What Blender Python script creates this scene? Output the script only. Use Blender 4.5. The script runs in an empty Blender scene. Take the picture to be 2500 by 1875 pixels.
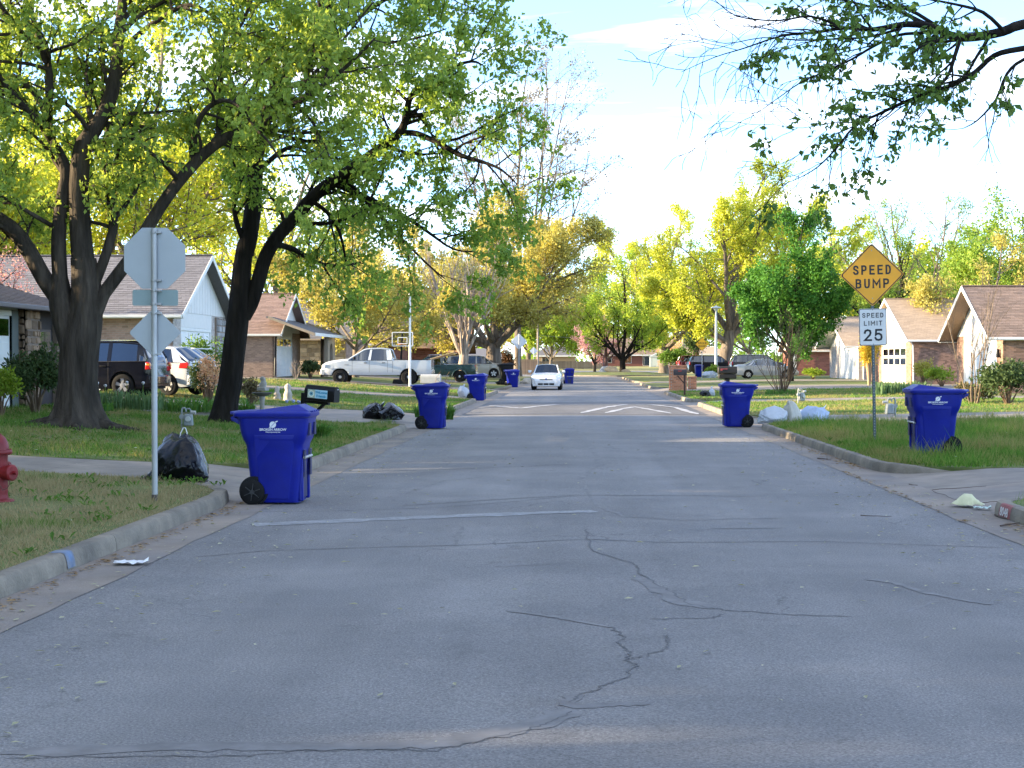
import bpy, bmesh, math, random
import numpy as np
from mathutils import Vector, Matrix

SC = bpy.context.scene
COL = SC.collection
R = math.radians
PI = math.pi

# ------------------------------------------------------------------ camera
CAM_H = 1.6
YAW, PITCH = R(2.35), R(0.85)
FPX = 3750.0
cam_d = bpy.data.cameras.new('camera')
cam_d.lens = 54.0
cam_d.sensor_width = 36.0
cam_d.sensor_fit = 'HORIZONTAL'
cam_d.clip_start = 0.1
cam_d.clip_end = 6000
cam = bpy.data.objects.new('camera', cam_d)
COL.objects.link(cam)
cam.location = (0, 0, CAM_H)
cam.rotation_euler = (PI / 2 - PITCH, 0, YAW)
SC.camera = cam
CAMR = cam.rotation_euler.to_matrix()

# ------------------------------------------------------------------ sky, sun, exposure
SUN_EL, SUN_AZ = R(13.0), R(5.0)      # sun stands to the left of the street, a little behind the viewer
TO_SUN = Vector((-math.cos(SUN_AZ) * math.cos(SUN_EL), -math.sin(SUN_AZ) * math.cos(SUN_EL), math.sin(SUN_EL)))
world = bpy.data.worlds.new('World')
SC.world = world
world.use_nodes = True
wn, wl = world.node_tree.nodes, world.node_tree.links
wn.clear()
w_out = wn.new('ShaderNodeOutputWorld')
w_bg = wn.new('ShaderNodeBackground')
w_bg.inputs['Strength'].default_value = 0.15
sky = wn.new('ShaderNodeTexSky')
sky.sky_type = 'NISHITA'
sky.sun_disc = False
sky.sun_elevation = SUN_EL
sky.sun_rotation = math.atan2(TO_SUN.x, TO_SUN.y)
sky.air_density = 0.6
sky.dust_density = 0.05
sky.ozone_density = 2.8
tc = wn.new('ShaderNodeTexCoord')
sep = wn.new('ShaderNodeSeparateXYZ')
wl.new(tc.outputs['Generated'], sep.inputs[0])
zc = wn.new('ShaderNodeMath'); zc.operation = 'ADD'; zc.inputs[1].default_value = 0.16
wl.new(sep.outputs['Z'], zc.inputs[0])
zm = wn.new('ShaderNodeMath'); zm.operation = 'MAXIMUM'; zm.inputs[1].default_value = 0.05
wl.new(zc.outputs[0], zm.inputs[0])
dx = wn.new('ShaderNodeMath'); dx.operation = 'DIVIDE'
wl.new(sep.outputs['X'], dx.inputs[0]); wl.new(zm.outputs[0], dx.inputs[1])
dy = wn.new('ShaderNodeMath'); dy.operation = 'DIVIDE'
wl.new(sep.outputs['Y'], dy.inputs[0]); wl.new(zm.outputs[0], dy.inputs[1])
cmb = wn.new('ShaderNodeCombineXYZ')
wl.new(dx.outputs[0], cmb.inputs[0]); wl.new(dy.outputs[0], cmb.inputs[1])
cmap = wn.new('ShaderNodeMapping'); cmap.inputs['Scale'].default_value = (0.8, 2.6, 1.0); cmap.inputs['Rotation'].default_value = (0, 0, R(-9))
cmap.inputs['Location'].default_value = (3.1, 1.4, 0)
wl.new(cmb.outputs[0], cmap.inputs[0])
cn = wn.new('ShaderNodeTexNoise'); cn.inputs['Scale'].default_value = 1.9; cn.inputs['Detail'].default_value = 8; cn.inputs['Roughness'].default_value = 0.52
cn.inputs['Distortion'].default_value = 0.35
wl.new(cmap.outputs[0], cn.inputs['Vector'])
cr = wn.new('ShaderNodeValToRGB')
cr.color_ramp.elements[0].position = 0.48; cr.color_ramp.elements[0].color = (0.05, 0.05, 0.05, 1)
cr.color_ramp.elements[1].position = 0.66; cr.color_ramp.elements[1].color = (1, 1, 1, 1)
wl.new(cn.outputs['Fac'], cr.inputs[0])
cmix = wn.new('ShaderNodeMix'); cmix.data_type = 'RGBA'
cmix.inputs['B'].default_value = (3.45, 3.62, 3.85, 1)      # thin bright cloud sheet
wl.new(cr.outputs['Color'], cmix.inputs['Factor'])
wl.new(sky.outputs[0], cmix.inputs['A'])
wl.new(cmix.outputs['Result'], w_bg.inputs['Color'])
wl.new(w_bg.outputs[0], w_out.inputs['Surface'])

sun_d = bpy.data.lights.new('sun', 'SUN')
sun_d.energy = 4.4
sun_d.angle = R(0.55)
sun_d.color = (1.0, 0.80, 0.52)
sun = bpy.data.objects.new('sun', sun_d)
COL.objects.link(sun)
sun.rotation_euler = (-TO_SUN).to_track_quat('-Z', 'Y').to_euler()
sun.location = (-40, -20, 60)

SC.view_settings.view_transform = 'Standard'
SC.view_settings.look = 'None'
SC.view_settings.gamma = 1.0
SC.view_settings.use_curve_mapping = False
SC.view_settings.exposure = 2.36
SC.render.engine = 'CYCLES'
SC.cycles.use_denoising = True
SC.cycles.max_bounces = 6
SC.cycles.diffuse_bounces = 3
SC.cycles.glossy_bounces = 3
SC.cycles.transmission_bounces = 5
SC.cycles.transparent_max_bounces = 8
SC.cycles.caustics_reflective = False
SC.cycles.caustics_refractive = False


# ------------------------------------------------------------------ survey helpers (photo measurement -> place in the world)
def W(u, v, d):
    """world point d metres ahead of the camera along the sight line of a measured pixel"""
    return cam.location + CAMR @ Vector(((u - 1250) / FPX * d, -(v - 937.5) / FPX * d, -d))

KL, KR = -3.85, 4.35          # kerb faces
def sm(t):
    t = min(1.0, max(0.0, t))
    return t * t * (3 - 2 * t)

def gz(x, y):
    """height of the lots"""
    if x < KL:
        s = KL - 0.15 - x
        z = 0.14 + 0.62 * sm(s / 14.0)
    elif x > KR:
        s = x - KR - 0.15
        z = 0.14 + 0.16 * sm(s / 12.0)
    else:
        return 0.0
    return z * (1 - 0.7 * sm((y - 135) / 40.0))

def GT(u, v):
    """point on the lots (or road) under a measured pixel"""
    d0, d1 = 4.0, 400.0
    for _ in range(60):
        d = 0.5 * (d0 + d1)
        p = W(u, v, d)
        if p.z > gz(p.x, p.y): d0 = d
        else: d1 = d
    return W(u, v, d0)

def UV(p):
    q = CAMR.transposed() @ (Vector(p) - cam.location)
    return (1250 + FPX * q.x / -q.z, 937.5 - FPX * q.y / -q.z)


# ------------------------------------------------------------------ materials
MATS = {}
def nodes_of(m):
    m.use_nodes = True
    nt = m.node_tree
    nt.nodes.clear()
    return nt, nt.nodes, nt.links

def M(name, c, rough=0.6, var=0.12, scale=6.0, bump=0.0, bscale=None, metal=0.0, spec=0.5, island=0.0, c2=None, c2scale=1.5, c2amt=0.5, coat=0.0, stretch=None, detail=6):
    if name in MATS: return MATS[name]
    m = bpy.data.materials.new(name)
    nt, N, L = nodes_of(m)
    o = N.new('ShaderNodeOutputMaterial'); b = N.new('ShaderNodeBsdfPrincipled')
    L.new(b.outputs[0], o.inputs[0])
    b.inputs['Roughness'].default_value = rough
    b.inputs['Metallic'].default_value = metal
    b.inputs['Specular IOR Level'].default_value = spec
    if coat: b.inputs['Coat Weight'].default_value = coat; b.inputs['Coat Roughness'].default_value = 0.08
    t = N.new('ShaderNodeTexCoord')
    vec = t.outputs['Object']
    if stretch:
        mp = N.new('ShaderNodeMapping'); mp.inputs['Scale'].default_value = stretch
        L.new(vec, mp.inputs[0]); vec = mp.outputs[0]
    n = N.new('ShaderNodeTexNoise'); n.inputs['Scale'].default_value = scale; n.inputs['Detail'].default_value = detail; n.inputs['Roughness'].default_value = 0.62
    L.new(vec, n.inputs['Vector'])
    mr = N.new('ShaderNodeMapRange'); mr.inputs['From Min'].default_value = 0.28; mr.inputs['From Max'].default_value = 0.72
    mr.inputs['To Min'].default_value = 1 - var; mr.inputs['To Max'].default_value = 1 + var
    L.new(n.outputs['Fac'], mr.inputs['Value'])
    fac = mr.outputs[0]
    base = N.new('ShaderNodeRGB'); base.outputs[0].default_value = (*c, 1)
    col = base.outputs[0]
    if c2 is not None:
        n2 = N.new('ShaderNodeTexNoise'); n2.inputs['Scale'].default_value = c2scale; n2.inputs['Detail'].default_value = 5
        L.new(vec, n2.inputs['Vector'])
        r2 = N.new('ShaderNodeMapRange'); r2.inputs['From Min'].default_value = 0.5 - 0.18; r2.inputs['From Max'].default_value = 0.5 + 0.18
        r2.inputs['To Max'].default_value = 2 * c2amt if c2amt < .5 else 1.0
        L.new(n2.outputs['Fac'], r2.inputs['Value'])
        mx = N.new('ShaderNodeMix'); mx.data_type = 'RGBA'
        L.new(r2.outputs[0], mx.inputs['Factor']); L.new(col, mx.inputs['A']); mx.inputs['B'].default_value = (*c2, 1)
        col = mx.outputs['Result']
    if island:
        g = N.new('ShaderNodeNewGeometry'); oi = N.new('ShaderNodeObjectInfo')
        ad = N.new('ShaderNodeMath'); ad.operation = 'ADD'
        L.new(g.outputs['Random Per Island'], ad.inputs[0]); L.new(oi.outputs['Random'], ad.inputs[1])
        fr = N.new('ShaderNodeMath'); fr.operation = 'FRACT'; L.new(ad.outputs[0], fr.inputs[0])
        ir = N.new('ShaderNodeMapRange'); ir.inputs['To Min'].default_value = 1 - island; ir.inputs['To Max'].default_value = 1 + island
        L.new(fr.outputs[0], ir.inputs['Value'])
        mm = N.new('ShaderNodeMath'); mm.operation = 'MULTIPLY'; L.new(fac, mm.inputs[0]); L.new(ir.outputs[0], mm.inputs[1])
        fac = mm.outputs[0]
    sc = N.new('ShaderNodeVectorMath'); sc.operation = 'SCALE'
    L.new(col, sc.inputs[0]); L.new(fac, sc.inputs['Scale'])
    L.new(sc.outputs[0], b.inputs['Base Color'])
    if bump:
        bn = N.new('ShaderNodeTexNoise'); bn.inputs['Scale'].default_value = bscale or scale * 4; bn.inputs['Detail'].default_value = 5
        L.new(vec, bn.inputs['Vector'])
        bp = N.new('ShaderNodeBump'); bp.inputs['Strength'].default_value = min(1.0, bump); bp.inputs['Distance'].default_value = 0.02 * max(1, bump)
        L.new(bn.outputs['Fac'], bp.inputs['Height']); L.new(bp.outputs[0], b.inputs['Normal'])
    MATS[name] = m
    return m

def leaf_mat(name, ca, cb, trans=0.45, rough=0.55):
    if name in MATS: return MATS[name]
    m = bpy.data.materials.new(name)
    nt, N, L = nodes_of(m)
    o = N.new('ShaderNodeOutputMaterial')
    d = N.new('ShaderNodeBsdfPrincipled'); d.inputs['Roughness'].default_value = rough; d.inputs['Specular IOR Level'].default_value = 0.12
    t = N.new('ShaderNodeBsdfTranslucent')
    g = N.new('ShaderNodeNewGeometry')
    mx = N.new('ShaderNodeMix'); mx.data_type = 'RGBA'
    mx.inputs['A'].default_value = (*ca, 1); mx.inputs['B'].default_value = (*cb, 1)
    L.new(g.outputs['Random Per Island'], mx.inputs['Factor'])
    L.new(mx.outputs['Result'], d.inputs['Base Color'])
    br = N.new('ShaderNodeVectorMath'); br.operation = 'MULTIPLY'; br.inputs[1].default_value = (1.5, 1.35, 0.7)
    L.new(mx.outputs['Result'], br.inputs[0]); L.new(br.outputs[0], t.inputs['Color'])
    ms = N.new('ShaderNodeMixShader'); ms.inputs[0].default_value = trans
    L.new(d.outputs[0], ms.inputs[1]); L.new(t.outputs[0], ms.inputs[2]); L.new(ms.outputs[0], o.inputs[0])
    MATS[name] = m
    return m

def glass_mat(name, tint, refl=0.12, clear=0.6):
    """car or window pane: partly clear, partly mirror"""
    if name in MATS: return MATS[name]
    m = bpy.data.materials.new(name)
    nt, N, L = nodes_of(m)
    o = N.new('ShaderNodeOutputMaterial')
    tr = N.new('ShaderNodeBsdfTransparent'); tr.inputs[0].default_value = (*tint, 1)
    gl = N.new('ShaderNodeBsdfGlossy'); gl.inputs['Roughness'].default_value = 0.03; gl.inputs[0].default_value = (.9, .95, 1, 1)
    lw = N.new('ShaderNodeFresnel'); lw.inputs[0].default_value = 1.5
    ad = N.new('ShaderNodeMath'); ad.operation = 'ADD'; ad.use_clamp = True; ad.inputs[1].default_value = refl
    L.new(lw.outputs[0], ad.inputs[0])
    ms = N.new('ShaderNodeMixShader')
    L.new(ad.outputs[0], ms.inputs[0]); L.new(tr.outputs[0], ms.inputs[1]); L.new(gl.outputs[0], ms.inputs[2]); L.new(ms.outputs[0], o.inputs[0])
    MATS[name] = m
    return m


# ------------------------------------------------------------------ mesh building
class MB:
    def __init__(self): self.v = []; self.f = []
    def add(self, vs, fs):
        n = len(self.v); self.v += [tuple(p) for p in vs]; self.f += [tuple(i + n for i in q) for q in fs]; return self
    def box(self, x0, x1, y0, y1, z0, z1, top=None):
        """axis box; top=(dx,dy) insets the top face"""
        a, b = top or (0, 0)
        vs = [(x0, y0, z0), (x1, y0, z0), (x1, y1, z0), (x0, y1, z0), (x0 + a, y0 + b, z1), (x1 - a, y0 + b, z1), (x1 - a, y1 - b, z1), (x0 + a, y1 - b, z1)]
        return self.add(vs, [(0, 3, 2, 1), (4, 5, 6, 7), (0, 1, 5, 4), (1, 2, 6, 5), (2, 3, 7, 6), (3, 0, 4, 7)])
    def obox(self, c, ax, ay, az):
        """oriented box: centre and three half-axis vectors"""
        c, ax, ay, az = map(Vector, (c, ax, ay, az))
        vs = [c + ax * i + ay * j + az * k for k in (-1, 1) for j in (-1, 1) for i in (-1, 1)]
        return self.add(vs, [(0, 2, 3, 1), (4, 5, 7, 6), (0, 1, 5, 4), (1, 3, 7, 5), (3, 2, 6, 7), (2, 0, 4, 6)])
    def bar(self, p, q, w, h=None, up=(0, 0, 1)):
        """rectangular bar from p to q"""
        p, q = Vector(p), Vector(q); h = h or w; d = (q - p); l = d.length; d.normalize()
        s = d.cross(Vector(up))
        if s.length < 1e-4: s = d.cross(Vector((0, 1, 0)))
        s.normalize(); t = s.cross(d)
        return self.obox((p + q) / 2, d * l / 2, s * w / 2, t * h / 2)
    def tube(self, pts, rad, n=8, cap=True):
        pts = [Vector(p) for p in pts]; k = len(pts)
        if not hasattr(rad, '__len__'): rad = [rad] * k
        ref = None; vs = []
        for i in range(k):
            d = (pts[min(i + 1, k - 1)] - pts[max(i - 1, 0)])
            if d.length < 1e-7: d = Vector((0, 0, 1))
            d.normalize()
            if ref is None:
                ref = d.cross(Vector((0, 0, 1)) if abs(d.z) < .9 else Vector((1, 0, 0)))
            ref = ref - d * ref.dot(d)
            if ref.length < 1e-5: ref = d.orthogonal()
            ref.normalize(); b = d.cross(ref)
            for j in range(n):
                a = 2 * PI * j / n
                vs.append(pts[i] + (ref * math.cos(a) + b * math.sin(a)) * rad[i])
        fs = [(i * n + j, i * n + (j + 1) % n, (i + 1) * n + (j + 1) % n, (i + 1) * n + j) for i in range(k - 1) for j in range(n)]
        if cap: fs += [tuple(range(n - 1, -1, -1)), tuple((k - 1) * n + j for j in range(n))]
        return self.add(vs, fs)
    def cyl(self, p, q, r0, r1=None, n=16): return self.tube([p, q], [r0, r0 if r1 is None else r1], n)
    def lathe(self, prof, n=24, o=(0, 0, 0), axis='z', a0=0.0, cap=True):
        """profile of (radius, height)"""
        vs = []
        for (r, h) in prof:
            for j in range(n):
                a = a0 + 2 * PI * j / n; c, s = r * math.cos(a), r * math.sin(a)
                p = {'z': (c, s, h), 'y': (c, h, -s), 'x': (h, c, s)}[axis]
                vs.append((p[0] + o[0], p[1] + o[1], p[2] + o[2]))
        k = len(prof)
        fs = [(i * n + j, i * n + (j + 1) % n, (i + 1) * n + (j + 1) % n, (i + 1) * n + j) for i in range(k - 1) for j in range(n)]
        if cap: fs += [tuple(range(n - 1, -1, -1)), tuple((k - 1) * n + j for j in range(n))]
        return self.add(vs, fs)
    def prism(self, poly, d):
        """closed polygon (3d points) extruded by vector d"""
        n = len(poly); d = Vector(d)
        vs = [Vector(p) for p in poly] + [Vector(p) + d for p in poly]
        fs = [tuple(range(n - 1, -1, -1)), tuple(range(n, 2 * n))] + [(i, (i + 1) % n, n + (i + 1) % n, n + i) for i in range(n)]
        return self.add(vs, fs)
    def loft(self, rings, cap=True):
        n = len(rings[0]); vs = [p for r in rings for p in r]; k = len(rings)
        fs = [(i * n + j, i * n + (j + 1) % n, (i + 1) * n + (j + 1) % n, (i + 1) * n + j) for i in range(k - 1) for j in range(n)]
        if cap: fs += [tuple(range(n - 1, -1, -1)), tuple((k - 1) * n + j for j in range(n))]
        return self.add(vs, fs)
    def grid(self, rows):
        n = len(rows[0]); vs = [p for r in rows for p in r]
        fs = [(i * n + j, i * n + j + 1, (i + 1) * n + j + 1, (i + 1) * n + j) for i in range(len(rows) - 1) for j in range(n - 1)]
        return self.add(vs, fs)
    def mesh(self, name, mat, smooth=None):
        me = bpy.data.meshes.new(name); me.from_pydata(self.v, [], self.f)
        if mat: me.materials.append(mat)
        finish(me, smooth)
        return me
    def build(self, name, mat, parent=None, smooth=35, bevel=0, fix=True, seg=2):
        me = self.mesh(name, mat, None)
        if fix:
            bm = bmesh.new(); bm.from_mesh(me); bmesh.ops.recalc_face_normals(bm, faces=bm.faces); bm.to_mesh(me); bm.free()
        finish(me, smooth)
        o = link(name, me, parent)
        if bevel:
            b = o.modifiers.new('bevel', 'BEVEL'); b.width = bevel; b.segments = seg; b.limit_method = 'ANGLE'; b.angle_limit = R(32)
        return o

def each(mb, name, mat, parent=None, **kw):
    """every loose piece of a builder becomes an object of its own"""
    par = list(range(len(mb.v)))
    def fd(i):
        while par[i] != i: par[i] = par[par[i]]; i = par[i]
        return i
    for q in mb.f:
        a = fd(q[0])
        for j in q[1:]: par[fd(j)] = a
    groups = {}
    for q in mb.f: groups.setdefault(fd(q[0]), []).append(q)
    out = []
    for fs in groups.values():
        ids = sorted({i for q in fs for i in q}); mp = {i: n for n, i in enumerate(ids)}
        b = MB(); b.v = [mb.v[i] for i in ids]; b.f = [tuple(mp[i] for i in q) for q in fs]
        out.append(b.build(name, mat, parent, **kw))
    return out

def finish(me, smooth):
    if smooth:
        me.polygons.foreach_set('use_smooth', [True] * len(me.polygons))
        me.set_sharp_from_angle(angle=R(smooth))
    me.update()

def link(name, data, parent=None):
    o = bpy.data.objects.new(name, data); COL.objects.link(o)
    if parent is not None: o.parent = parent
    return o

def np_mesh(name, V, F, mat, smooth=False):
    """V (n,3), F (m,k) arrays -> mesh"""
    V = np.asarray(V, np.float32); F = np.asarray(F, np.int32)
    me = bpy.data.meshes.new(name)
    me.vertices.add(len(V)); me.vertices.foreach_set('co', V.ravel())
    k = F.shape[1]
    me.loops.add(F.size); me.loops.foreach_set('vertex_index', F.ravel())
    me.polygons.add(len(F)); me.polygons.foreach_set('loop_start', np.arange(0, F.size, k, dtype=np.int32))
    me.polygons.foreach_set('use_smooth', np.full(len(F), bool(smooth)))
    me.materials.append(mat)
    me.update(calc_edges=True)
    return me

def tag(o, label=None, cat=None, group=None, kind=None):
    if label: o['label'] = label
    if cat: o['category'] = cat
    if group: o['group'] = group
    if kind: o['kind'] = kind
    return o

def thing(name, label, cat, loc=(0, 0, 0), rz=0.0, group=None):
    o = link(name, None); o.location = loc; o.rotation_euler = (0, 0, rz); o.empty_display_size = 0.2
    return tag(o, label, cat, group)

def copy_tree(o, parent=None):
    c = o.copy(); COL.objects.link(c); c.parent = parent
    for ch in list(o.children): copy_tree(ch, c)
    return c

def text_mesh(body, size, mat, name, extrude=0.0, bold=0.0, spacing=1.0):
    cu = bpy.data.curves.new(name, 'FONT'); cu.body = body; cu.size = size; cu.align_x = 'CENTER'; cu.align_y = 'CENTER'
    cu.extrude = extrude; cu.offset = bold; cu.space_character = spacing; cu.resolution_u = 3
    t = bpy.data.objects.new(name, cu)
    me = bpy.data.meshes.new_from_object(t)
    me.materials.clear(); me.materials.append(mat)
    bpy.data.objects.remove(t); bpy.data.curves.remove(cu)
    me.name = name
    return me

def flat_text(body, size, mat, parent, loc, right, up, name='lettering', bold=0.0, xs=1.0, spacing=1.0):
    """lettering laid on a face: right and up are unit vectors of the face"""
    me = text_mesh(body, size, mat, name, 0.0008, bold, spacing)
    o = link(name, me, parent)
    r, u = Vector(right), Vector(up); n = r.cross(u)
    o.matrix_local = Matrix(((r.x * xs, u.x, n.x, loc[0]), (r.y * xs, u.y, n.y, loc[1]), (r.z * xs, u.z, n.z, loc[2]), (0, 0, 0, 1)))
    return o
# ------------------------------------------------------------------ palette
rnd = random.Random(7)
nrg = np.random.default_rng(11)
def asphalt_mat(name, c, cd):
    m = bpy.data.materials.new(name); nt, N_, L = nodes_of(m)
    o = N_.new('ShaderNodeOutputMaterial'); b = N_.new('ShaderNodeBsdfPrincipled'); L.new(b.outputs[0], o.inputs[0])
    b.inputs['Roughness'].default_value = .86; b.inputs['Specular IOR Level'].default_value = .3
    g_ = N_.new('ShaderNodeNewGeometry'); pos = g_.outputs['Position']
    def noise(scale, detail=5, st=None, rough=.6):
        v = pos
        if st:
            mp = N_.new('ShaderNodeMapping'); mp.inputs['Scale'].default_value = st; L.new(pos, mp.inputs[0]); v = mp.outputs[0]
        n = N_.new('ShaderNodeTexNoise'); n.inputs['Scale'].default_value = scale; n.inputs['Detail'].default_value = detail; n.inputs['Roughness'].default_value = rough; L.new(v, n.inputs['Vector']); return n.outputs['Fac']
    def mr(f, a0, a1, b0, b1):
        r = N_.new('ShaderNodeMapRange'); r.inputs['From Min'].default_value = a0; r.inputs['From Max'].default_value = a1; r.inputs['To Min'].default_value = b0; r.inputs['To Max'].default_value = b1; L.new(f, r.inputs['Value']); return r.outputs[0]
    def mul(x, y):
        q = N_.new('ShaderNodeMath'); q.operation = 'MULTIPLY'; L.new(x, q.inputs[0]); L.new(y, q.inputs[1]); return q.outputs[0]
    grain = mr(noise(75, 3), .3, .7, .62, 1.38)
    chips = mr(noise(160, 2), .62, .72, 1.0, 1.9)
    big = mr(noise(.35, 6), .35, .65, .86, 1.10)
    track = mr(noise(1.0, 4, (1.0, .035, 1)), .35, .65, .90, 1.09)
    blot = mr(noise(2.2, 6, None, .7), .60, .74, 1.0, .80)
    fac = mul(mul(mul(grain, chips), mul(big, track)), blot)
    # hairline crazing
    wv = N_.new('ShaderNodeVectorMath'); wv.operation = 'MULTIPLY_ADD'; wv.inputs[1].default_value = (.5, .5, .5)
    nn = N_.new('ShaderNodeTexNoise'); nn.inputs['Scale'].default_value = 2.5; nn.inputs['Detail'].default_value = 6; L.new(pos, nn.inputs['Vector']); L.new(nn.outputs['Color'], wv.inputs[0]); L.new(pos, wv.inputs[2])
    vo = N_.new('ShaderNodeTexVoronoi'); vo.feature = 'DISTANCE_TO_EDGE'; vo.inputs['Scale'].default_value = .9; L.new(wv.outputs[0], vo.inputs['Vector'])
    ck = mr(vo.outputs['Distance'], .0, .012, .62, 1.0)
    msk = mr(noise(.28, 3), .5, .6, 0, 1)
    mx0 = N_.new('ShaderNodeMix'); mx0.data_type = 'FLOAT'; mx0.inputs['A'].default_value = 1.0; L.new(msk, mx0.inputs['Factor']); L.new(ck, mx0.inputs['B'])
    fac = mul(fac, mx0.outputs['Result'])
    mx = N_.new('ShaderNodeMix'); mx.data_type = 'RGBA'; mx.inputs['A'].default_value = (*c, 1); mx.inputs['B'].default_value = (*cd, 1); L.new(mr(noise(.8, 5), .4, .6, 0, 1), mx.inputs['Factor'])
    sc = N_.new('ShaderNodeVectorMath'); sc.operation = 'SCALE'; L.new(mx.outputs['Result'], sc.inputs[0]); L.new(fac, sc.inputs['Scale']); L.new(sc.outputs[0], b.inputs['Base Color'])
    bp = N_.new('ShaderNodeBump'); bp.inputs['Strength'].default_value = .5; bp.inputs['Distance'].default_value = .012; L.new(noise(110, 4), bp.inputs['Height']); L.new(bp.outputs[0], b.inputs['Normal'])
    return m
m_asph = asphalt_mat('asphalt', (0.202, 0.191, 0.181), (0.178, 0.170, 0.164))
m_asph2 = asphalt_mat('asphalt_patch', (0.130, 0.128, 0.128), (0.115, 0.113, 0.114))
m_tar = M('crack_seal', (0.105, 0.101, 0.098), 0.75, 0.3, 9, bump=0.2, spec=0.3)
m_seal = M('worn_seal', (0.172, 0.163, 0.156), 0.8, 0.3, 5, bump=0.2, spec=0.3)
m_gut = M('gutter_concrete', (0.285, 0.232, 0.182), 0.9, 0.28, 2.2, bump=0.25, bscale=60, c2=(0.17, 0.15, 0.135), c2scale=1.1, spec=0.3)
m_kerb = M('kerb_concrete', (0.262, 0.222, 0.168), 0.9, 0.25, 5, bump=0.5, bscale=45, c2=(0.13, 0.115, 0.095), c2scale=1.3, c2amt=.4, spec=0.3)
m_conc = M('drive_concrete', (0.270, 0.225, 0.180), 0.9, 0.22, 2.5, bump=0.15, bscale=70, c2=(0.18, 0.158, 0.138), c2scale=0.7, spec=0.3, island=.06)
m_joint = M('joint_dirt', (0.06, 0.05, 0.04), 0.95, 0.3, 4)
m_paint = M('road_paint', (0.46, 0.46, 0.46), 0.7, 0.25, 14, c2=(0.2, 0.2, 0.21), c2scale=6, c2amt=.5)
m_paintold = M('worn_road_paint', (0.275, 0.272, 0.27), 0.75, 0.35, 30, c2=(0.185, 0.18, 0.178), c2scale=4, c2amt=.5)
m_lawn = M('lawn', (0.085, 0.135, 0.03), 0.95, 0.35, 3, bump=0.6, bscale=25, c2=(0.21, 0.185, 0.085), c2scale=0.45, c2amt=.4, spec=0.2)
m_farlawn = M('far_lawn', (0.24, 0.25, 0.085), 0.95, 0.25, 0.6, c2=(0.32, 0.27, 0.12), c2scale=0.08, spec=0.2)
m_soil = M('mulch', (0.07, 0.045, 0.03), 0.95, 0.4, 14, bump=0.8, bscale=40)
m_white = M('white_paint', (0.78, 0.77, 0.74), 0.55, 0.05, 3)
m_black = M('black_plastic', (0.004, 0.004, 0.0045), 0.5, 0.2, 10, spec=.25)
m_rubber = M('rubber', (0.0075, 0.0075, 0.0078), 0.8, 0.25, 20, spec=.25)
m_galv = M('galvanised', (0.44, 0.45, 0.45), 0.5, 0.16, 9, metal=0.45, c2=(0.26, 0.25, 0.23), c2scale=4, c2amt=.3, stretch=(1, 1, .25))
m_chrome = M('bright_metal', (0.62, 0.62, 0.63), 0.25, 0.08, 6, metal=0.9)

# ------------------------------------------------------------------ ground and roads
g = MB()
N = 40
g.grid([[(-1500 + 3000 * i / N, -200 + 3200 * j / N, -0.25) for i in range(N + 1)] for j in range(N + 1)])
ground = tag(g.build('ground', m_farlawn, smooth=0, fix=False), kind='structure')

rows = []
for j in range(0, 106):
    y = -30 + j * 2.0
    rows.append([(KL + (KR - KL) * i / 12, y, 0.018 * (1 - ((i - 6) / 6.0) ** 2)) for i in range(13)])
road = tag(MB().grid(rows).build('road', m_asph, smooth=60, fix=False), kind='structure')
def rz(x):  # road crown
    t = (2 * x - KL - KR) / (KR - KL)
    return 0.018 * (1 - t * t)

# cross street at the end, turf island, lawns beyond
tag(MB().grid([[(x, y, -0.03 + (0.002 if y > 180 else 0)) for x in (-160, -60, -20, -3.9, 4.4, 20, 60)] for y in (147, 180, 210, 235, 262)]).build('cross_street', m_asph, smooth=0, fix=False), kind='structure')
rows = []
for y in (262, 270, 290, 320, 360, 420, 500, 700):
    rows.append([(x, y, 0.0 + 0.75 * sm((y - 262) / 140.0)) for x in (-300, -150, -80, -40, 0, 40, 80, 150, 300)])
tag(MB().grid(rows).build('far_lawn', m_farlawn, smooth=60, fix=False), kind='structure')
for nm, xa, xb in (('far_lawn_left', -160, KL - 0.1), ('far_lawn_right', KR + 0.1, 160)):
    rows = [[(xa + (xb - xa) * i / 10, y, gz(xa + (xb - xa) * i / 10, y) - 0.03) for i in range(11)] for y in (118, 126, 134, 142, 150)]
    if nm.endswith('right'):
        rows += [[(xa + (xb - xa) * i / 10 + (2 if i == 0 else 0), y, gz(xa + (xb - xa) * i / 10 + 1, y) - 0.03) for i in range(11)] for y in (165, 180, 200, 220)]
    tag(MB().grid(rows).build(nm, m_farlawn, smooth=60, fix=False), kind='structure')

def ribbon(pts, width, z, jit=0.0, rng=rnd, sub=4, taper=True):
    """flat wandering strip on the road through ground points"""
    P = []
    for a, b in zip(pts[:-1], pts[1:]):
        for k in range(sub): P.append((a[0] + (b[0] - a[0]) * k / sub, a[1] + (b[1] - a[1]) * k / sub))
    P.append((pts[-1][0], pts[-1][1])); n = len(P); mb = MB(); vs = []
    for i, (x, y) in enumerate(P):
        x0, y0 = P[max(0, i - 1)]; x1, y1 = P[min(n - 1, i + 1)]
        dx_, dy_ = x1 - x0, y1 - y0; l = math.hypot(dx_, dy_) or 1; nx, ny = -dy_ / l, dx_ / l
        o = rng.uniform(-jit, jit); w = width * rng.uniform(0.55, 1.25) / 2 if jit else width / 2
        if taper and i in (0, n - 1): w *= 0.25
        x += nx * o; y += ny * o
        zz = z + rz(x)
        vs += [(x - nx * w, y - ny * w, zz), (x + nx * w, y + ny * w, zz)]
    mb.add(vs, [(2 * i, 2 * i + 2, 2 * i + 3, 2 * i + 1) for i in range(n - 1)])
    return mb

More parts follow.
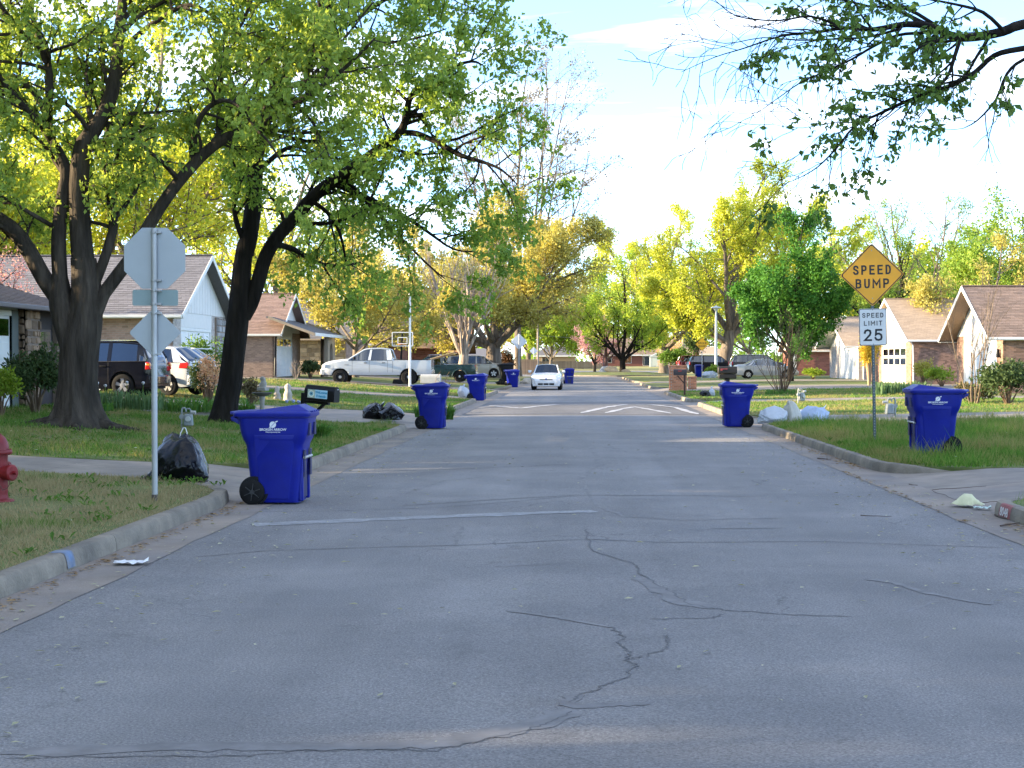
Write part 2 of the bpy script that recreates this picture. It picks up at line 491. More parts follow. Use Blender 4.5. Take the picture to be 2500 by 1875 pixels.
def road_pt(u, v, z=0.01):
    dr = CAMR @ Vector(((u - 1250) / FPX, -(v - 937.5) / FPX, -1))
    t = (z - CAM_H) / dr.z
    p = cam.location + dr * t
    return (p.x, p.y)

Z4 = lambda L: [road_pt(400 + x / 1.0533, 1150 + y / 1.0533) for x, y in L]
Z5 = lambda L: [road_pt(980 + x / 2.836, 860 + y / 2.836) for x, y in L]
cracks = [
    (Z4([(60, 222), (250, 206), (500, 199), (800, 192), (1080, 178), (1280, 186), (1700, 183), (2170, 197)]), .06, .02, m_tar),
    (Z4([(180, 104), (420, 103), (700, 96), (860, 84), (1060, 66)]), .05, .03, m_tar),
    (Z4([(590, 92), (800, 78), (1060, 64), (1600, 66)]), .045, .03, m_seal),
    (Z4([(1085, 150), (1098, 205), (1165, 228), (1212, 240), (1222, 268), (1290, 305), (1350, 345), (1440, 360), (1600, 372), (1780, 377)]), .05, .05, m_tar),
    (Z4([(1222, 275), (1260, 300), (1330, 340), (1420, 356)]), .22, .06, m_seal),
    (Z4([(880, 362), (1000, 378), (1100, 396), (1160, 407)]), .07, .02, m_seal),
    (Z4([(1140, 400), (1182, 428), (1172, 452), (1198, 470), (1190, 492), (1214, 505), (1180, 540), (1110, 566), (1070, 582), (1035, 600)]), .045, .05, m_tar),
    (Z4([(1070, 575), (1035, 600), (1060, 612), (1130, 606), (1250, 603)]), .12, .03, m_seal),
    (Z4([(1190, 490), (1240, 480), (1290, 460), (1300, 440), (1290, 425)]), .035, .05, m_tar),
    (Z4([(-420, 742), (0, 735), (200, 738), (350, 724), (500, 722), (700, 724), (850, 692), (940, 668), (1000, 650), (1050, 622)]), .03, .04, m_tar),
    (Z4([(-420, 728), (0, 712), (250, 712), (500, 712), (700, 706), (820, 684), (960, 655), (1050, 618)]), .2, .03, m_seal),
    (Z4([(1805, 280), (1880, 290), (1960, 315), (2040, 330), (2130, 345)]), .09, .03, m_seal),
    (Z4([(1880, 372), (1960, 348), (1990, 335)]), .04, .04, m_seal),
    (Z4([(1250, 385), (1400, 382), (1440, 372)]), .04, .05, m_tar),
    (Z4([(750, 190), (770, 140)]), .06, .03, m_seal),
    (Z4([(850, 249), (1020, 240)]), .05, .02, m_seal),
    (Z4([(1080, 30), (1110, 90), (1190, 120), (1330, 128), (1600, 122)]), .06, .06, m_seal),
    (Z4([(1400, 150), (1600, 148)]), .05, .02, m_seal),
    (Z5([(-60, 822), (130, 818), (400, 810), (800, 795), (1190, 778)]), .09, .02, m_tar),
    (Z5([(-30, 1000), (300, 890), (560, 870)]), .06, .03, m_seal),
    (Z5([(1200, 900), (1380, 780), (1300, 650), (1220, 545), (1270, 455)]), .1, .1, m_seal),
    (Z5([(1260, 760), (1700, 780), (2200, 770)]), .06, .04, m_seal),
    (Z5([(300, 606), (520, 603)]), .05, .02, m_seal),
    (Z5([(1630, 575), (1690, 572)]), .12, .02, m_tar), (Z5([(1960, 640), (2050, 636)]), .12, .02, m_tar), (Z5([(1880, 730), (1910, 727)]), .1, .02, m_tar),
]
for i, (pts, w, j, m) in enumerate(cracks):
    ribbon(pts, w * (.32 if m is m_tar else .8), 0.0015 + 0.0008 * (i % 3) + (0.0015 if m is m_tar else 0), j * .4, sub=8 if m is m_tar else 6).build('crack', m, road, smooth=0, fix=False)
# stop bar of the oncoming lane, hump and its chevrons
(sx0, sy0), (sx1, sy1) = road_pt(618, 1281), road_pt(1452, 1250)
ribbon([(sx0, sy0), ((sx0 + sx1) / 2, (sy0 + sy1) / 2 + .05), (sx1, sy1)], .30, .0035, 0.012, sub=16, taper=False).build('stop_bar', m_paintold, road, smooth=0, fix=False)
HY0, HYC, HY1, HH = 45.6, 52.5, 59.0, 0.085
def hump(y):
    if y <= HY0 or y >= HY1: return 0.0
    return HH * (sm((y - HY0) / (HYC - HY0)) if y < HYC else sm((HY1 - y) / (HY1 - HYC)))
rows = []
for j in range(33):
    y = HY0 + (HY1 - HY0) * j / 32
    rows.append([(x, y + 0.5 * math.sin(x * .7) * (1 if j == 0 else 0) * .15, 0.009 + rz(x) + hump(y) * (1 - (2 * (x - KL - .5) / (KR - KL - .9) - 1) ** 8)) for x in [KL + .5 + (KR - KL - .9) * i / 14 for i in range(15)]])
hump_o = tag(MB().grid(rows).build('speed_hump', m_asph2, smooth=60, fix=False), kind='structure')
def hump_pt(u, v):
    z = 0.02
    for _ in range(12):
        x, y = road_pt(u, v, z); z = 0.012 + rz(x) + hump(y)
    return (x, min(y, HYC + .6))
def hump_line(L, w):
    P = [hump_pt(*p) for p in L]
    rb = ribbon(P, w, 0.0, 0.012, sub=6)
    rb.v = [(x, y, 0.015 + rz(x) + hump(y)) for x, y, z in rb.v]
    rb.build('chevron_line', m_paint, hump_o, smooth=0, fix=False)
hump_line([(1418, 1008), (1470, 996), (1530, 986.5), (1590, 988), (1650, 995), (1705, 1011)], .22)
hump_line([(1478, 1008), (1520, 998), (1548, 993), (1590, 1000), (1640, 1009)], .19)
hump_line([(1196, 990.5), (1235, 993.5), (1272, 996.5), (1310, 992), (1372, 986), (1480, 985.4), (1540, 986)], .24)
ribbon([(KL + .5, HY0 - .02), (0, HY0 - .06), (KR - .45, HY0 - .03)], .10, .008, .02, sub=12).build('hump_seam', m_tar, hump_o, smooth=0, fix=False)
for (u0, v0, u1, v1, w) in ((1402, 938, 1640, 934, .5),):
    ribbon([road_pt(u0, v0), road_pt((u0 + u1) / 2, (v0 + v1) / 2), road_pt(u1, v1)], w, .012, .03, taper=False).build('far_stop_bar', m_paint, road, smooth=0, fix=False)

# ------------------------------------------------------------------ kerbs, gutters, lots, driveways
DRIVES = {'L': [(19.2, 21.7, 2.6, .7), (36.4, 44.6, 1.5, 1.0), (60.5, 65.0, .9, .9), (77.5, 84.5, .9, .9), (98.0, 106.0, 1, 1)],
          'R': [(17.0, 21.4, 1.1, 1.2), (36.8, 42.0, .9, .9), (55.5, 59.0, .9, .9), (76.0, 88.0, 1, 1), (104., 112., 1, 1)]}
SV = [0, .06, .16, .3, .5, .75, 1.0, 1.3, 1.7, 2.2, 3, 4, 5.2, 6.6, 8, 9.6, 11.5, 14, 18, 24, 32, 45]
def flare(s, r):
    return 0.0 if s >= r else r - math.sqrt(max(0.0, r * r - (r - s) ** 2))
lawn_names = {}
LOTS = []
for side, ds in DRIVES.items():
    sg = -1 if side == 'L' else 1
    K = KL if side == 'L' else KR
    edges = [(-30.0, 0.0)] + [e for d in ds for e in ((d[0], d[2]), (d[1], d[3]))] + [(142.0, 0.0)]
    for i in range(0, len(edges), 2):
        (ya, ra), (yb, rb_) = edges[i], edges[i + 1]
        LOTS.append((side, ya, ra, yb, rb_))
        nT = max(6, min(46, int((yb - ya) / .8)))
        rows = []
        for s in SV:
            x = K + sg * (0.145 + s)
            y0, y1 = ya + flare(s, ra), yb - flare(s, rb_)
            row = []
            for t in range(nT + 1):
                y = y0 + (y1 - y0) * t / nT
                z = gz(x, y) - 0.012 + (0.012 * math.sin(x * 1.7 + y * .9) * math.sin(y * 1.3 - x * .6) if s > .4 else 0)
                row.append((x, y, z))
            row = [(row[0][0], row[0][1], row[0][2] - .35)] + row + [(row[-1][0], row[-1][1], row[-1][2] - .35)]
            rows.append(row)
        tag(MB().grid(rows).build('lawn', m_lawn, smooth=60, fix=False), kind='structure')
        # kerb with returns, cast in 3 m lengths
        kr = link('kerb', None); tag(kr, kind='structure')
        path = []
        if ra:
            for q in range(7):
                a = PI / 2 * (1 - q / 6); path.append((K + sg * ra * (1 - math.cos(a)), ya + ra * (1 - math.sin(a)) , 0.02 + 0.13 * sm(q / 4)))
            path = [(K + sg * (ra - ra * math.cos(PI / 2 * (1 - q / 6))), ya + ra - ra * math.sin(PI / 2 * (1 - q / 6)) - 0, .03 + .12 * sm((q + 1) / 5)) for q in range(7)]
            path = [(x, y, h) for x, y, h in path]
        y = ya + ra
        segs = []
        st = [y]
        while st[-1] < yb - rb_ - 4.2: st.append(st[-1] + 3.05)
        st.append(yb - rb_)
        for a, b in zip(st[:-1], st[1:]): segs.append([(K, a + .006, .15), (K, (a + b) / 2, .15), (K, b - .006, .15)])
        if ra: segs.insert(0, path)
        if rb_:
            segs.append([(K + sg * (rb_ - rb_ * math.cos(PI / 2 * q / 6)), yb - rb_ + rb_ * math.sin(PI / 2 * q / 6), .03 + .12 * sm((6 - q + 1) / 5)) for q in range(7)])
        for sgm in segs:
            if sgm[-1][1] < 4: continue
            if sgm[0][1] > 120 and False: continue
            rings = []
            n = len(sgm)
            for q, (x, y, h) in enumerate(sgm):
                x0, y0, _ = sgm[max(0, q - 1)]; x1, y1, _ = sgm[min(n - 1, q + 1)]
                tx, ty = x1 - x0, y1 - y0; l = math.hypot(tx, ty); tx /= l; ty /= l
                nx, ny = (-ty, tx) if sg < 0 else (ty, -tx)     # away from the street
                prof = [(-.02, -.06), (-.012, h * .5), (0.0, h - .03), (.012, h - .008), (.035, h), (.13, h - .002), (.15, h - .012), (.155, -.06)]
                rings.append([(x + nx * a, y + ny * a, b) for a, b in prof])
            MB().loft(rings).build('kerb_length', m_kerb, kr, smooth=40)
    # gutter pan
    rows = []
    yy = -30.0
    while yy <= 150:
        w = .5 + .008 * math.sin(yy * 1.3) + .012 * math.sin(yy * 4.1) + .01 * math.sin(yy * 9.7)
        rows.append([(K - sg * w, yy, rz(K - sg * w) + .0045), (K - sg * .25, yy, .007), (K + sg * .03, yy, .012)])
        yy += .55
    tag(MB().grid(rows).build('gutter', m_gut, smooth=0, fix=False), kind='structure')
    for (ya, yb, ra, rb_) in ds:
        dr = link('driveway', None); tag(dr, kind='structure')
        ca, cb = ya, yb
        ym = (ca + cb) / 2
        base = []
        ss = [-.02, 3.0, 5.4, 7.8, 11, 14.2, 17.5, 21, 25]
        def dz(s, x, y):
            return gz(x, y) * sm((s + .05) / 1.6) - .014 + .02 * (1 - sm(s / 1.2))
        lim = 7 if side == 'L' else 8
        for a, b in zip(ss[:lim], ss[1:lim + 1]):
            for (p, q) in ((ca, ym), (ym, cb)):
                e0 = e1 = 0
                if a < 0: e0 = (ra + .1 if p == ca else 0); e1 = (rb_ + .1 if q == cb else 0)
                rows = []
                for s in [a + (b - a) * k / 9 for k in range(10)]:
                    x = K + sg * (s + (.006 if s == a and a > 0 else 0))
                    f0 = p - min(e0, flare(max(0, s), ra) + .1) if e0 else p
                    f1 = q + min(e1, flare(max(0, s), rb_) + .1) if e1 else q
                    f0 += .008 if p == ym else 0; f1 -= .008 if q == ym else 0
                    rows.append([(x, f0 + (f1 - f0) * k / 3, dz(s, x, f0)) for k in range(4)])
                MB().grid(rows).build('slab', m_conc, dr, smooth=50, fix=False)
            xs = K + sg * b
        rows = [[(K + sg * s, y, dz(s, K + sg * s, y) - .012) for y in (ca, ym, cb)] for s in [ss[0] + (ss[lim] - ss[0]) * k / 40 for k in range(41)]]
        MB().grid(rows).build('joint_bed', m_joint, dr, smooth=0, fix=False)

# blue survey mark and the red house-number block painted on the kerb
mk_blue = M('blue_mark', (0.10, 0.16, 0.27), 0.85, 0.3, 9, c2=(0.2, 0.19, 0.17), c2scale=6, c2amt=.4)
p = road_pt(238, 1392)
pm = MB(); yk = p[1]
prof = [(.0225, .03), (.0165, .075), (.0045, .122), (-.0085, .1455), (-.034, .1535), (-.128, .1515)]
pm.grid([[(KL + a, yk + dy_, b) for a, b in prof] for dy_ in (-.09, .0, .09)])
tag(pm.build('kerb_mark', mk_blue, smooth=40, fix=False), 'blue paint mark across the kerb top near the scrap of paper', 'paint mark')
m_redp = M('number_red', (0.30, 0.085, 0.085), 0.85, 0.2, 12, c2=(0.24, 0.15, 0.13), c2scale=9, c2amt=.3)
ny_ = 15.68
nb = thing('kerb_number', 'faded red painted block with house number 8048 on the kerb', 'house number', (KR, ny_, 0))
MB().grid([[(a, dy_, b) for a, b in [(-.0225, .02), (-.0165, .075), (-.0045, .122), (.0085, .1455), (.034, .1535)]] for dy_ in (-.20, 0, .20)]).build('painted_panel', m_redp, nb, smooth=40, fix=False)
flat_text('8048', .125, M('number_white', (.6, .58, .56), .8, .2, 20), nb, (-.0235, 0, .072), (0, -1, 0), (.13, 0, .99), name='number', bold=.002, xs=1.15)

# ------------------------------------------------------------------ grass, litter
def grass_mat(name, a, b, dry, dscale, damt):
    m = bpy.data.materials.new(name); nt, N_, L = nodes_of(m)
    o = N_.new('ShaderNodeOutputMaterial'); d = N_.new('ShaderNodeBsdfDiffuse'); t = N_.new('ShaderNodeBsdfTranslucent')
    g_ = N_.new('ShaderNodeNewGeometry'); mx = N_.new('ShaderNodeMix'); mx.data_type = 'RGBA'
    mx.inputs['A'].default_value = (*a, 1); mx.inputs['B'].default_value = (*b, 1); L.new(g_.outputs['Random Per Island'], mx.inputs['Factor'])
    n = N_.new('ShaderNodeTexNoise'); n.inputs['Scale'].default_value = dscale; n.inputs['Detail'].default_value = 6; L.new(g_.outputs['Position'], n.inputs['Vector'])
    ad = N_.new('ShaderNodeMath'); ad.operation = 'MULTIPLY_ADD'; ad.inputs[1].default_value = .22; L.new(g_.outputs['Random Per Island'], ad.inputs[0]); L.new(n.outputs['Fac'], ad.inputs[2])
    mr = N_.new('ShaderNodeMapRange'); mr.inputs['From Min'].default_value = .62 - damt * .3; mr.inputs['From Max'].default_value = .82 - damt * .3
    L.new(ad.outputs[0], mr.inputs['Value'])
    m2 = N_.new('ShaderNodeMix'); m2.data_type = 'RGBA'; L.new(mr.outputs[0], m2.inputs['Factor']); L.new(mx.outputs['Result'], m2.inputs['A']); m2.inputs['B'].default_value = (*dry, 1)
    L.new(m2.outputs['Result'], d.inputs[0]); L.new(m2.outputs['Result'], t.inputs[0])
    ms = N_.new('ShaderNodeMixShader'); ms.inputs[0].default_value = .35; L.new(d.outputs[0], ms.inputs[1]); L.new(t.outputs[0], ms.inputs[2]); L.new(ms.outputs[0], o.inputs[0])
    return m
gm_near = grass_mat('grass_dry_verge', (.10, .18, .035), (.20, .26, .07), (.37, .30, .155), .7, .95)
gm_lush = grass_mat('grass_lush', (.075, .18, .025), (.175, .31, .05), (.32, .28, .10), .5, .2)
gm_mid = grass_mat('grass_mid', (.075, .185, .028), (.165, .29, .055), (.32, .27, .11), .45, .3)
def blades(name, side, ya, yb, s0, s1, n, h, w, mat, pw=1.0, ra=0, rb_=0, seed=1, label='grass'):
    r = np.random.default_rng(seed)
    sg = -1 if side == 'L' else 1; K = KL if side == 'L' else KR
    s = s0 + (s1 - s0) * r.random(n) ** pw
    fl = lambda s, q: np.where(s < q, q - np.sqrt(np.maximum(0, q * q - (q - s) ** 2)), 0) if q else 0 * s
    y0 = ya + fl(s, ra); y1 = yb - fl(s, rb_)
    y = y0 + (y1 - y0) * r.random(n)
    x = K + sg * (.15 + s)
    ss = np.abs(x - K) - .15
    tt = np.clip(ss / (14.0 if side == 'L' else 12.0), 0, 1); z = .14 + (.62 if side == 'L' else .16) * tt * tt * (3 - 2 * tt) - .012
    # patchy height
    ph = .55 + .45 * np.sin(x * 1.9 + 1.3 * np.sin(y * .8)) * np.sin(y * 1.5 + .7) * .8 + .35 * r.random(n)
    tuft = np.clip(np.sin(x * 7.3 + 2 * np.sin(y * 3.1)) * np.sin(y * 6.1 + 1.7 * np.sin(x * 2.3)) * 1.6, 0, 1) ** 2
    hh = h * (.40 + .7 * r.random(n) + .9 * tuft + .9 * (r.random(n) > .985)) * np.clip(ph, .35, 1.5)
    edge = np.clip(s / .2, .55, 1); hh = hh * edge
    a = r.random(n) * 2 * np.pi; ww = w * (.6 + .7 * r.random(n))
    lean = hh * (.25 + .6 * r.random(n)); b = r.random(n) * 2 * np.pi
    V = np.zeros((n, 5, 3)); ca, sa = np.cos(a) * ww / 2, np.sin(a) * ww / 2
    lx, ly = np.cos(b) * lean, np.sin(b) * lean
    V[:, 0] = np.stack([x - ca, y - sa, z], 1); V[:, 1] = np.stack([x + ca, y + sa, z], 1)
    V[:, 2] = np.stack([x + ca * .7 + lx * .35, y + sa * .7 + ly * .35, z + hh * .6], 1); V[:, 3] = np.stack([x - ca * .7 + lx * .35, y - sa * .7 + ly * .35, z + hh * .6], 1)
    V[:, 4] = np.stack([x + lx, y + ly, z + hh], 1)
    i = np.arange(n) * 5
    F = np.concatenate([np.stack([i, i + 1, i + 2], 1), np.stack([i, i + 2, i + 3], 1), np.stack([i + 3, i + 2, i + 4], 1)])
    if True:
        V = V[:, [0, 1, 4]]; i = np.arange(n) * 3; F = np.stack([i, i + 1, i + 2], 1)
    o = link(name, np_mesh(name, V.reshape(-1, 3), F, mat)); tag(o, label, 'grass', kind='stuff'); return o
blades('grass', 'L', 6, 19.2, -.05, 7.5, 90000, .065, .011, gm_near, 1.1, 0, 2.6, 1, 'short half-dry verge grass beside the red hydrant')
blades('grass', 'L', 21.7, 36.4, -.05, 13, 100000, .085, .014, gm_mid, 1.1, .7, 1.5, 2, 'green lawn grass around the two big maples')
blades('grass', 'R', 21.4, 36.8, -.06, 11, 90000, .16, .015, gm_lush, 1.15, 1.2, .9, 3, 'tall lush verge grass under the speed sign')
blades('grass', 'R', 8, 17.0, 0, 4, 12000, .08, .010, gm_mid, 1, 0, 1.1, 4, 'grass corner beside the kerb number block')
blades('grass', 'L', 44.6, 60.5, 0, 12, 36000, .07, .024, gm_mid, 1.1, 1, .9, 5, 'lawn grass beyond the black mailbox')
blades('grass', 'R', 42.0, 55.5, 0, 14, 34000, .07, .024, gm_mid, 1.1, .9, .9, 6, 'lawn grass behind the white trash bags')
blades('grass', 'L', 65, 77.5, 0, 12, 14000, .07, .04, gm_mid, 1.1, .9, .9, 7, 'lawn strip in front of the white pickup')
blades('grass', 'R', 59.0, 76, 0, 12, 22000, .07, .036, gm_mid, 1.1, .9, .9, 8, 'lawn strip around the bare multi-stem shrub')

# broad-leaved weeds in the verges
def weeds(name, n, side, ya, yb, s1, seed, mat, label):
    r = np.random.default_rng(seed); sg = -1 if side == 'L' else 1; K = KL if side == 'L' else KR; nc = n // 14
    cx_ = r.random(nc) * s1; cy_ = ya + (yb - ya) * r.random(nc); i = r.integers(0, nc, n); s = np.clip(cx_[i] + r.normal(0, .09, n), .12, None); y = cy_[i] + r.normal(0, .09, n)
    x = K + sg * (.15 + s); z = np.array([gz(a, b) for a, b in zip(x, y)]) + .01
    a = r.random(n) * 6.283; L_ = .03 + .05 * r.random(n); up = L_ * (.35 + .7 * r.random(n)); w = L_ * .22; dx_, dy_ = np.cos(a), np.sin(a)
    V = np.stack([np.stack([x, y, z], 1), np.stack([x + dx_ * L_ * .5 - dy_ * w, y + dy_ * L_ * .5 + dx_ * w, z + up * .8], 1), np.stack([x + dx_ * L_, y + dy_ * L_, z + up], 1), np.stack([x + dx_ * L_ * .5 + dy_ * w, y + dy_ * L_ * .5 - dx_ * w, z + up * .8], 1)], 1)
    j = np.arange(n) * 4; o = link(name, np_mesh(name, V.reshape(-1, 3), np.stack([j, j + 1, j + 2, j + 3], 1), mat)); tag(o, label, 'weeds', kind='stuff')
wd = leaf_mat('weed_leaf', (.06, .14, .025), (.14, .24, .05), .3)
weeds('lawn_weeds', 1900, 'L', 8.5, 18.5, 5, 61, wd, 'broad-leaved weed tufts in the dry verge by the hydrant')
weeds('lawn_weeds', 3600, 'L', 22.5, 35.5, 9, 62, wd, 'broad-leaved weed tufts in the lawn below the maples')
weeds('lawn_weeds', 2600, 'R', 22.8, 35.5, 8, 63, wd, 'broad-leaved weed tufts in the verge around the speed sign')
# fallen seeds, petals and leaves on the road: countless scraps
def litter(name, n, sampler, size, mat, seed, label, z=.013):
    r = np.random.default_rng(seed); P = sampler(r, n); s = size * (.5 + r.random(n)); a = r.random(n) * 6.283
    V = np.zeros((n, 4, 3)); x, y = P[:, 0], P[:, 1]
    zz = (P[:, 2] if P.shape[1] > 2 else .018 * (1 - ((2 * x - KL - KR) / (KR - KL)) ** 2)) + z
    for k, (dx_, dy_, dzz) in enumerate(((-1, 0, 0), (0, -.35, .25), (1, 0, .1), (0, .35, .3))):
        V[:, k] = np.stack([x + s * (dx_ * np.cos(a) - dy_ * np.sin(a)), y + s * (dx_ * np.sin(a) + dy_ * np.cos(a)), zz + s * dzz * r.random(n)], 1)
    i = np.arange(n) * 4
    o = link(name, np_mesh(name, V.reshape(-1, 3), np.stack([i, i + 1, i + 2, i + 3], 1), mat)); tag(o, label, 'litter', kind='stuff'); return o
lm_pale = leaf_mat('litter_pale', (.42, .40, .27), (.30, .29, .17), .2)
lm_brown = leaf_mat('litter_brown', (.20, .12, .055), (.36, .25, .12), .1)
def smp_road(r, n):
    k = r.random(n); x = np.where(k < .35, KL + .1 + np.abs(r.normal(0, .9, n)), np.where(k < .8, KR - .1 - np.abs(r.normal(0, 1.1, n)), KL + (KR - KL) * r.random(n)))
    x = np.clip(x, KL + .04, KR - .04)
    return np.stack([x, 6 + 32 * r.random(n) ** 1.2], 1)
litter('leaf_litter', 1500, smp_road, .026, lm_pale, 21, 'pale fallen seeds and leaf scraps on the road')
def smp_gut(r, n):
    left = r.random(n) < .4
    x = np.where(left, KL + .05 + np.abs(r.normal(0, .08, n)) + .02, KR - .05 - np.abs(r.normal(0, .11, n)))
    y = np.where(left, 8 + 10 * r.random(n), np.where(r.random(n) < .6, 22.8 + np.abs(r.normal(0, 3.0, n)), np.where(r.random(n) < .4, 14.0 + 1.5 * r.random(n), 16 + 7 * r.random(n))))
    x = np.where((~left) & (y > 15.3) & (y < 22.6), KR - .5 + r.normal(0, .04, n), x)
    return np.stack([x, y], 1)
litter('gutter_leaves', 900, smp_gut, .026, lm_brown, 22, 'brown dead leaves gathered along both gutters', .016)
# ------------------------------------------------------------------ wheeled carts
m_cart = M('cart_blue', (0.002, 0.0095, 0.235), 0.38, 0.14, 4, bump=0.03, bscale=160, spec=0.3, c2=(.012, .02, .17), c2scale=4.5, c2amt=.22)
m_cartk = M('cart_black', (0.004, 0.004, 0.005), 0.45, 0.15, 4, spec=.25)
m_logo = M('logo_white', (0.74, 0.76, 0.8), 0.6, 0.06, 20)
def rrect(cx, hw, hd, z, r, n=5):
    """rounded rectangle ring: depth along x, width along y"""
    P = []
    for (sx, sy, a0) in ((1, 1, 0), (-1, 1, 90), (-1, -1, 180), (1, -1, 270)):
        for k in range(n):
            a = R(a0 + 90 * k / (n - 1)); P.append((cx + sx * (hd - r) + r * math.cos(a), sy * (hw - r) + r * math.sin(a), z))
    return P
def make_cart(name, label, m, loc, rz_, logo=True, tilt=0.0, group='trash carts set out along the street'):
    t = thing(name, label, 'trash cart', loc, rz_, group)
    if tilt: t.rotation_euler.x = tilt
    # body: wheels at the back (-x), front faces +x
    b = MB()
    rings = [rrect(0.015, .262, .262, 0.015, .07), rrect(0.01, .268, .268, .03, .08), rrect(0.0, .292, .315, .60, .085), rrect(0.0, .296, .322, .66, .085), rrect(0.0, .318, .352, .715, .09),
             rrect(-.005, .326, .372, .79, .09), rrect(-.01, .335, .395, .955, .09), rrect(-.01, .348, .408, .965, .09), rrect(-.01, .348, .408, .985, .09), rrect(-.01, .31, .37, .987, .07)]
    b.loft(rings)
    body = b.build('body', m, t, smooth=38)
    # side panels: raised centre that runs through the ledge, as moulded
    for sy in (-1, 1):
        q = MB()
        q.loft([[(x, sy * (w + .001), z) for (x, z, w) in ring] for ring in (
            [(-.155, .05, .262), (.17, .05, .262), (.235, .70, .303), (.235, .77, .3235), (-.215, .77, .3235), (-.215, .70, .303)],
            [(-.145, .06, .276), (.16, .06, .276), (.215, .70, .312), (.225, .76, .3265), (-.205, .76, .3265), (-.195, .70, .312)])])
        q.build('side_panel', m, body, smooth=30)
    # shade of the front recesses put into darker panels, and grab bar
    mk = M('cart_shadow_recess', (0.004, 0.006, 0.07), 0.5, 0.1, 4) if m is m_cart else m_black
    f = MB()
    for sy in (-1, 1):
        f.box(.330, .338, sy * .17 - .05, sy * .17 + .05, .30, .60); f.box(.372, .391, sy * .16 - .06, sy * .16 + .06, .76, .90, (0, .01))
    f.box(.296, .302, -.12, .12, .06, .34)
    each(f, 'front_shade_panel', mk, t, smooth=0)
    MB().cyl((.335, -.22, .515), (.335, .22, .515), .016, n=10).build('grab_bar', m_galv, t)
    each(MB().box(.268, .318, -.235, -.165, .03, .50, (0, .01)).box(.268, .318, .165, .235, .03, .50, (0, .01)), 'front_rib', m, t, bevel=.012)
    # lid: low tray toward the handle side, hump over the front
    l = MB()
    l.loft([rrect(-.02, .362, .432, .975, .09), rrect(-.02, .366, .436, .990, .09), rrect(-.02, .366, .436, 1.012, .09), rrect(-.015, .345, .41, 1.032, .08), rrect(0.0, .31, .36, 1.036, .07)])
    l.build('lid', m, t, smooth=40)
    h = MB()
    hx0, hx1 = -.25, .37
    h.add([(hx0, -.29, 1.03), (hx1 + .03, -.30, 1.03), (hx1 + .03, .30, 1.03), (hx0, .29, 1.03), (hx0 + .06, -.20, 1.042), (hx1 - .11, -.23, 1.105), (hx1 - .11, .23, 1.105), (hx0 + .06, .20, 1.042)],
          [(4, 5, 6, 7), (0, 1, 5, 4), (1, 2, 6, 5), (2, 3, 7, 6), (3, 0, 4, 7)])
    h.build('lid_hump', m, t, smooth=25, bevel=.012, fix=True)
    # lid lip, hinge and handle behind
    q = MB(); q.prism([(-.435, -.30, 1.02), (-.50, -.24, 1.03), (-.50, .24, 1.03), (-.435, .30, 1.02)], (0, 0, -.035)); q.build('lid_lip', m, t, bevel=.01)
    hd = MB(); hd.cyl((-.475, -.25, .955), (-.475, .25, .955), .017, n=10)
    for sy in (-1, 1): hd.bar((-.47, sy * .25, .955), (-.37, sy * .25, .90), .035, .05)
    hd.build('handle', m, t, bevel=.006)
    bb = MB()
    for sy in (-.2, -.07, .07, .2): bb.box(.385, .432, sy - .02, sy + .02, 1.024, 1.036)
    each(bb, 'vent_rib', m, t, bevel=.003)
    # wheels and axle
    MB().cyl((-.235, -.31, .135), (-.235, .31, .135), .012, n=8).build('axle', m_galv, t)
    for sy in (-1, 1):
        w = MB(); w.lathe([(.03, -.028), (.118, -.03), (.133, -.02), (.135, 0), (.133, .02), (.118, .03), (.03, .028)], 26, (-.235, sy * .305, .135), 'y')
        wo = w.build('wheel', m_rubber, t, smooth=40)
        s_ = MB()
        for k in range(6):
            a = k * PI / 3 + .4; c_, d_ = math.cos(a), math.sin(a)
            s_.bar((-.235 + c_ * .02, sy * .336, .135 + d_ * .02), (-.235 + c_ * .095, sy * .336, .135 + d_ * .095), .008, .014, up=(0, 1, 0))
        s_.lathe([(.026, -.006), (.026, .006), (.012, .009)], 10, (-.235, sy * .336, .135), 'y')
        tag(s_.build('spokes', M('wheel_hub', (.02, .02, .02), .5, .1), wo), kind='stuff')
    wa = MB()
    for sy in (-1, 1): wa.lathe([(.165, -.006), (.165, .004), (.0, .006)], 26, (-.225, sy * .274, .145), 'y')
    each(wa, 'wheel_well', m_black, t, smooth=30)
    if logo:
        for sy in (-1, 1):
            r_ = (-sy * 1.0, 0, 0) if sy > 0 else (1.0, 0, 0)
            up = (0, -.055 * -sy, 1) ; up = Vector((0, sy * .055, 1)).normalized()
            yy = lambda z: sy * (.3265 + (z - .76) * .058 + .0035)
            flat_text('BROKEN ARROW', .037, m_logo, t, (.0, yy(.83), .83), r_, up, name='logo_lettering', bold=.0008, xs=1.02)
            flat_text('Where opportunity lives', .0165, m_logo, t, (.0, yy(.803), .803), r_, up, name='logo_lettering', bold=.0004)
            e = MB(); c = Vector((0, yy(.885), .885)); U = up; Rv = Vector(r_)
            n_ = 24; P = [c + Rv * .036 * math.cos(2 * PI * k / n_) + U * .036 * math.sin(2 * PI * k / n_) for k in range(n_)]
            e.add(P, [tuple(range(n_))])
            a0 = c + Rv * .028 + U * .028; a1 = c + Rv * .054 + U * .040
            sd = (Rv * -.4 + U * .9) * .006
            e.add([a0 - sd, a1 - sd, a1 + sd, a0 + sd], [(0, 1, 2, 3)])
            a2 = c - Rv * .045 - U * .034; e.add([c - Rv * .02 - U * .033, a2, c - Rv * .034 - U * .018], [(0, 1, 2)])
            tag(e.build('logo_emblem', m_logo, t, smooth=0, fix=False), kind='stuff')
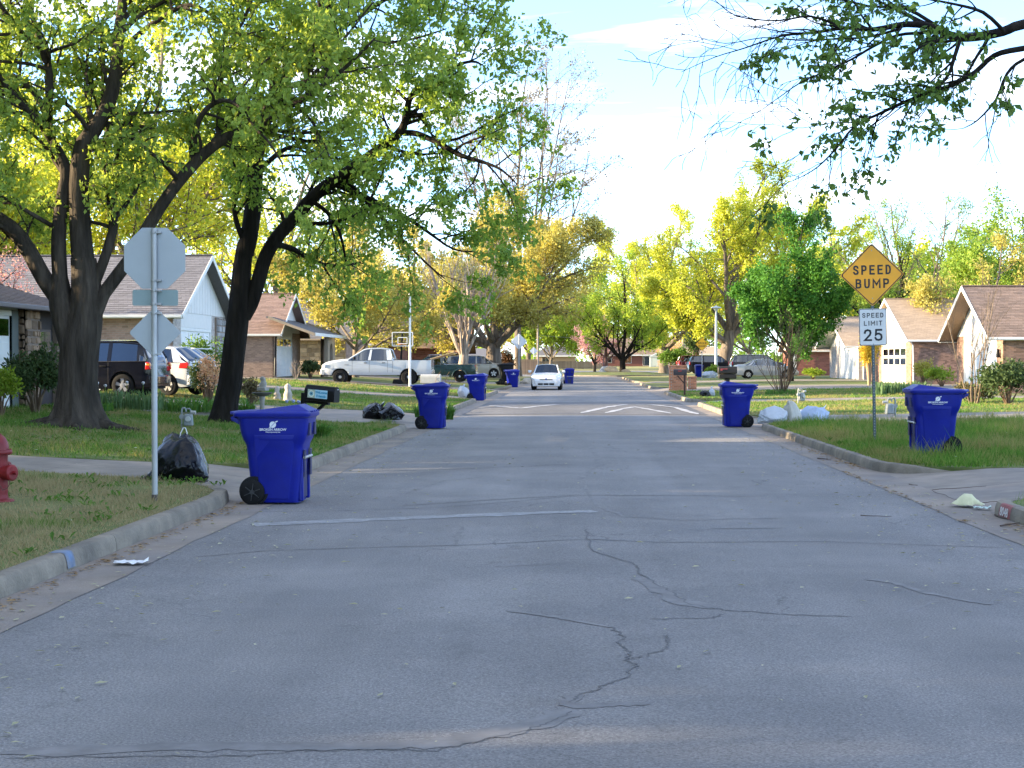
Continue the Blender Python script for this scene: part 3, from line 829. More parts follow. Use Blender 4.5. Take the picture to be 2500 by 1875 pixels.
            k_ = MB(); k_.bar(c - Rv * .018 - U * .02 + Vector((0, sy * .0012, 0)), c + Rv * .026 + U * .026 + Vector((0, sy * .0012, 0)), .004, .0015, up=(0, 1, 0)); k_.build('logo_stroke', m_cart, t, smooth=0)
    return t
def street(u, v):
    x, y = road_pt(u, v, .012); return x, y
x, y = street(668, 1231)
make_cart('trash_cart', 'nearest blue wheeled cart, in the gutter beside the round-topped black bag', m_cart, (x, y + .30, .012), R(0))
x, y = street(1052, 1047)
make_cart('trash_cart', 'blue wheeled cart in the gutter beside two glossy black bags', m_cart, (x, y + .30, .012), R(2))
x, y = street(1164, 978)
make_cart('trash_cart', 'blue wheeled cart with small white bag beside it on the lawn', m_cart, (x, y + .3, .012), R(-6), tilt=R(2))
p = GT(1250, 943); zc_ = gz(p.x, p.y)
make_cart('trash_cart', 'blue wheeled cart leaning tilted beside the tall black cart', m_cart, (p.x, p.y, zc_ + .02), R(14), tilt=R(6))
p = GT(1236, 939)
make_cart('trash_cart', 'tall black wheeled cart near the parked white sedan', m_cartk, (p.x, p.y - .3, gz(p.x, p.y)), R(10), logo=False).scale = (1.12, 1.12, 1.25)
x, y = street(1389, 937)
make_cart('trash_cart', 'blue wheeled cart seen end-on just past the white sedan', m_cart, (x, y, .01), R(-80), logo=False)
p = GT(2288, 1112)
make_cart('trash_cart', 'blue wheeled cart standing in tall grass beside the speed sign', m_cart, (p.x, p.y + .30, gz(p.x, p.y) - .01), R(180))
x, y = street(1801, 1043)
make_cart('trash_cart', 'blue wheeled cart in the gutter beside white trash bags', m_cart, (min(x, KR - .42), y + .3, .012), R(180))
p = GT(1706, 921)
make_cart('trash_cart', 'far blue wheeled cart behind the brick mailbox pillar', m_cart, (p.x, p.y, gz(p.x, p.y)), R(95), logo=False)

# ------------------------------------------------------------------ signs
m_signback = M('sign_back', (0.36, 0.39, 0.41), 0.45, 0.06, 3, metal=0.35)
m_yel = M('sign_yellow', (0.80, 0.36, 0.012), 0.45, 0.05, 3)
m_yel2 = M('sign_yellow_lit', (0.85, 0.45, 0.01), 0.45, 0.05, 3)  # sunlit copy of the sign yellow, its brightness put into the colour
m_ink = M('sign_black', (0.012, 0.012, 0.014), 0.5, 0.05, 3)
m_swhite = M('sign_white', (0.66, 0.66, 0.64), 0.45, 0.04, 3)
m_red = M('sign_red', (0.5, 0.02, 0.025), 0.45, 0.05)
m_grn = M('sign_green', (0.02, 0.16, 0.09), 0.45, 0.05)
def plate(t, name, poly, y, th, mat):
    """flat sign blank in the x-z plane, thickness along y"""
    return MB().prism([(a, y, b) for a, b in poly], (0, th, 0)).build(name, mat, t, smooth=0, bevel=.0015)
def rpoly(poly, r, n=4):
    out = []
    m_ = len(poly)
    for i in range(m_):
        p0, p1, p2 = (Vector(poly[(i + k) % m_]) for k in (-1, 0, 1))
        a, b = (p0 - p1).normalized(), (p2 - p1).normalized()
        half = a.angle(b) / 2; dl = r / math.tan(half)
        for k in range(n):
            t_ = k / (n - 1); s0, s1 = p1 + a * dl, p1 + b * dl
            out.append(tuple((s0 * (1 - t_) ** 2 + p1 * 2 * t_ * (1 - t_) + s1 * t_ * t_)))
    return out
def diamond(h, c=0): return [(0, c - h), (h, c), (0, c + h), (-h, c)]
def ring_plate(t, name, outer, inner, y, mat):
    n = len(outer); mb = MB()
    mb.add([(a, y, b) for a, b in outer] + [(a, y, b) for a, b in inner], [(i, (i + 1) % n, n + (i + 1) % n, n + i) for i in range(n)])
    return mb.build(name, mat, t, smooth=0, fix=False)
# stop sign seen from behind
p = GT(378, 1221); ds = math.hypot(p.x, p.y); k = ds / FPX
t = thing('stop_sign', 'back of a stop sign with two more blank sign backs on one steel post', 'sign', (p.x, p.y, gz(p.x, p.y)), R(4))
zof = lambda v: CAM_H + (882 - v) * k - gz(p.x, p.y)
MB().tube([(0, 0, -.3), (0, 0, zof(566))], .031, 16).build('post', m_galv, t)
MB().cyl((0, 0, -.02), (0, 0, .06), .034, n=16).build('post_foot', M('rusty_foot', (.10, .08, .07), .8, .3, 20), t)
c0 = zof(637); ro = (455 - 310) / 2 * k / math.cos(PI / 8)
octa = rpoly([(ro * math.cos(PI / 8 + q * PI / 4), c0 + ro * math.sin(PI / 8 + q * PI / 4)) for q in range(8)], .02)
plate(t, 'octagon_blank', octa, .036, .004, m_signback)
plate(t, 'octagon_face', [(a * .995, c0 + (b - c0) * .995) for a, b in octa], .0405, .001, m_red)
c1 = zof(731); w1, h1 = 108 / 2 * k, 38 / 2 * k
plate(t, 'street_name_blank', rpoly([(-w1 * .98, c1 - h1), (w1 * 1.02, c1 - h1), (w1 * 1.02, c1 + h1), (-w1 * .98, c1 + h1)], .02), .036, .003, M('plate_back_green', (.24, .31, .31), .5, .08, 3, metal=.3))
c2 = zof(814); r2 = 62 * k
plate(t, 'diamond_blank', rpoly(diamond(r2, c2), .03), .037, .004, m_signback)
for zz in (zof(576), zof(690), zof(714), zof(746), zof(768), zof(865)):
    o = MB(); o.lathe([(.034, -.012), (.036, -.012), (.036, .012), (.034, .012)], 16, (0, 0, zz)); o.box(-.014, .075, -.012, .036, zz - .011, zz + .011); o.build('bracket', m_galv, t, bevel=.002)
    MB().cyl((.03, -.03, zz), (.03, -.045, zz), .008, n=6).build('bolt', m_galv, t)

GLY = {
 'S': [[(.92, .80), (.80, .95), (.5, 1), (.2, .95), (.06, .78), (.14, .60), (.5, .51), (.84, .41), (.95, .22), (.82, .05), (.5, 0), (.2, .04), (.05, .20)]],
 'P': [[(.08, 0), (.08, 1), (.62, 1), (.88, .93), (.95, .73), (.88, .52), (.62, .45), (.08, .45)]],
 'E': [[(.95, 1), (.08, 1), (.08, 0), (.95, 0)], [(.08, .52), (.82, .52)]],
 'D': [[(.08, 0), (.08, 1), (.55, 1), (.85, .86), (.95, .5), (.85, .14), (.55, 0), (.08, 0)]],
 'B': [[(.08, 0), (.08, 1), (.6, 1), (.86, .92), (.88, .66), (.62, .54), (.08, .54)], [(.62, .54), (.92, .42), (.92, .10), (.62, 0), (.08, 0)]],
 'U': [[(.08, 1), (.08, .28), (.2, .06), (.5, 0), (.8, .06), (.92, .28), (.92, 1)]],
 'M': [[(.02, 0), (.02, 1), (.5, .34), (.98, 1), (.98, 0)]],
 'L': [[(.1, 1), (.1, 0), (.95, 0)]], 'I': [[(.5, 0), (.5, 1)]], 'T': [[(.02, 1), (.98, 1)], [(.5, 1), (.5, 0)]],
 '2': [[(.08, .74), (.16, .92), (.5, 1), (.84, .92), (.92, .72), (.80, .50), (.08, .0), (.97, 0)]],
 '5': [[(.90, 1), (.16, 1), (.10, .52), (.3, .62), (.6, .63), (.88, .50), (.95, .28), (.84, .07), (.5, 0), (.18, .05), (.05, .20)]]}
def stroke_text(body, t, cx, cz_, y, lw, lh, gap, st, mat, name='lettering'):
    """highway lettering: every letter a flat mitred stroke shape, one object per line of text"""
    ws = [lw * (.35 if c == 'I' else 1.3 if c == 'M' else 1) for c in body]; tot = sum(ws) + gap * (len(body) - 1); x = cx - tot / 2; mb = MB(); q_ = 0
    for c, w_ in zip(body, ws):
        for s_ in GLY[c]:
            P = [Vector((x + st / 2 + a * (w_ - st), cz_ - lh / 2 + st / 2 + b * (lh - st))) for a, b in s_]
            if c == 'I': P = [Vector((x + w_ / 2, p.y)) for p in P]
            closed = (P[0] - P[-1]).length < 1e-6
            n = len(P); vs = []
            for i in range(n):
                a = P[i] - P[i - 1] if i > 0 else (P[0] - P[-2] if closed else P[1] - P[0]); b = P[i + 1] - P[i] if i < n - 1 else (P[1] - P[0] if closed else P[-1] - P[-2])
                a.normalize(); b.normalize(); na, nb_ = Vector((-a.y, a.x)), Vector((-b.y, b.x)); m_ = (na + nb_); m_.normalize(); k_ = st / 2 / max(.45, m_.dot(na))
                e = Vector((0, 0))
                if not closed and i == 0: e = -a * st / 2
                if not closed and i == n - 1: e = b * st / 2
                vs += [(P[i].x + e.x + m_.x * k_, y - q_ * .00025, P[i].y + e.y + m_.y * k_), (P[i].x + e.x - m_.x * k_, y - q_ * .00025, P[i].y + e.y - m_.y * k_)]
            mb.add(vs, [(2 * i, 2 * i + 1, 2 * i + 3, 2 * i + 2) for i in range(n - 1)]); q_ += 1
        x += w_ + gap
    return tag(mb.build(name, mat, t, smooth=0, fix=False), kind='stuff')

def speed_bump_sign(t, cz_, r, y, yel, hole=True):
    plate(t, 'diamond_blank', rpoly(diamond(r, cz_), .045), y, .004, yel)
    ring_plate(t, 'border', rpoly(diamond(r * .975, cz_), .043), rpoly(diamond(r * .935, cz_), .04), y - .0012, m_ink)
    stroke_text('SPEED', t, 0, cz_ + r * .155, y - .0025, r * .185, r * .30, r * .065, r * .052, m_ink)
    stroke_text('BUMP', t, 0, cz_ - r * .275, y - .0025, r * .20, r * .30, r * .065, r * .052, m_ink)
    for zz in (cz_ + r * .76, cz_ - r * .74): MB().cyl((0, y - .006, zz), (0, y + .03, zz), .009, n=8).build('bolt', m_galv, t)
# speed bump + speed limit
p = GT(2136, 1080); dd = 25.8; sc_ = p.y / dd
dd = Vector((p.x, p.y)).length; k = dd / FPX * .985
t = thing('speed_sign', 'yellow SPEED BUMP diamond above white SPEED LIMIT 25 plate on perforated post', 'sign', (p.x, p.y, gz(p.x, p.y) - .02), R(-3))
t.rotation_euler.y = R(-1.2)
zof = lambda v: CAM_H + (882 - v) * k - gz(p.x, p.y)
u_ = MB(); H_ = zof(735)
pr = [(-.028, .018), (-.018, .018), (-.014, -.012), (.014, -.012), (.018, .018), (.028, .018), (.028, .014), (.020, .014), (.017, -.016), (-.017, -.016), (-.020, .014), (-.028, .014)]
u_.prism([(a, b, -.4) for a, b in pr], (0, 0, H_ + .4)); u_.build('post', M('post_green_steel', (.10, .13, .13), .5, .15, 9, metal=.5), t, smooth=0)
ho = MB()
zz = .1
while zz < zof(850): ho.lathe([(.0065, -.0165), (.0065, -.0175)], 8, (0, 0, zz), 'y'); zz += .0508
tag(ho.build('post_hole', M('hole_pale', (.5, .52, .5), .7, .1), t, smooth=0), kind='stuff')
speed_bump_sign(t, zof(671), 76.5 * k, -.022, m_yel)
wz, cz_ = 33 * k, zof(797); hz = 44.5 * k
outer = rpoly([(-wz, cz_ - hz), (wz, cz_ - hz), (wz, cz_ + hz), (-wz, cz_ + hz)], .03)
plate(t, 'limit_blank', outer, -.022, .004, m_swhite)
ring_plate(t, 'border', [(a * .985, cz_ + (b - cz_) * .988) for a, b in outer], [(a * .945, cz_ + (b - cz_) * .958) for a, b in outer], -.0235, m_ink)
stroke_text('SPEED', t, 0, cz_ + hz * .64, -.0248, .062, .085, .017, .0145, m_ink)
stroke_text('LIMIT', t, 0, cz_ + hz * .21, -.0248, .060, .085, .022, .0145, m_ink)
stroke_text('25', t, 0, cz_ - hz * .43, -.0248, .155, .215, .035, .035, m_ink)
for zz in (cz_ + hz * .93, cz_ - hz * .92): MB().cyl((0, -.026, zz), (0, -.018, zz), .007, n=8).build('bolt', m_ink, t)
# far yellow sign on the right verge
p = GT(1714, 928); d_ = Vector((p.x, p.y)).length; k = d_ / FPX
t = thing('speed_sign', 'far bright yellow SPEED BUMP diamond on a thin post', 'sign', (p.x, p.y, gz(p.x, p.y)))
zof = lambda v: CAM_H + (882 - v) * k - gz(p.x, p.y)
MB().tube([(0, .05, -.2), (0, .05, zof(835))], .028, 10).build('post', m_galv, t)
speed_bump_sign(t, zof(841), 16.5 * k, -.0, m_yel2)
# far sign backs on the left verge
for (u, vb, vc, hw, lab) in ((1267, 935, 834, 20, 'pale back of a diamond sign behind the black cart'), (1303, 906, 857, 10, 'small far back of a diamond sign on a steel post')):
    p = GT(u, vb); d_ = Vector((p.x, p.y)).length; k = d_ / FPX
    t = thing('diamond_sign', lab, 'sign', (p.x, p.y, gz(p.x, p.y)), R(2))
    zof = lambda v: CAM_H + (882 - v) * k - gz(p.x, p.y)
    MB().tube([(0, 0, -.2), (0, 0, zof(vc - hw * .9))], .03, 10).build('post', m_galv, t)
    plate(t, 'diamond_blank', rpoly(diamond(hw * k, zof(vc)), .05), .034, .004, M('sign_back_pale', (.6, .62, .63), .5, .05, 3, metal=.2))
    for q in (.5, -.5): MB().box(-.04, .04, -.034, .034, zof(vc) + q * hw * k - .012, zof(vc) + q * hw * k + .012).build('bracket', m_galv, t)
# stop sign post far right centre
p = GT(1618, 905); d_ = Vector((p.x, p.y)).length; k = d_ / FPX
t = thing('stop_sign', 'far dull red stop sign on a brown post beside the green hedge', 'sign', (p.x, p.y, gz(p.x, p.y)))
zof = lambda v: CAM_H + (882 - v) * k - gz(p.x, p.y)
MB().tube([(0, 0.06, -.2), (0, 0.06, zof(866))], .07, 8).build('post', M('brown_post', (.12, .05, .04), .8, .2), t)
plate(t, 'octagon_face', [(8.5 * k * math.cos(PI / 8 + q * PI / 4), zof(868) + 6 * k * math.sin(PI / 8 + q * PI / 4)) for q in range(8)], 0, .02, M('dull_red', (.22, .05, .055), .6, .1))
MB().box(-8 * k, 8 * k, 0, .3, zof(887), zof(873)).build('notice_box', M('brown_box', (.16, .085, .07), .8, .2), t, bevel=.02)
from mathutils import noise as mnoise
# ------------------------------------------------------------------ fire hydrant
m_hyd = M('hydrant_red', (0.21, 0.011, 0.014), 0.45, 0.25, 7, bump=0.2, bscale=30, spec=.35, c2=(.15, .02, .018), c2scale=5, c2amt=.3)
p = GT(-7, 1222); gzv = gz(p.x, p.y)
t = thing('fire_hydrant', 'red fire hydrant on the verge at the left edge', 'fire hydrant', (p.x, p.y, gzv - .02), R(-22))
MB().lathe([(.17, -.1), (.17, .02), (.165, .03), (.115, .04), (.11, .08)], 28).build('base_flange', m_hyd, t)
MB().lathe([(.108, .06), (.106, .42), (.108, .47), (.112, .50)], 28).build('barrel', m_hyd, t)
MB().lathe([(.112, .495), (.148, .50), (.152, .508), (.152, .53), (.148, .538), (.12, .542)], 28).build('bonnet_flange', m_hyd, t)
MB().lathe([(.122, .54), (.12, .57), (.108, .62), (.084, .665), (.056, .69), (.045, .694), (.045, .705), (.03, .71)], 28).build('bonnet', m_hyd, t)
MB().lathe([(.022, .705), (.022, .745), (.016, .75)], 5).build('operating_nut', m_galv, t)
for (ang, r, l, z) in ((0, .078, .215, .31), (90, .052, .17, .36), (-90, .052, .17, .36)):
    c, s_ = math.cos(R(ang)), math.sin(R(ang)); D = Vector((c, s_, 0))
    nz = MB(); nz.tube([D * .07 + Vector((0, 0, z)), D * (l - .06) + Vector((0, 0, z))], r * .92, 20); no = nz.build('nozzle', m_hyd, t)
    cp = MB(); cp.tube([D * (l - .058) + Vector((0, 0, z)), D * (l - .052) + Vector((0, 0, z)), D * (l - .012) + Vector((0, 0, z)), D * l + Vector((0, 0, z))], [r * .98, r * 1.08, r * 1.08, r * .9], 20); cp.build('nozzle_cap', m_hyd, no)
    MB().tube([D * l + Vector((0, 0, z)), D * (l + .045) + Vector((0, 0, z))], [.02, .018], 5).build('cap_nut', m_hyd, no)
ch = MB(); ch.tube([(.2, -.03, .27), (.21, -.05, .2), (.2, -.07, .16), (.16, -.09, .14), (.12, -.1, .2)], .006, 5); ch.build('chain', M('rust_chain', (.12, .04, .03), .8, .3, 30), t)
for k in range(8):
    a = k * PI / 4 + .2; MB().cyl((.138 * math.cos(a), .138 * math.sin(a), .49), (.138 * math.cos(a), .138 * math.sin(a), .548), .01, n=6).build('flange_bolt', m_hyd, t)

# ------------------------------------------------------------------ trash bags
m_bagk = M('bag_black', (0.0022, 0.0026, 0.0042), 0.2, 0.3, 8, bump=0.3, bscale=9, spec=0.3)
m_bagw = M('bag_white', (0.42, 0.45, 0.49), 0.42, 0.12, 5, bump=0.25, bscale=14)
m_bagb = M('bag_bluish', (0.33, 0.40, 0.52), 0.42, 0.12, 5, bump=0.25, bscale=14)
m_bagt = M('bag_cream', (0.44, 0.42, 0.36), 0.42, 0.12, 5, bump=0.25, bscale=14)
m_tie = M('tie_white', (.75, .74, .72), .5, .05)
def bag(name, label, mat, loc, sx, sy, sz, seed, neck=(0, 0, 1), rz_=0.0, tie=None, group=None, tail=None):
    t = thing(name, label, 'trash bag', loc, rz_, group)
    bm = bmesh.new(); bmesh.ops.create_icosphere(bm, subdivisions=5, radius=1.0)
    nk = Vector(neck).normalized(); off = Vector((seed * 3.7, seed * 1.9, seed))
    rg = random.Random(seed)
    planes = [(Vector((rg.uniform(-1, 1), rg.uniform(-1, 1), rg.uniform(-.6, 1))).normalized(), rg.uniform(.72, .9)) for _ in range(8)]
    for v in bm.verts:
        d = v.co.normalized(); c = d.dot(nk)
        r = 1 + .22 * mnoise.noise(d * 1.4 + off)
        side = d - nk * c; a = math.atan2(side.y + .3 * side.z, side.x + .2 * side.z)
        pl = math.sin(a * 13 + 3 * mnoise.noise(d * 2 + off)) * .5 + math.sin(a * 7 + seed) * .5
        r += .055 * pl * max(0, c + .25)
        cr = 1 - abs(mnoise.noise(d * 2.6 + off * 2)) * 2; r += .10 * (max(0, cr) ** 4)
        cr = 1 - abs(mnoise.noise(d * 5.2 - off)) * 2; r += .055 * (max(0, cr) ** 4)
        cr = 1 - abs(mnoise.noise(d * 10.5 + off)) * 2; r += .022 * (max(0, cr) ** 3)
        for n_, k_ in planes:
            q = d.dot(n_) * r
            if q > k_: r *= (k_ + (q - k_) * .25) / q
        if c > .86: r *= 1 - .1 * (c - .86) / .14
        if c > .975: r *= 1 + (c - .975) * 4
        q = d * r
        if q.z < -.55: q.z = -.55 - (abs(q.z) - .55) * .12; q.x *= 1.07; q.y *= 1.07
        tp_ = 1 + .10 * max(0, q.z)
        q.x *= tp_; q.y *= tp_
        v.co = Vector((q.x * sx / 2, q.y * sy / 2, (q.z + .62) / 1.62 * sz))
    me = bpy.data.meshes.new(name); bm.to_mesh(me); bm.free(); me.materials.append(mat); finish(me, 50)
    link('sack', me, t)
    top = Vector((nk.x * sx / 2, nk.y * sy / 2, (nk.z + .62) / 1.62 * sz)) * 1.0
    if tie == 'loop':
        MB().tube([top + Vector((-.05, 0, -.04)), top + Vector((-.045, 0, .01)), top + Vector((-.01, 0, .075)), top + Vector((.015, 0, .075)), top + Vector((.035, 0, .02)), top + Vector((.03, 0, -.04))], .007, 6).build('drawstring', m_tie, t)
    elif tie == 'ears':
        e = MB()
        e.tube([top + Vector((0, 0, -.03)), top + Vector((.05, 0, .03)), top + Vector((.10, .01, .09))], [.012, .02, .006], 6)
        e.build('drawstring', m_tie, t)
    elif tie == 'knot':
        e = MB(); e.tube([top + Vector((0, 0, -.05)), top, top + Vector((.02, .01, .05)), top + Vector((.05, .02, .09))], [.05, .022, .035, .012], 8); e.build('knot', mat, t)
    if tail:
        e = MB(); P = [Vector(q) for q in tail]; n = len(P)
        rr = [.11 * (1 - .55 * i / (n - 1)) * (1 + .3 * math.sin(i * 2.3)) for i in range(n)]
        e.tube(P, rr, 9); e.build('loose_end', mat, t, smooth=30)
    return t
p = GT(438, 1172); k = p.y / FPX
bag('trash_bag', 'round-topped black bag with white drawstring behind the sign post', m_bagk, (p.x - .02, p.y + .18, gz(p.x, p.y) - .06), .64, .56, .62, 3, (.12, -.05, 1), tie='loop', tail=[(-.2, -.1, .10), (-.32, -.12, .07), (-.4, -.14, .06), (-.46, -.16, .03)])
p = GT(912, 1020)
bag('trash_bag', 'slack black bag, farther from the cart of the glossy pair', m_bagk, (p.x, p.y, gz(p.x, p.y) - .04), .60, .5, .42, 8, (.5, 0, .7), tie='ears', group='black bags on the driveway')
p = GT(953, 1022)
bag('trash_bag', 'bulging black bag with white tag, nearer the cart', m_bagk, (p.x, p.y, gz(p.x, p.y) - .04), .62, .55, .42, 14, (-.6, -.1, .6), tie='knot', group='black bags on the driveway')
p = GT(1887, 1031)
bag('trash_bag', 'white bag slumped at the kerb end of the white pile', m_bagw, (p.x, p.y + .1, gz(p.x, p.y) - .05), .66, .55, .40, 21, (-.7, -.2, .3), tie='knot', group='white bags beside the cart')
p = GT(1932, 1030)
bag('trash_bag', 'cream bag standing tallest in the white pile', m_bagt, (p.x, p.y + .05, gz(p.x, p.y) - .05), .46, .46, .55, 25, (-.3, -.3, .9), group='white bags beside the cart')
p = GT(1985, 1028)
bag('trash_bag', 'pale bluish bag lying flat at the grass end of the pile', m_bagb, (p.x, p.y + .1, gz(p.x, p.y) - .05), .74, .6, .40, 31, (.4, 0, .5), tie='ears', group='white bags beside the cart')
p = GT(1940, 1026)
bag('trash_bag', 'small bluish bag squeezed between the cream bag and the flat one', m_bagb, (p.x + .22, p.y - .02, gz(p.x, p.y) - .05), .42, .4, .30, 35, (.2, 0, .9), tie='knot', group='white bags beside the cart')
p = GT(1132, 967)
bag('trash_bag', 'small white bag on the grass beside the third left cart', m_bagw, (p.x, p.y, gz(p.x, p.y) - .03), .46, .4, .44, 41, (0, 0, 1), tie='knot')
for i, (u, v, w, h) in enumerate(((1223, 939, .62, .32), (1241, 940, .42, .30))):
    p = GT(u, v); bag('trash_bag', ('wider black bag on the lawn near the tall black cart', 'smaller black bag right against the tall black cart')[i], m_bagk, (p.x, p.y, gz(p.x, p.y) - .03), w, .5, h, 51 + i, (.5, 0, .6))
p = GT(1287, 937)
bag('trash_bag', 'beige bag behind the bonnet of the white sedan', M('bag_beige', (.42, .36, .28), .6, .15, 6), (p.x, p.y, gz(p.x, p.y) - .03), .62, .5, .5, 61, (0, 0, 1))
p = GT(1722, 967)
bag('trash_bag', 'black bag lying on the grass by the right mailbox', m_bagk, (p.x, p.y, gz(p.x, p.y) - .03), .52, .4, .26, 66, (.6, 0, .5))
p = GT(1738, 966)
bag('trash_bag', 'small upright white bag touching the black bag by the right mailbox', m_bagw, (p.x, p.y, gz(p.x, p.y) - .03), .26, .3, .34, 67, (-.2, 0, 1), tie='knot')
p = GT(1732, 922)
bag('trash_bag', 'far white bag beside the lamp post', m_bagw, (p.x, p.y, gz(p.x, p.y) - .03), 1.1, .8, .6, 71, (0, 0, 1))

# ------------------------------------------------------------------ mailboxes
m_mbk = M('mailbox_black', (0.003, 0.003, 0.0045), 0.4, 0.12, 8, spec=.25)
m_mgr = M('mailbox_grey', (0.36, 0.37, 0.36), 0.6, 0.12, 8)
m_mpl = M('mailbox_plastic', (0.018, 0.016, 0.014), 0.55, 0.1, 8, spec=.3)
def arch(w, h, n=10):
    r = w / 2; return [(-r, 0), (r, 0)] + [(r * math.cos(PI * k / n), h - r + r * math.sin(PI * k / n)) for k in range(n + 1)]
def mailbox_body(t, x0, x1, z, w, h, mat, nm='box'):
    P = arch(w, h)
    o = MB().prism([(x0, a, z + b) for a, b in P], (x1 - x0, 0, 0)).build(nm, mat, t, smooth=40, bevel=.004)
    MB().prism([(x1, a * 1.02, z + (b - h / 2) * 1.02 + h / 2) for a, b in P], (.018, 0, 0)).build('door', mat, t, smooth=40, bevel=.004)
    MB().box(x1 + .018, x1 + .035, -.02, .02, z + h * .8, z + h * .87).build('door_latch', m_galv, t, bevel=.003)
    return o
# black one with the welcome plate
xm, ym = W(775, 950, 25.6).x, W(775, 950, 25.6).y
t = thing('mailbox', 'black mailbox with blue Welcome plate on a black braced post', 'mailbox', (xm, ym, gz(xm, ym)), R(-20)); t.rotation_euler.y = R(4.5)
zb = .80
mailbox_body(t, -.27, .28, zb, .19, .255, m_mbk)
MB().box(-.36, -.29, -.045, .045, -.3, zb + .11).build('post', m_mbk, t, bevel=.006)
MB().box(-.36, .16, -.04, .04, zb - .055, zb - .008).build('arm', m_mbk, t, bevel=.004)
MB().bar((-.33, 0, zb - .42), (.08, 0, zb - .04), .05, .045).build('brace', m_mbk, t, bevel=.004)
m_wb = M('plate_blue', (.36, .58, .68), .5, .05); m_wt = M('plate_teal', (.02, .25, .42), .5, .05)
MB().box(-.20, .17, -.1015, -.0965, zb + .045, zb + .185).build('welcome_plate', m_wb, t, bevel=.002)
MB().box(-.20, -.06, -.1028, -.1016, zb + .045, zb + .185).build('picture_panel', M('plate_sage', (.36, .43, .33), .6, .1, 30), t)
fl = MB(); fl.lathe([(.058, -.1035), (.0, -.1036)], 12, (-.13, 0, zb + .115), 'y'); fl.build('flower_ring', M('petal_pale', (.62, .66, .55), .6, .2, 40), t)
MB().lathe([(.036, -.1045), (.0, -.1046)], 14, (-.13, 0, zb + .115), 'y').build('flower_middle', M('petal_blue', (.14, .36, .42), .6, .2, 60), t)
MB().lathe([(.016, -.1055), (.0, -.1056)], 12, (-.13, 0, zb + .115), 'y').build('flower_centre', M('petal_dark', (.03, .08, .16), .6, .1), t)
flat_text('WeLcome', .056, m_wt, t, (.055, -.1042, zb + .145), (1, 0, 0), (0, 0, 1), bold=.002, xs=.92)
flat_text('Friends', .060, m_wt, t, (.055, -.1042, zb + .083), (1, 0, 0), (0, 0, 1), bold=.002, xs=1.0)
# grey one farther along
xm, ym = W(1052, 905, 46).x, W(1052, 905, 46).y
t = thing('mailbox', 'weathered pale grey mailbox with dead vines on its post', 'mailbox', (xm, ym, gz(xm, ym)), R(-4))
mailbox_body(t, -.30, .28, .80, .20, .27, m_mgr)
MB().box(.15, .24, -.045, .045, -.2, .80).build('post', M('grey_wood', (.3, .27, .23), .85, .2, 8), t, bevel=.005)
MB().box(-.25, .25, -.04, .04, .75, .795).build('arm', M('grey_wood', (.3, .27, .23), .85, .2, 8), t, bevel=.005)
vi = MB(); rv = random.Random(3)
for k in range(14):
    q = [Vector((.2 + rv.uniform(-.05, .05), rv.uniform(-.06, .06), .3))]
    for j in range(5): q.append(q[-1] + Vector((rv.uniform(-.05, .16), rv.uniform(-.1, .1), rv.uniform(.05, .22))))
    vi.tube(q, [.008, .007, .006, .005, .004, .003], 4)
tag(vi.build('dead_vine', M('vine_brown', (.16, .10, .06), .9, .3), t), kind='stuff')
# right side: braced black box, big grey plastic box
xm, ym = W(1664, 905, 66).x, W(1664, 905, 66).y
t = thing('mailbox', 'dark mailbox on a slim brown braced post in front of brick', 'mailbox', (xm, ym, gz(xm, ym)), R(180))
mailbox_body(t, -.22, .33, .86, .2, .25, M('mailbox_brown', (.03, .018, .016), .5, .15))
MB().box(-.17, -.09, -.04, .04, -.2, .86).build('post', M('post_brown', (.06, .03, .02), .8, .2), t, bevel=.004)
MB().bar((-.13, 0, .50), (.18, 0, .84), .05, .05).build('brace', M('post_brown', (.06, .03, .02), .8, .2), t, bevel=.004)
MB().box(.0, .16, .1, .112, 1.02, 1.06).build('flag', M('flag_red', (.4, .03, .02), .5, .05), t)
xm, ym = W(1775, 905, 49).x, W(1775, 905, 49).y
t = thing('mailbox', 'large dark plastic mailbox with red flag behind the cart', 'mailbox', (xm, ym, gz(xm, ym)), R(180))
P = arch(.34, .30)
MB().prism([(-.31, a, 1.06 + b * .9) for a, b in [(-.16, 0), (.16, 0), (.16, .18), (.12, .26), (-.12, .26), (-.16, .18)]], (.61, 0, 0)).build('box', m_mpl, t, smooth=30, bevel=.03)
MB().box(-.29, .28, -.14, .14, .90, 1.055).build('lower_tray', m_mpl, t, bevel=.03)
MB().box(-.08, .08, -.09, .09, -.2, .9).build('post', m_mpl, t, bevel=.02)
MB().box(-.0, .22, .162, .175, 1.20, 1.225).box(.16, .22, .162, .175, 1.16, 1.199).build('flag', M('flag_red2', (.35, .05, .05), .5, .05), t)
t.children[-1]
tag(t.children[-1], kind='stuff')

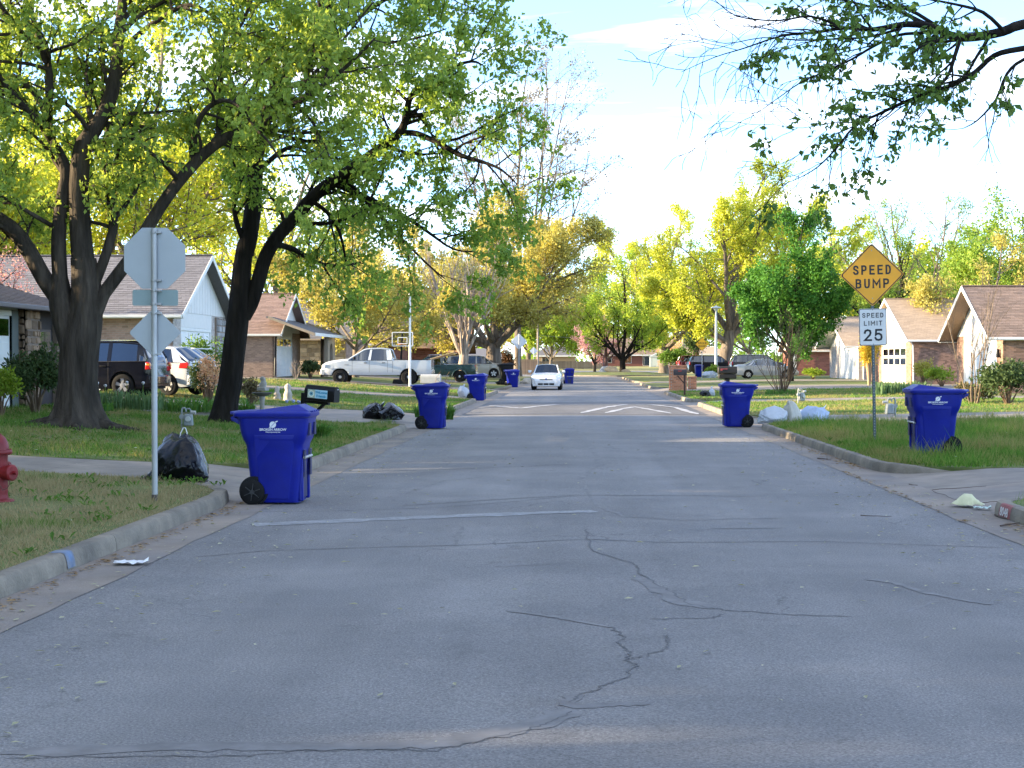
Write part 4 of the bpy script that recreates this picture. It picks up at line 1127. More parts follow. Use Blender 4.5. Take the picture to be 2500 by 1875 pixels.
# brick mailbox pillars, brick by brick
m_brk_o = M('brick_orange', (0.42, 0.19, 0.10), 0.9, 0.12, 12, bump=.2, island=.28)
m_mort = M('mortar', (0.36, 0.31, 0.26), 0.95, 0.12, 20)
def brick_mesh(w, h, d):
    b = MB(); b.box(0, w, -d, .02, 0, h); return b.mesh('brick', None)
def brick_pillar(name, label, loc, w, dep, h, rzv, bw=.2, bh=.075):
    t = thing(name, label, 'mailbox', loc, rzv)
    MB().box(-w / 2 + .012, w / 2 - .012, -dep / 2 + .012, dep / 2 - .012, -.2, h).build('mortar_core', m_mort, t)
    me = MB().box(-bw / 2 + .005, bw / 2 - .005, -.012, .05, .005, bh - .005).mesh('brick', m_brk_o)
    nr = int(h / bh)
    for i in range(nr):
        for (side, L_) in ((0, w), (1, dep), (2, dep)):
            n = max(1, round(L_ / bw)); sh = bw / 2 if i % 2 else 0
            for k in range(n):
                q = -L_ / 2 + bw / 2 + k * bw + (sh if side == 0 and k < n - 1 else 0)
                o = link('brick', me, t)
                if side == 0: o.location = (q, -dep / 2, i * bh)
                elif side == 1: o.location = (-w / 2, q, i * bh); o.rotation_euler.z = R(-90)
                else: o.location = (w / 2, q, i * bh); o.rotation_euler.z = R(90)
    MB().box(-w / 2 - .03, w / 2 + .03, -dep / 2 - .03, dep / 2 + .03, nr * bh, nr * bh + .06).build('cap', m_brk_o, t, bevel=.01)
    return t
q = W(1655, 905, 77); brick_pillar('brick_mailbox', 'wide orange brick mailbox pillar behind the dark mailbox', (q.x, q.y, gz(q.x, q.y)), .84, .6, 1.25, R(0))
q = W(1690, 905, 80); brick_pillar('brick_mailbox', 'low small brick pillar on the lawn side of the wide one', (q.x, q.y, gz(q.x, q.y)), .40, .4, .60, R(0))

# ------------------------------------------------------------------ utility meters
m_met = M('meter_grey', (0.17, 0.21, 0.22), 0.5, 0.2, 12, c2=(.26, .27, .25), c2scale=8)
def gas_meter(label, loc, rzv, s=1.0):
    t = thing('gas_meter', label, 'gas meter', loc, rzv)
    MB().tube([(-.09, 0, -.1), (-.09, 0, .36), (-.075, 0, .41), (-.04, 0, .42), (-.01, 0, .40), (-.005, 0, .34)], .019, 10).build('riser_pipe', m_met, t)
    MB().tube([(.085, 0, .30), (.085, 0, .37), (.06, 0, .405), (.02, 0, .40)], .017, 10).build('outlet_pipe', m_met, t)
    MB().box(-.055, .14, -.075, .075, .06, .30, (.02, .01)).build('meter_case', m_met, t, bevel=.03, seg=3)
    MB().lathe([(.05, -.105), (.055, -.10), (.055, -.075)], 18, (.045, 0, .20), 'y').build('dial', M('dial_pale', (.4, .42, .4), .4, .1), t)
    MB().cyl((.10, -.02, .335), (.19, -.03, .33), .032, n=12).build('regulator', M('reg_pale', (.42, .41, .38), .6, .1), t)
    MB().lathe([(.05, -.02), (.055, 0), (.05, .02)], 14, (-.09, 0, .24), 'y').build('valve', m_met, t)
    t.scale = (s, s, s); return t
p = GT(455, 1047); gas_meter('grey gas meter with curved pipes on the lawn by the maple', (p.x, p.y, gz(p.x, p.y)), R(5), 1.0)
p = GT(2176, 1018); gas_meter('grey gas meter on the verge between sign and cart', (p.x, p.y, gz(p.x, p.y)), R(190), 1.15)
p = GT(1954, 984); gas_meter('small far gas meter beside the bare multi-stem shrub', (p.x, p.y, gz(p.x, p.y)), R(40), 1.2)

# ------------------------------------------------------------------ birdbath and garden figures
m_stone = M('cast_stone', (.34, .31, .27), .9, .2, 6, bump=.4, bscale=30)
q = W(640, 960, 37)
t = thing('birdbath', 'dark shallow birdbath under the leaning maple', 'birdbath', (q.x, q.y, gz(q.x, q.y)))
zr = q.z - gz(q.x, q.y)
MB().lathe([(.16, 0), (.15, .04), (.07, .10), (.055, zr * .6), (.08, zr - .06)], 18).build('pedestal', m_stone, t)
MB().lathe([(.06, zr - .08), (.2, zr - .03), (.245, zr + .012), (.235, zr + .02), (.19, zr - .01), (.02, zr - .02)], 28).build('bowl', M('bowl_dark', (.10, .095, .085), .7, .2, 9), t)
def figure(label, loc, h, seed):
    rg = random.Random(seed); b = MB()
    prof = [(.10, 0), (.11, .05), (.10, .12)]
    b.loft([[( (r_ * math.cos(a) * (1 + .12 * math.sin(3 * a + seed)) + .02 * math.sin(z * 9)) * h * 2.4, r_ * math.sin(a) * h * 2.0, z * h) for a in [2 * PI * k / 12 for k in range(12)]]
            for (r_, z) in ((.13, 0), (.14, .08), (.12, .2), (.13, .36), (.10, .52), (.085, .62), (.10, .74), (.095, .86), (.05, .96), (.015, 1.0))])
    t = thing('garden_statue', label, 'statue', loc, rg.uniform(0, 3))
    b.build('body', m_stone, t, smooth=60)
    MB().box(-.11, .11, -.11, .11, -.05, .03).build('plinth', m_stone, t, bevel=.01)
    return t
q = W(642, 952, 37.1); figure('stone squirrel-like figure sitting on the birdbath bowl', (q.x, q.y, q.z + .03), .30, 2)
p = GT(703, 978); figure('pale stone garden figure nearer the black mailbox', (p.x, p.y, gz(p.x, p.y)), .55, 5)
p = GT(668, 975); figure('smaller stone garden figure beside the birdbath', (p.x, p.y + .6, gz(p.x, p.y)), .42, 9)

# ------------------------------------------------------------------ poles, hoop, lamp
q = W(1001, 880, 80)
t = thing('flagpole', 'thin white pole rising behind the white pickup', 'pole', (q.x, q.y, gz(q.x, q.y)))
MB().tube([(0, 0, -.3), (0, 0, W(1001, 722, 80).z - gz(q.x, q.y))], [.07, .05], 12).build('pole', m_white, t)
MB().lathe([(.01, 0), (.07, .04), (.07, .09), (.01, .14)], 12, (0, 0, W(1001, 722, 80).z - gz(q.x, q.y))).build('finial', m_white, t)
q = W(976, 880, 84); gz_ = gz(q.x, q.y)
t = thing('basketball_hoop', 'clear basketball backboard with white frame behind the white pickup', 'basketball hoop', (q.x, q.y, gz_))
zc_ = W(976, 828, 84).z - gz_
bw_, bh_ = 1.12, .74
glass_clear = glass_mat('acrylic', (.80, .84, .86), .02)
xo = .15
MB().box(xo - bw_ / 2 + .02, xo + bw_ / 2 - .02, -.01, .01, zc_ - bh_ / 2 + .02, zc_ + bh_ / 2 - .02).build('backboard_pane', glass_clear, t)
fr = MB()
for s_ in (-1, 1):
    fr.box(xo - bw_ / 2, xo + bw_ / 2, -.02, .02, zc_ + s_ * bh_ / 2 - .022, zc_ + s_ * bh_ / 2 + .022); fr.box(xo + s_ * bw_ / 2 - .022, xo + s_ * bw_ / 2 + .022, -.023, .023, zc_ - bh_ / 2, zc_ + bh_ / 2)
each(fr, 'frame_rail', m_white, t)
tg = MB()
for s_ in (-1, 1): tg.box(xo - .25, xo + .25, -.022, -.012, zc_ - .08 + s_ * .17 - .02, zc_ - .08 + s_ * .17 + .02); tg.box(xo + s_ * .25 - .02, xo + s_ * .25 + .02, -.024, -.0125, zc_ - .25, zc_ + .09)
each(tg, 'target_line', m_white, t)
MB().bar((-.05, .5, -.1), (.12, .12, zc_ + .3), .09).build('pole', m_black, t, bevel=.01)
MB().bar((.1, .2, zc_ - .25), (xo, .0, zc_ - .2), .06).build('arm', m_black, t)
MB().tube([(xo + .22 * math.cos(a), -.25 + .22 * math.sin(a), zc_ - .28) for a in [2 * PI * k / 20 for k in range(21)]], .012, 6, cap=False).build('rim', M('rim_orange', (.6, .15, .02), .5, .05), t)
MB().box(-.45, .35, .2, 1.0, 0, .25, (.06, .06)).build('base_tank', m_black, t, bevel=.03)
q = W(1748, 910, 138); gz_ = gz(q.x, q.y)
t = thing('street_lamp', 'pale street lamp post with a flat cap beside the far sign', 'street lamp', (q.x, q.y, gz_))
zt = W(1748, 752, 138).z - gz_
MB().tube([(0, 0, -.3), (0, 0, .4), (0, 0, zt - .3)], [.16, .14, .085], 14).build('post', M('lamp_pale', (.5, .53, .53), .5, .1), t)
MB().lathe([(.09, zt - .32), (.16, zt - .2), (.30, zt - .02), (.30, zt)], 20).build('lens', M('lamp_lens', (.62, .63, .6), .4, .05), t)
MB().lathe([(.48, zt), (.46, zt + .07), (.12, zt + .15), (.05, zt + .22)], 20).build('cap', M('lamp_pale', (.5, .53, .53), .5, .1), t)
m_pole = M('pole_wood', (.24, .20, .16), .9, .2, 4)
for (u, vb, vt, d, lab) in ((1668, 885, 700, 215, 'slim grey utility pole behind the far houses'), (1686, 885, 660, 200, 'taller utility pole next to the slim one'), (1313, 890, 770, 260, 'far dark utility pole behind the white sedan')):
    q = W(u, vb, d); t = thing('utility_pole', lab, 'utility pole', (q.x, q.y, q.z - .5)); hh = W(u, vt, d).z - q.z + .5
    MB().tube([(0, 0, -.5), (0, 0, hh)], [.22, .15], 10).build('shaft', m_pole, t)
    MB().box(-1.2, 1.2, -.06, .06, hh - .9, hh - .75).build('crossarm', m_pole, t)
a, b = W(1313, 818, 260), W(1686, 815, 200)
wire = MB(); wire.tube([a + (b - a) * k / 10 - Vector((0, 0, 1.2 * (k / 10) * (1 - k / 10) * 2)) for k in range(11)], .03, 4)
tag(wire.build('overhead_cable', m_black), 'thin dark overhead cable strung across the far junction', 'cable')

# ------------------------------------------------------------------ paper scraps, sticks
def paper(label, loc, w, d, rzv, mat, seed):
    rg = random.Random(seed); rows = []
    for j in range(6): rows.append([((i / 7 - .5) * w, (j / 5 - .5) * d + .02 * math.sin(i), .006 + .02 * abs(math.sin(i * 1.3 + j * .9 + seed)) * (1 + (i == 7))) for i in range(8)])
    o = MB().grid(rows).build('paper_scrap', mat, smooth=60, fix=False); o.location = loc; o.rotation_euler.z = rzv
    sl = o.modifiers.new('thick', 'SOLIDIFY'); sl.thickness = .0012
    return tag(o, label, 'litter')
x, y = road_pt(320, 1378); paper('flattened white paper sheet in the gutter below the blue mark', (x, y, .014), .26, .15, R(12), M('paper_white', (.72, .72, .72), .7, .12, 9), 1)
p = GT(2362, 1240); paper('crumpled yellowish paper scrap near the house-number block', (p.x, p.y, .02), .24, .3, R(40), M('paper_yellow', (.62, .6, .36), .7, .1, 9), 4)
ps = bpy.data.objects['paper_scrap.001']
for v in ps.data.vertices: v.co.z += .12 * max(0, 1 - (v.co.x / .1) ** 2) * max(0, 1 - (v.co.y / .15) ** 2)
p = GT(2398, 1245); paper('pale mint paper scrap beside the yellowish one', (p.x, p.y, .02), .18, .12, R(-10), M('paper_mint', (.5, .62, .55), .7, .1, 9), 6)
x, y = road_pt(2028, 1012); 
m_twig = M('twig', (.09, .06, .045), .9, .3, 20)
def stick(label, a, b, r, seed):
    rg = random.Random(seed); a, b = Vector(a), Vector(b); P = [a + (b - a) * k / 5 + Vector((rg.uniform(-.02, .02), rg.uniform(-.02, .02), rg.uniform(0, .006))) for k in range(6)]
    mb = MB(); mb.tube(P, [r, r * .9, r * .85, r * .7, r * .6, r * .4], 5)
    return tag(mb.build('twig', m_twig), label, 'twig')
def stick_px(label, u0, v0, u1, v1, r, seed):
    A, B = GT(u0, v0), GT(u1, v1)
    z = lambda p: (.02 if KL < p.x < KR else .045 + max(0, gz(p.x, p.y) * sm((p.x - KR) / 1.6)))
    stick(label, (A.x, A.y, z(A)), (B.x, B.y, z(B)), r, seed)
stick_px('straight dark twig lying alone on the asphalt near the driveway', 2105, 1264, 2174, 1266, .005, 1)
stick_px('longest twig on the driveway apron', 2272, 1184, 2404, 1177, .0045, 2)
stick_px('hooked short twig on the apron', 2221, 1186, 2242, 1188, .005, 3)
stick_px('thin twig on the apron below the longest one', 2280, 1197, 2345, 1205, .0035, 4)
stick_px('double twig at the lawn side of the apron', 2395, 1208, 2460, 1206, .0045, 5)
stick_px('dark stick among leaves below the number block', 2440, 1290, 2490, 1275, .008, 6)
stick_px('pale stick leaning on the number block', 2430, 1262, 2480, 1275, .010, 7)
stick_px('twig in the gutter near the white bags', 1998, 1122, 2030, 1126, .010, 8)
# ------------------------------------------------------------------ vehicles
m_cglass = glass_mat('car_glass', (.10, .115, .13), .06)
m_wglass = glass_mat('car_windscreen', (.42, .46, .47), .05)
m_cabin = M('cabin_dark', (.02, .02, .022), .8, .2, 5)
m_seat = M('seat_grey', (.07, .07, .075), .85, .15, 5)
m_seam = M('panel_gap', (.015, .015, .017), .7, .1)
m_under = M('underbody', (.012, .012, .012), .9, .2)
m_rim = M('alloy', (.50, .51, .53), .3, .1, 6, metal=.7)
m_tail = M('tail_lens', (.42, .012, .012), .2, .1, 8, coat=.5)
m_amber = M('amber_lens', (.75, .26, .02), .25, .1, 8, coat=.4)
m_head = M('head_lens', (.62, .66, .70), .12, .15, 12, coat=.6)
def lerp_nodes(nodes, x):
    if x <= nodes[0][0]: return nodes[0][1]
    for (a, za), (b, zb_) in zip(nodes[:-1], nodes[1:]):
        if x <= b: return za + (zb_ - za) * (x - a) / (b - a)
    return nodes[-1][1]
def smooth_nodes(nodes, x, w=.05):
    return sum(lerp_nodes(nodes, x + o * w) * q for o, q in ((-2, 1), (-1, 2), (0, 3), (1, 2), (2, 1))) / 9.0

def wheel(t, x, y, r, w, sgn, hub='alloy', nsp=5):
    wo = MB().lathe([(r * .60, -w * .45), (r * .86, -w * .5), (r * .97, -w * .42), (r, -w * .2), (r, w * .2), (r * .97, w * .42), (r * .86, w * .5), (r * .60, w * .45)], 26, (x, y, r), 'y').build('wheel', m_rubber, t, smooth=40)
    yo = y + sgn * w * .40
    mr = m_rim
    MB().lathe([(r * .62, -sgn * .02 * 0 + sgn * .035), (r * .64, sgn * .0), (r * .56, -sgn * .01), (r * .5, -sgn * .03), (0.0, -sgn * .03)] if sgn > 0 else [(0.0, .03), (r * .5, .03), (r * .56, .01), (r * .64, 0), (r * .62, -.035)], 26, (x, yo, r), 'y', cap=False).build('rim', mr if hub == 'cap' else M('rim_well', (.10, .10, .105), .5, .2), wo, smooth=40)
    s = MB()
    for k in range(nsp):
        a = 2 * PI * k / nsp + .3; c, d_ = math.cos(a), math.sin(a)
        px_, pz_ = -d_, c
        wi, wo_ = r * .10, r * .16
        P = [(x + c * r * .12 - px_ * wi, yo, r + d_ * r * .12 - pz_ * wi), (x + c * r * .12 + px_ * wi, yo, r + d_ * r * .12 + pz_ * wi), (x + c * r * .61 + px_ * wo_, yo, r + d_ * r * .61 + pz_ * wo_), (x + c * r * .61 - px_ * wo_, yo, r + d_ * r * .61 - pz_ * wo_)]
        s.prism(P, (0, sgn * .012, 0))
    s.lathe([(r * .2, -.01), (r * .2, .016), (r * .1, .02)], 12, (x, yo, r), 'y')
    tag(s.build('spokes', mr, wo, smooth=20), kind='stuff')

def car(name, label, cat, loc, rzv, sp, paint, glass=None, wind=None, group=None):
    t = thing(name, label, cat, loc, rzv, group)
    L = sp['L']; x0, x1 = -L / 2, L / 2
    top, belt, wid = sp['top'], sp['belt'], sp['wid']
    xcowl, xA, xC, xD = sp['zones']; wr = sp['wr']; zb0 = sp.get('zbot', .24)
    wx = sp['wheels']; wrad = sp['wrad']; arch = wrad * sp.get('archf', 1.17)
    bed = sp.get('bed')
    xs = sorted(set([round(x0 + L * i / 76, 4) for i in range(77)] + [xcowl, xA, xC, xD] + [w_ + arch * math.cos(R(a)) for w_ in wx for a in range(0, 181, 15)] + ([bed] if bed else [])))
    def sec(x):
        w = smooth_nodes(wid, x, .04); zt_ = lerp_nodes(top, x) if sp.get('crisp') else smooth_nodes(top, x, .025); zb = min(smooth_nodes(belt, x, .03), zt_ - .012)
        zbot = zb0 + sp.get('rise', .06) * (abs(x) / (L / 2)) ** 6
        for w_ in wx:
            if abs(x - w_) < arch: zbot = max(zbot, wrad + math.sqrt(arch * arch - (x - w_) ** 2))
        zbot = min(zbot, zb - .06)
        if x >= xcowl: ro = w * .84
        elif x >= xA: f = (xcowl - x) / (xcowl - xA); ro = w * .84 * (1 - f) + wr * f
        elif x >= xC: ro = wr
        elif x >= xD: f = (xC - x) / max(.01, xC - xD); ro = wr * (1 - f) + w * sp.get('rearw', .84) * f
        else: ro = w * .86
        crown = .05 if xD <= x <= xcowl else .022
        zl = max(zbot + .015, zb0 + .14); zm = max(zl + .015, zb * .68)
        zm = min(zm, zb - .02); zl = min(zl, zm - .01)
        return [(w * .93, zbot), (w * .985, zl), (w, zm), (w * .985, zb), (ro, max(zb + .006, zt_ - crown)), (ro * .55, zt_ - crown * .25), (0, zt_)]
    S = [(x, sec(x)) for x in xs]
    bm_, sg_, wsn, rwn = MB(), [MB(), MB()], MB(), MB()
    for (xa, A), (xb, B) in zip(S[:-1], S[1:]):
        xm_ = (xa + xb) / 2
        for k in range(6):
            for si, s in enumerate((1, -1)):
                q = [(xa, s * A[k][0], A[k][1]), (xb, s * B[k][0], B[k][1]), (xb, s * B[k + 1][0], B[k + 1][1]), (xa, s * A[k + 1][0], A[k + 1][1])]
                if s < 0: q = q[::-1]
                dst = bm_
                if k == 3 and xD < xm_ < xcowl: dst = sg_[si]
                elif k >= 4 and xA < xm_ < xcowl: dst = wsn
                elif k >= 4 and xD < xm_ < xC: dst = rwn
                if bed is not None and xm_ < bed and k >= 4: continue
                dst.add(q, [(0, 1, 2, 3)])
    for (x, A) in (S[0], S[-1]):
        ring = [(x, a, b) for a, b in A] + [(x, -a, b) for a, b in A[::-1][1:]]
        bm_.add(ring, [tuple(range(len(ring)))])
    def weld(mb, nm, mat, smooth=32):
        o = mb.build(nm, mat, t, smooth=None, fix=False)
        b = bmesh.new(); b.from_mesh(o.data); bmesh.ops.remove_doubles(b, verts=b.verts, dist=.0006); bmesh.ops.recalc_face_normals(b, faces=b.faces); b.to_mesh(o.data); b.free()
        finish(o.data, smooth); return o
    body = weld(bm_, 'body', paint)
    for g_ in sg_: weld(g_, 'side_glass', glass or m_cglass)
    weld(wsn, 'windscreen', wind or glass or m_wglass)
    weld(rwn, 'rear_window', glass or m_cglass)
    sx = lambda x: next(A for a, A in sorted(S, key=lambda q: abs(q[0] - x)))
    def sp_(x, tt, s, off=.008):
        A = sec(x); return Vector((x, s * (A[3][0] + (A[4][0] - A[3][0]) * tt + off), A[3][1] + (A[4][1] - A[3][1]) * tt))
    gx = [x for x in xs if xD <= x <= xcowl]
    for s in (1, -1):
        MB().tube([(x, s * sec(x)[4][0], sec(x)[4][1]) for x in gx], sp.get('rail', .032), 6).build('roof_rail', paint, body, smooth=40)
        for (b0, b1, t0, t1) in sp['pillars']:
            P = []
            for tt in (0, .5, 1): P.append([sp_(b0 + (t0 - b0) * tt, tt, s), sp_(b1 + (t1 - b1) * tt, tt, s)])
            MB().grid(P).build('pillar', sp.get('pillar_mat', paint), body, smooth=40, fix=False)
        MB().tube([sp_(x, 0, s, .004) for x in gx], .010, 5).build('belt_trim', m_seam if not sp.get('chrome') else m_chrome, body)
        for xl in sp.get('seams', ()):
            P = [[(xl - .006, s * (sec(xl)[k][0] + .0045), sec(xl)[k][1]), (xl + .006, s * (sec(xl)[k][0] + .0045), sec(xl)[k][1])] for k in (1, 2, 3)]
            MB().grid(P).build('door_seam', m_seam, body, smooth=0, fix=False)
        for xh in sp.get('handles', ()):
            A = sec(xh); zz = A[3][1] - .13
            MB().box(xh - .09, xh + .09, s * A[2][0] - .012, s * A[2][0] + .028, zz - .016, zz + .016).build('door_handle', sp.get('handle_mat', m_black), t, bevel=.008)
        xm_ = xcowl - .33; A = sec(xm_); zz = A[3][1] + .06
        MB().box(xm_ - .06, xm_ + .08, s * (A[3][0] + .03) - .0, s * (A[3][0] + .03) + s * .17, zz - .01, zz + .13, (.01, .01)).build('mirror', sp.get('mirror_mat', paint), t, bevel=.03)
        for i, w_ in enumerate(wx):
            wheel(t, w_, s * (sec(w_)[2][0] - sp.get('ww', .2) * .5 - .015), wrad, sp.get('ww', .2), s, sp.get('hub', 'alloy'), sp.get('nsp', 5))
        a = sec(x1 - .12)[2][0]; hl = sp['head']
        MB().obox((x1 - hl[3], s * (hl[0]), hl[1]), Vector((.05, s * -.045, 0)) * hl[4], Vector((.10, s * .5, 0)).normalized() * hl[2], (-.02, 0, .075 * hl[4])).build('headlight', m_head, t, bevel=.03)
        tl = sp['tail']
        MB().box(x0 + tl[0], x0 + tl[1], s * tl[2] - .05, s * tl[2] + .05, tl[3], tl[4], (.02, .0)).build('tail_light', m_tail, t, bevel=.025)
        if sp.get('amber'):
            am = sp['amber']; MB().box(x0 + am[0], x0 + am[1], s * am[2] - .05, s * am[2] + .05, am[3], am[4]).build('indicator', m_amber, t, bevel=.02)
    wmin = min(a for a, _ in [sec(w_)[2] for w_ in wx])
    MB().box(x0 + .12, x1 - .12, -wmin * .74, wmin * .74, zb0 - .02, lerp_nodes(belt, 0) * .66).build('underbody', m_under, t)
    zs = lerp_nodes(belt, 0)
    MB().box(max(xD, bed if bed else xD) + .12, xcowl - .12, -wmin * .80, wmin * .80, zs * .6, zs - .16).build('cabin_floor', m_cabin, t)
    MB().box(xcowl - .5, xcowl - .12, -wmin * .78, wmin * .78, zs - .15, zs - .02).build('dashboard', m_cabin, t, bevel=.03)
    for s in (1, -1):
        for xs_ in sp.get('seats', (0.05,)):
            so = MB().box(xs_ - .09, xs_ + .07, s * .37 - .24, s * .37 + .24, zs - .15, zs + .20, (.03, .06)).build('seat', m_seat, t, bevel=.05)
            MB().box(xs_ - .06, xs_ + .03, s * .37 - .13, s * .37 + .13, zs + .22, zs + .40, (.01, .03)).build('headrest', m_seat, so, bevel=.05)
    return t, sec, S

def bumper(t, x, w, z0, z1, th, mat, nm='bumper', curve=.10):
    n = 9; P0 = []
    for i in range(n):
        y = -w + 2 * w * i / (n - 1); k = 1 - (y / w) ** 4
        P0.append((x - math.copysign(curve, x) * (1 - k), y))
    sg = math.copysign(1, x)
    rings = [[(a - sg * .06, b, z0), (a + sg * th, b, z0 + .02), (a + sg * th, b, z1 - .03), (a + sg * th * .3, b, z1), (a - sg * .06, b, z1)] for a, b in P0]
    return MB().loft(rings).build(nm, mat, t, smooth=35, bevel=.012)

def paint(name, c, rough=.28): return M(name, c, rough, .03, 3, coat=.15 if max(c) < .03 else .6, spec=.25 if max(c) < .03 else .5)
SEDAN = dict(L=4.45, zones=(.98, .18, -.78, -1.42), wr=.56, wrad=.31, wheels=(-1.30, 1.32),
    top=[(-2.23, .72), (-2.18, .95), (-1.95, 1.02), (-1.42, 1.03), (-.78, 1.40), (-.3, 1.45), (.18, 1.42), (.98, .97), (1.6, .88), (2.0, .78), (2.16, .68), (2.23, .52)],
    belt=[(-2.23, .68), (-2.1, .90), (-1.3, .95), (.9, .90), (1.6, .80), (2.1, .66), (2.23, .50)],
    wid=[(-2.23, .62), (-2.1, .78), (-1.6, .84), (1.4, .84), (1.95, .78), (2.15, .66), (2.23, .56)],
    pillars=[(-.16, -.06, -.20, -.12), (-1.32, -.98, -.86, -.74), (-.92, -.88, -.74, -.70)], seams=(.88, -.11, -.95), handles=(.05, -.85),
    head=(.62, .70, .17, .30, 1.0), tail=(.02, .2, .66, .70, .88), seats=(.02,))
def with_(d, **k): q = dict(d); q.update(k); return q
SUV = dict(L=4.35, zones=(1.15, .55, -1.85, -2.05), wr=.60, wrad=.33, wheels=(-1.32, 1.33), rearw=.93,
    top=[(-2.17, .75), (-2.12, 1.05), (-2.05, 1.15), (-1.85, 1.56), (-1.2, 1.62), (.1, 1.62), (.55, 1.57), (1.15, 1.08), (1.7, 1.00), (2.0, .88), (2.17, .62)],
    belt=[(-2.17, .7), (-2.08, 1.02), (1.1, 1.0), (1.7, .90), (2.05, .75), (2.17, .58)],
    wid=[(-2.17, .72), (-2.0, .82), (-1.5, .86), (1.4, .85), (1.95, .76), (2.17, .62)],
    pillars=[(.02, .13, .02, .1), (-.98, -.86, -.95, -.84), (-2.05, -1.75, -1.85, -1.7)], seams=(1.0, .07, -.9), handles=(.2, -.75),
    head=(.62, .80, .16, .28, 1.1), tail=(.0, .14, .76, .72, .95), seats=(.25,), pillar_mat=None)
SUV.pop('pillar_mat')
# black compact with raked nose, on the driveway left
def place(u, d, off_y=0.0):
    q = W(u, 900, d); return (q.x, q.y + off_y)
x, y = place(250, 45)
c, sec, S = car('parked_car', 'black compact wagon parked behind the big forked maple', 'car', (x - .35, y, gz(x, y) - .05), R(174), SUV, paint('paint_black', (.008, .009, .014), .12), glass=glass_mat('car_glass_black', (.05, .055, .07), .10), wind=m_cglass)
c.children
for o in [o for o in c.children if o.name.startswith('tail_light')]: bpy.data.objects.remove(o)
for s in (1, -1):
    MB().box(-2.16, -2.0, s * .80 - .05, s * .80 + .05, .78, 1.0, (.02, 0)).build('tail_light', m_tail, c, bevel=.025)
    MB().box(-2.17, -2.02, s * .80 - .052, s * .80 + .052, .88, .97, (.02, 0)).build('indicator', m_amber, c, bevel=.025)
bumper(c, -2.16, .80, .36, .62, .06, paint('paint_black', (.008, .009, .014), .12))
MB().box(-1.9, .5, -.6, .6, 1.605, 1.64, (.2, .1)).build('roof_sheen_panel', M('roof_sheen', (.10, .10, .11), .25, .05, coat=.8), c, bevel=.02)  # paler slab: sky sheen on the black roof put into its colour
HATCH = with_(SUV, L=4.2, zones=(1.1, .25, -1.35, -1.95), wr=.57, wrad=.31, wheels=(-1.28, 1.3), rearw=.90,
    top=[(-2.1, .70), (-2.06, .95), (-1.95, 1.08), (-1.35, 1.47), (-.5, 1.53), (.25, 1.48), (1.1, 1.0), (1.7, .88), (2.0, .74), (2.1, .55)],
    belt=[(-2.1, .66), (-2.0, .98), (-1.4, 1.0), (1.05, .93), (1.7, .80), (2.1, .52)],
    wid=[(-2.1, .70), (-1.95, .80), (-1.4, .85), (1.4, .84), (1.95, .74), (2.1, .6)],
    pillars=[(-.05, .05, -.08, 0), (-1.0, -.9, -.92, -.84), (-1.95, -1.5, -1.5, -1.25)], tail=(.06, .42, .78, .82, 1.0), seams=(.95, 0, -.95))
x, y = place(362, 47.6)
c, sec, S = car('parked_car', 'silver hatchback with red tail light beside the black wagon', 'car', (x, y, gz(x, y) - .03), R(160), HATCH, paint('paint_silver', (.50, .52, .55), .25))
bumper(c, -2.09, .78, .32, .62, .07, paint('paint_silver', (.50, .52, .55), .25))
MB().box(-2.02, -1.9, -.5, .5, 1.40, 1.43).build('spoiler', paint('paint_silver', (.50, .52, .55), .25), c, bevel=.01)
MB().box(-2.19, -2.165, -.26, .26, .72, .84).build('number_plate', m_white, c, bevel=.004)

# white quad-cab pickup
PICK = dict(L=5.8, zones=(1.42, .62, -.72, -.86), wr=.66, wrad=.395, wheels=(-1.72, 1.86), ww=.26, archf=1.16, zbot=.50, rise=.02, bed=-.90, rearw=.93, rail=.045,
    top=[(-2.9, 1.30), (-.92, 1.31), (-.86, 1.40), (-.72, 1.87), (-.3, 1.93), (.3, 1.92), (.62, 1.86), (1.42, 1.36), (1.75, 1.34), (2.3, 1.27), (2.62, 1.18), (2.80, 1.06), (2.9, .80)],
    belt=[(-2.9, 1.27), (-.9, 1.27), (1.35, 1.26), (1.8, 1.22), (2.5, 1.08), (2.9, .74)],
    wid=[(-2.9, .96), (-2.7, .98), (2.0, .98), (2.5, .95), (2.75, .88), (2.9, .74)],
    pillars=[(.26, .40, .20, .30), (-.86, -.60, -.74, -.52)], seams=(1.22, .33, -.62, -.88), handles=(.52, -.42), handle_mat=m_black, mirror_mat=m_black,
    head=(.80, .98, .13, .22, 1.3), tail=(-.01, .16, .90, .98, 1.26), seats=(.45, -.4), nsp=5)
q = W(922, 930, 81)
PW = paint('paint_white', (.50, .53, .56), .25)
pk, sec, S = car('pickup_truck', 'white quad-cab pickup with boards sticking out of its bed', 'pickup', (q.x, q.y, gz(q.x, q.y) - .03), R(181), PICK, PW, glass=glass_mat('pickup_glass', (.07, .08, .10), .09), wind=m_cglass)
bumper(pk, 2.86, .90, .50, .80, .10, M('bumper_grey', (.55, .57, .58), .3, .05, metal=.4))
bumper(pk, -2.88, .92, .55, .78, .12, m_chrome)
MB().box(2.72, 2.90, -.52, .52, .78, 1.08, (.05, .05)).build('grille', m_chrome, pk, bevel=.03)
for z0 in (.86, .94, 1.02): MB().box(2.86, 2.905, -.45, .45, z0 - .02, z0 + .02).build('grille_bar', m_black, pk)
MB().box(-2.80, -.95, -.80, .80, .82, .85).build('bed_floor', m_black, pk)
for s in (1, -1): MB().box(-2.84, -.95, s * .80 - .02, s * .80 + .02, .85, 1.29).build('bed_wall', PW, pk); MB().box(-2.88, -.92, s * .86 - .07, s * .86 + .07, 1.285, 1.31).build('bed_rail_cap', m_black, pk, bevel=.01)
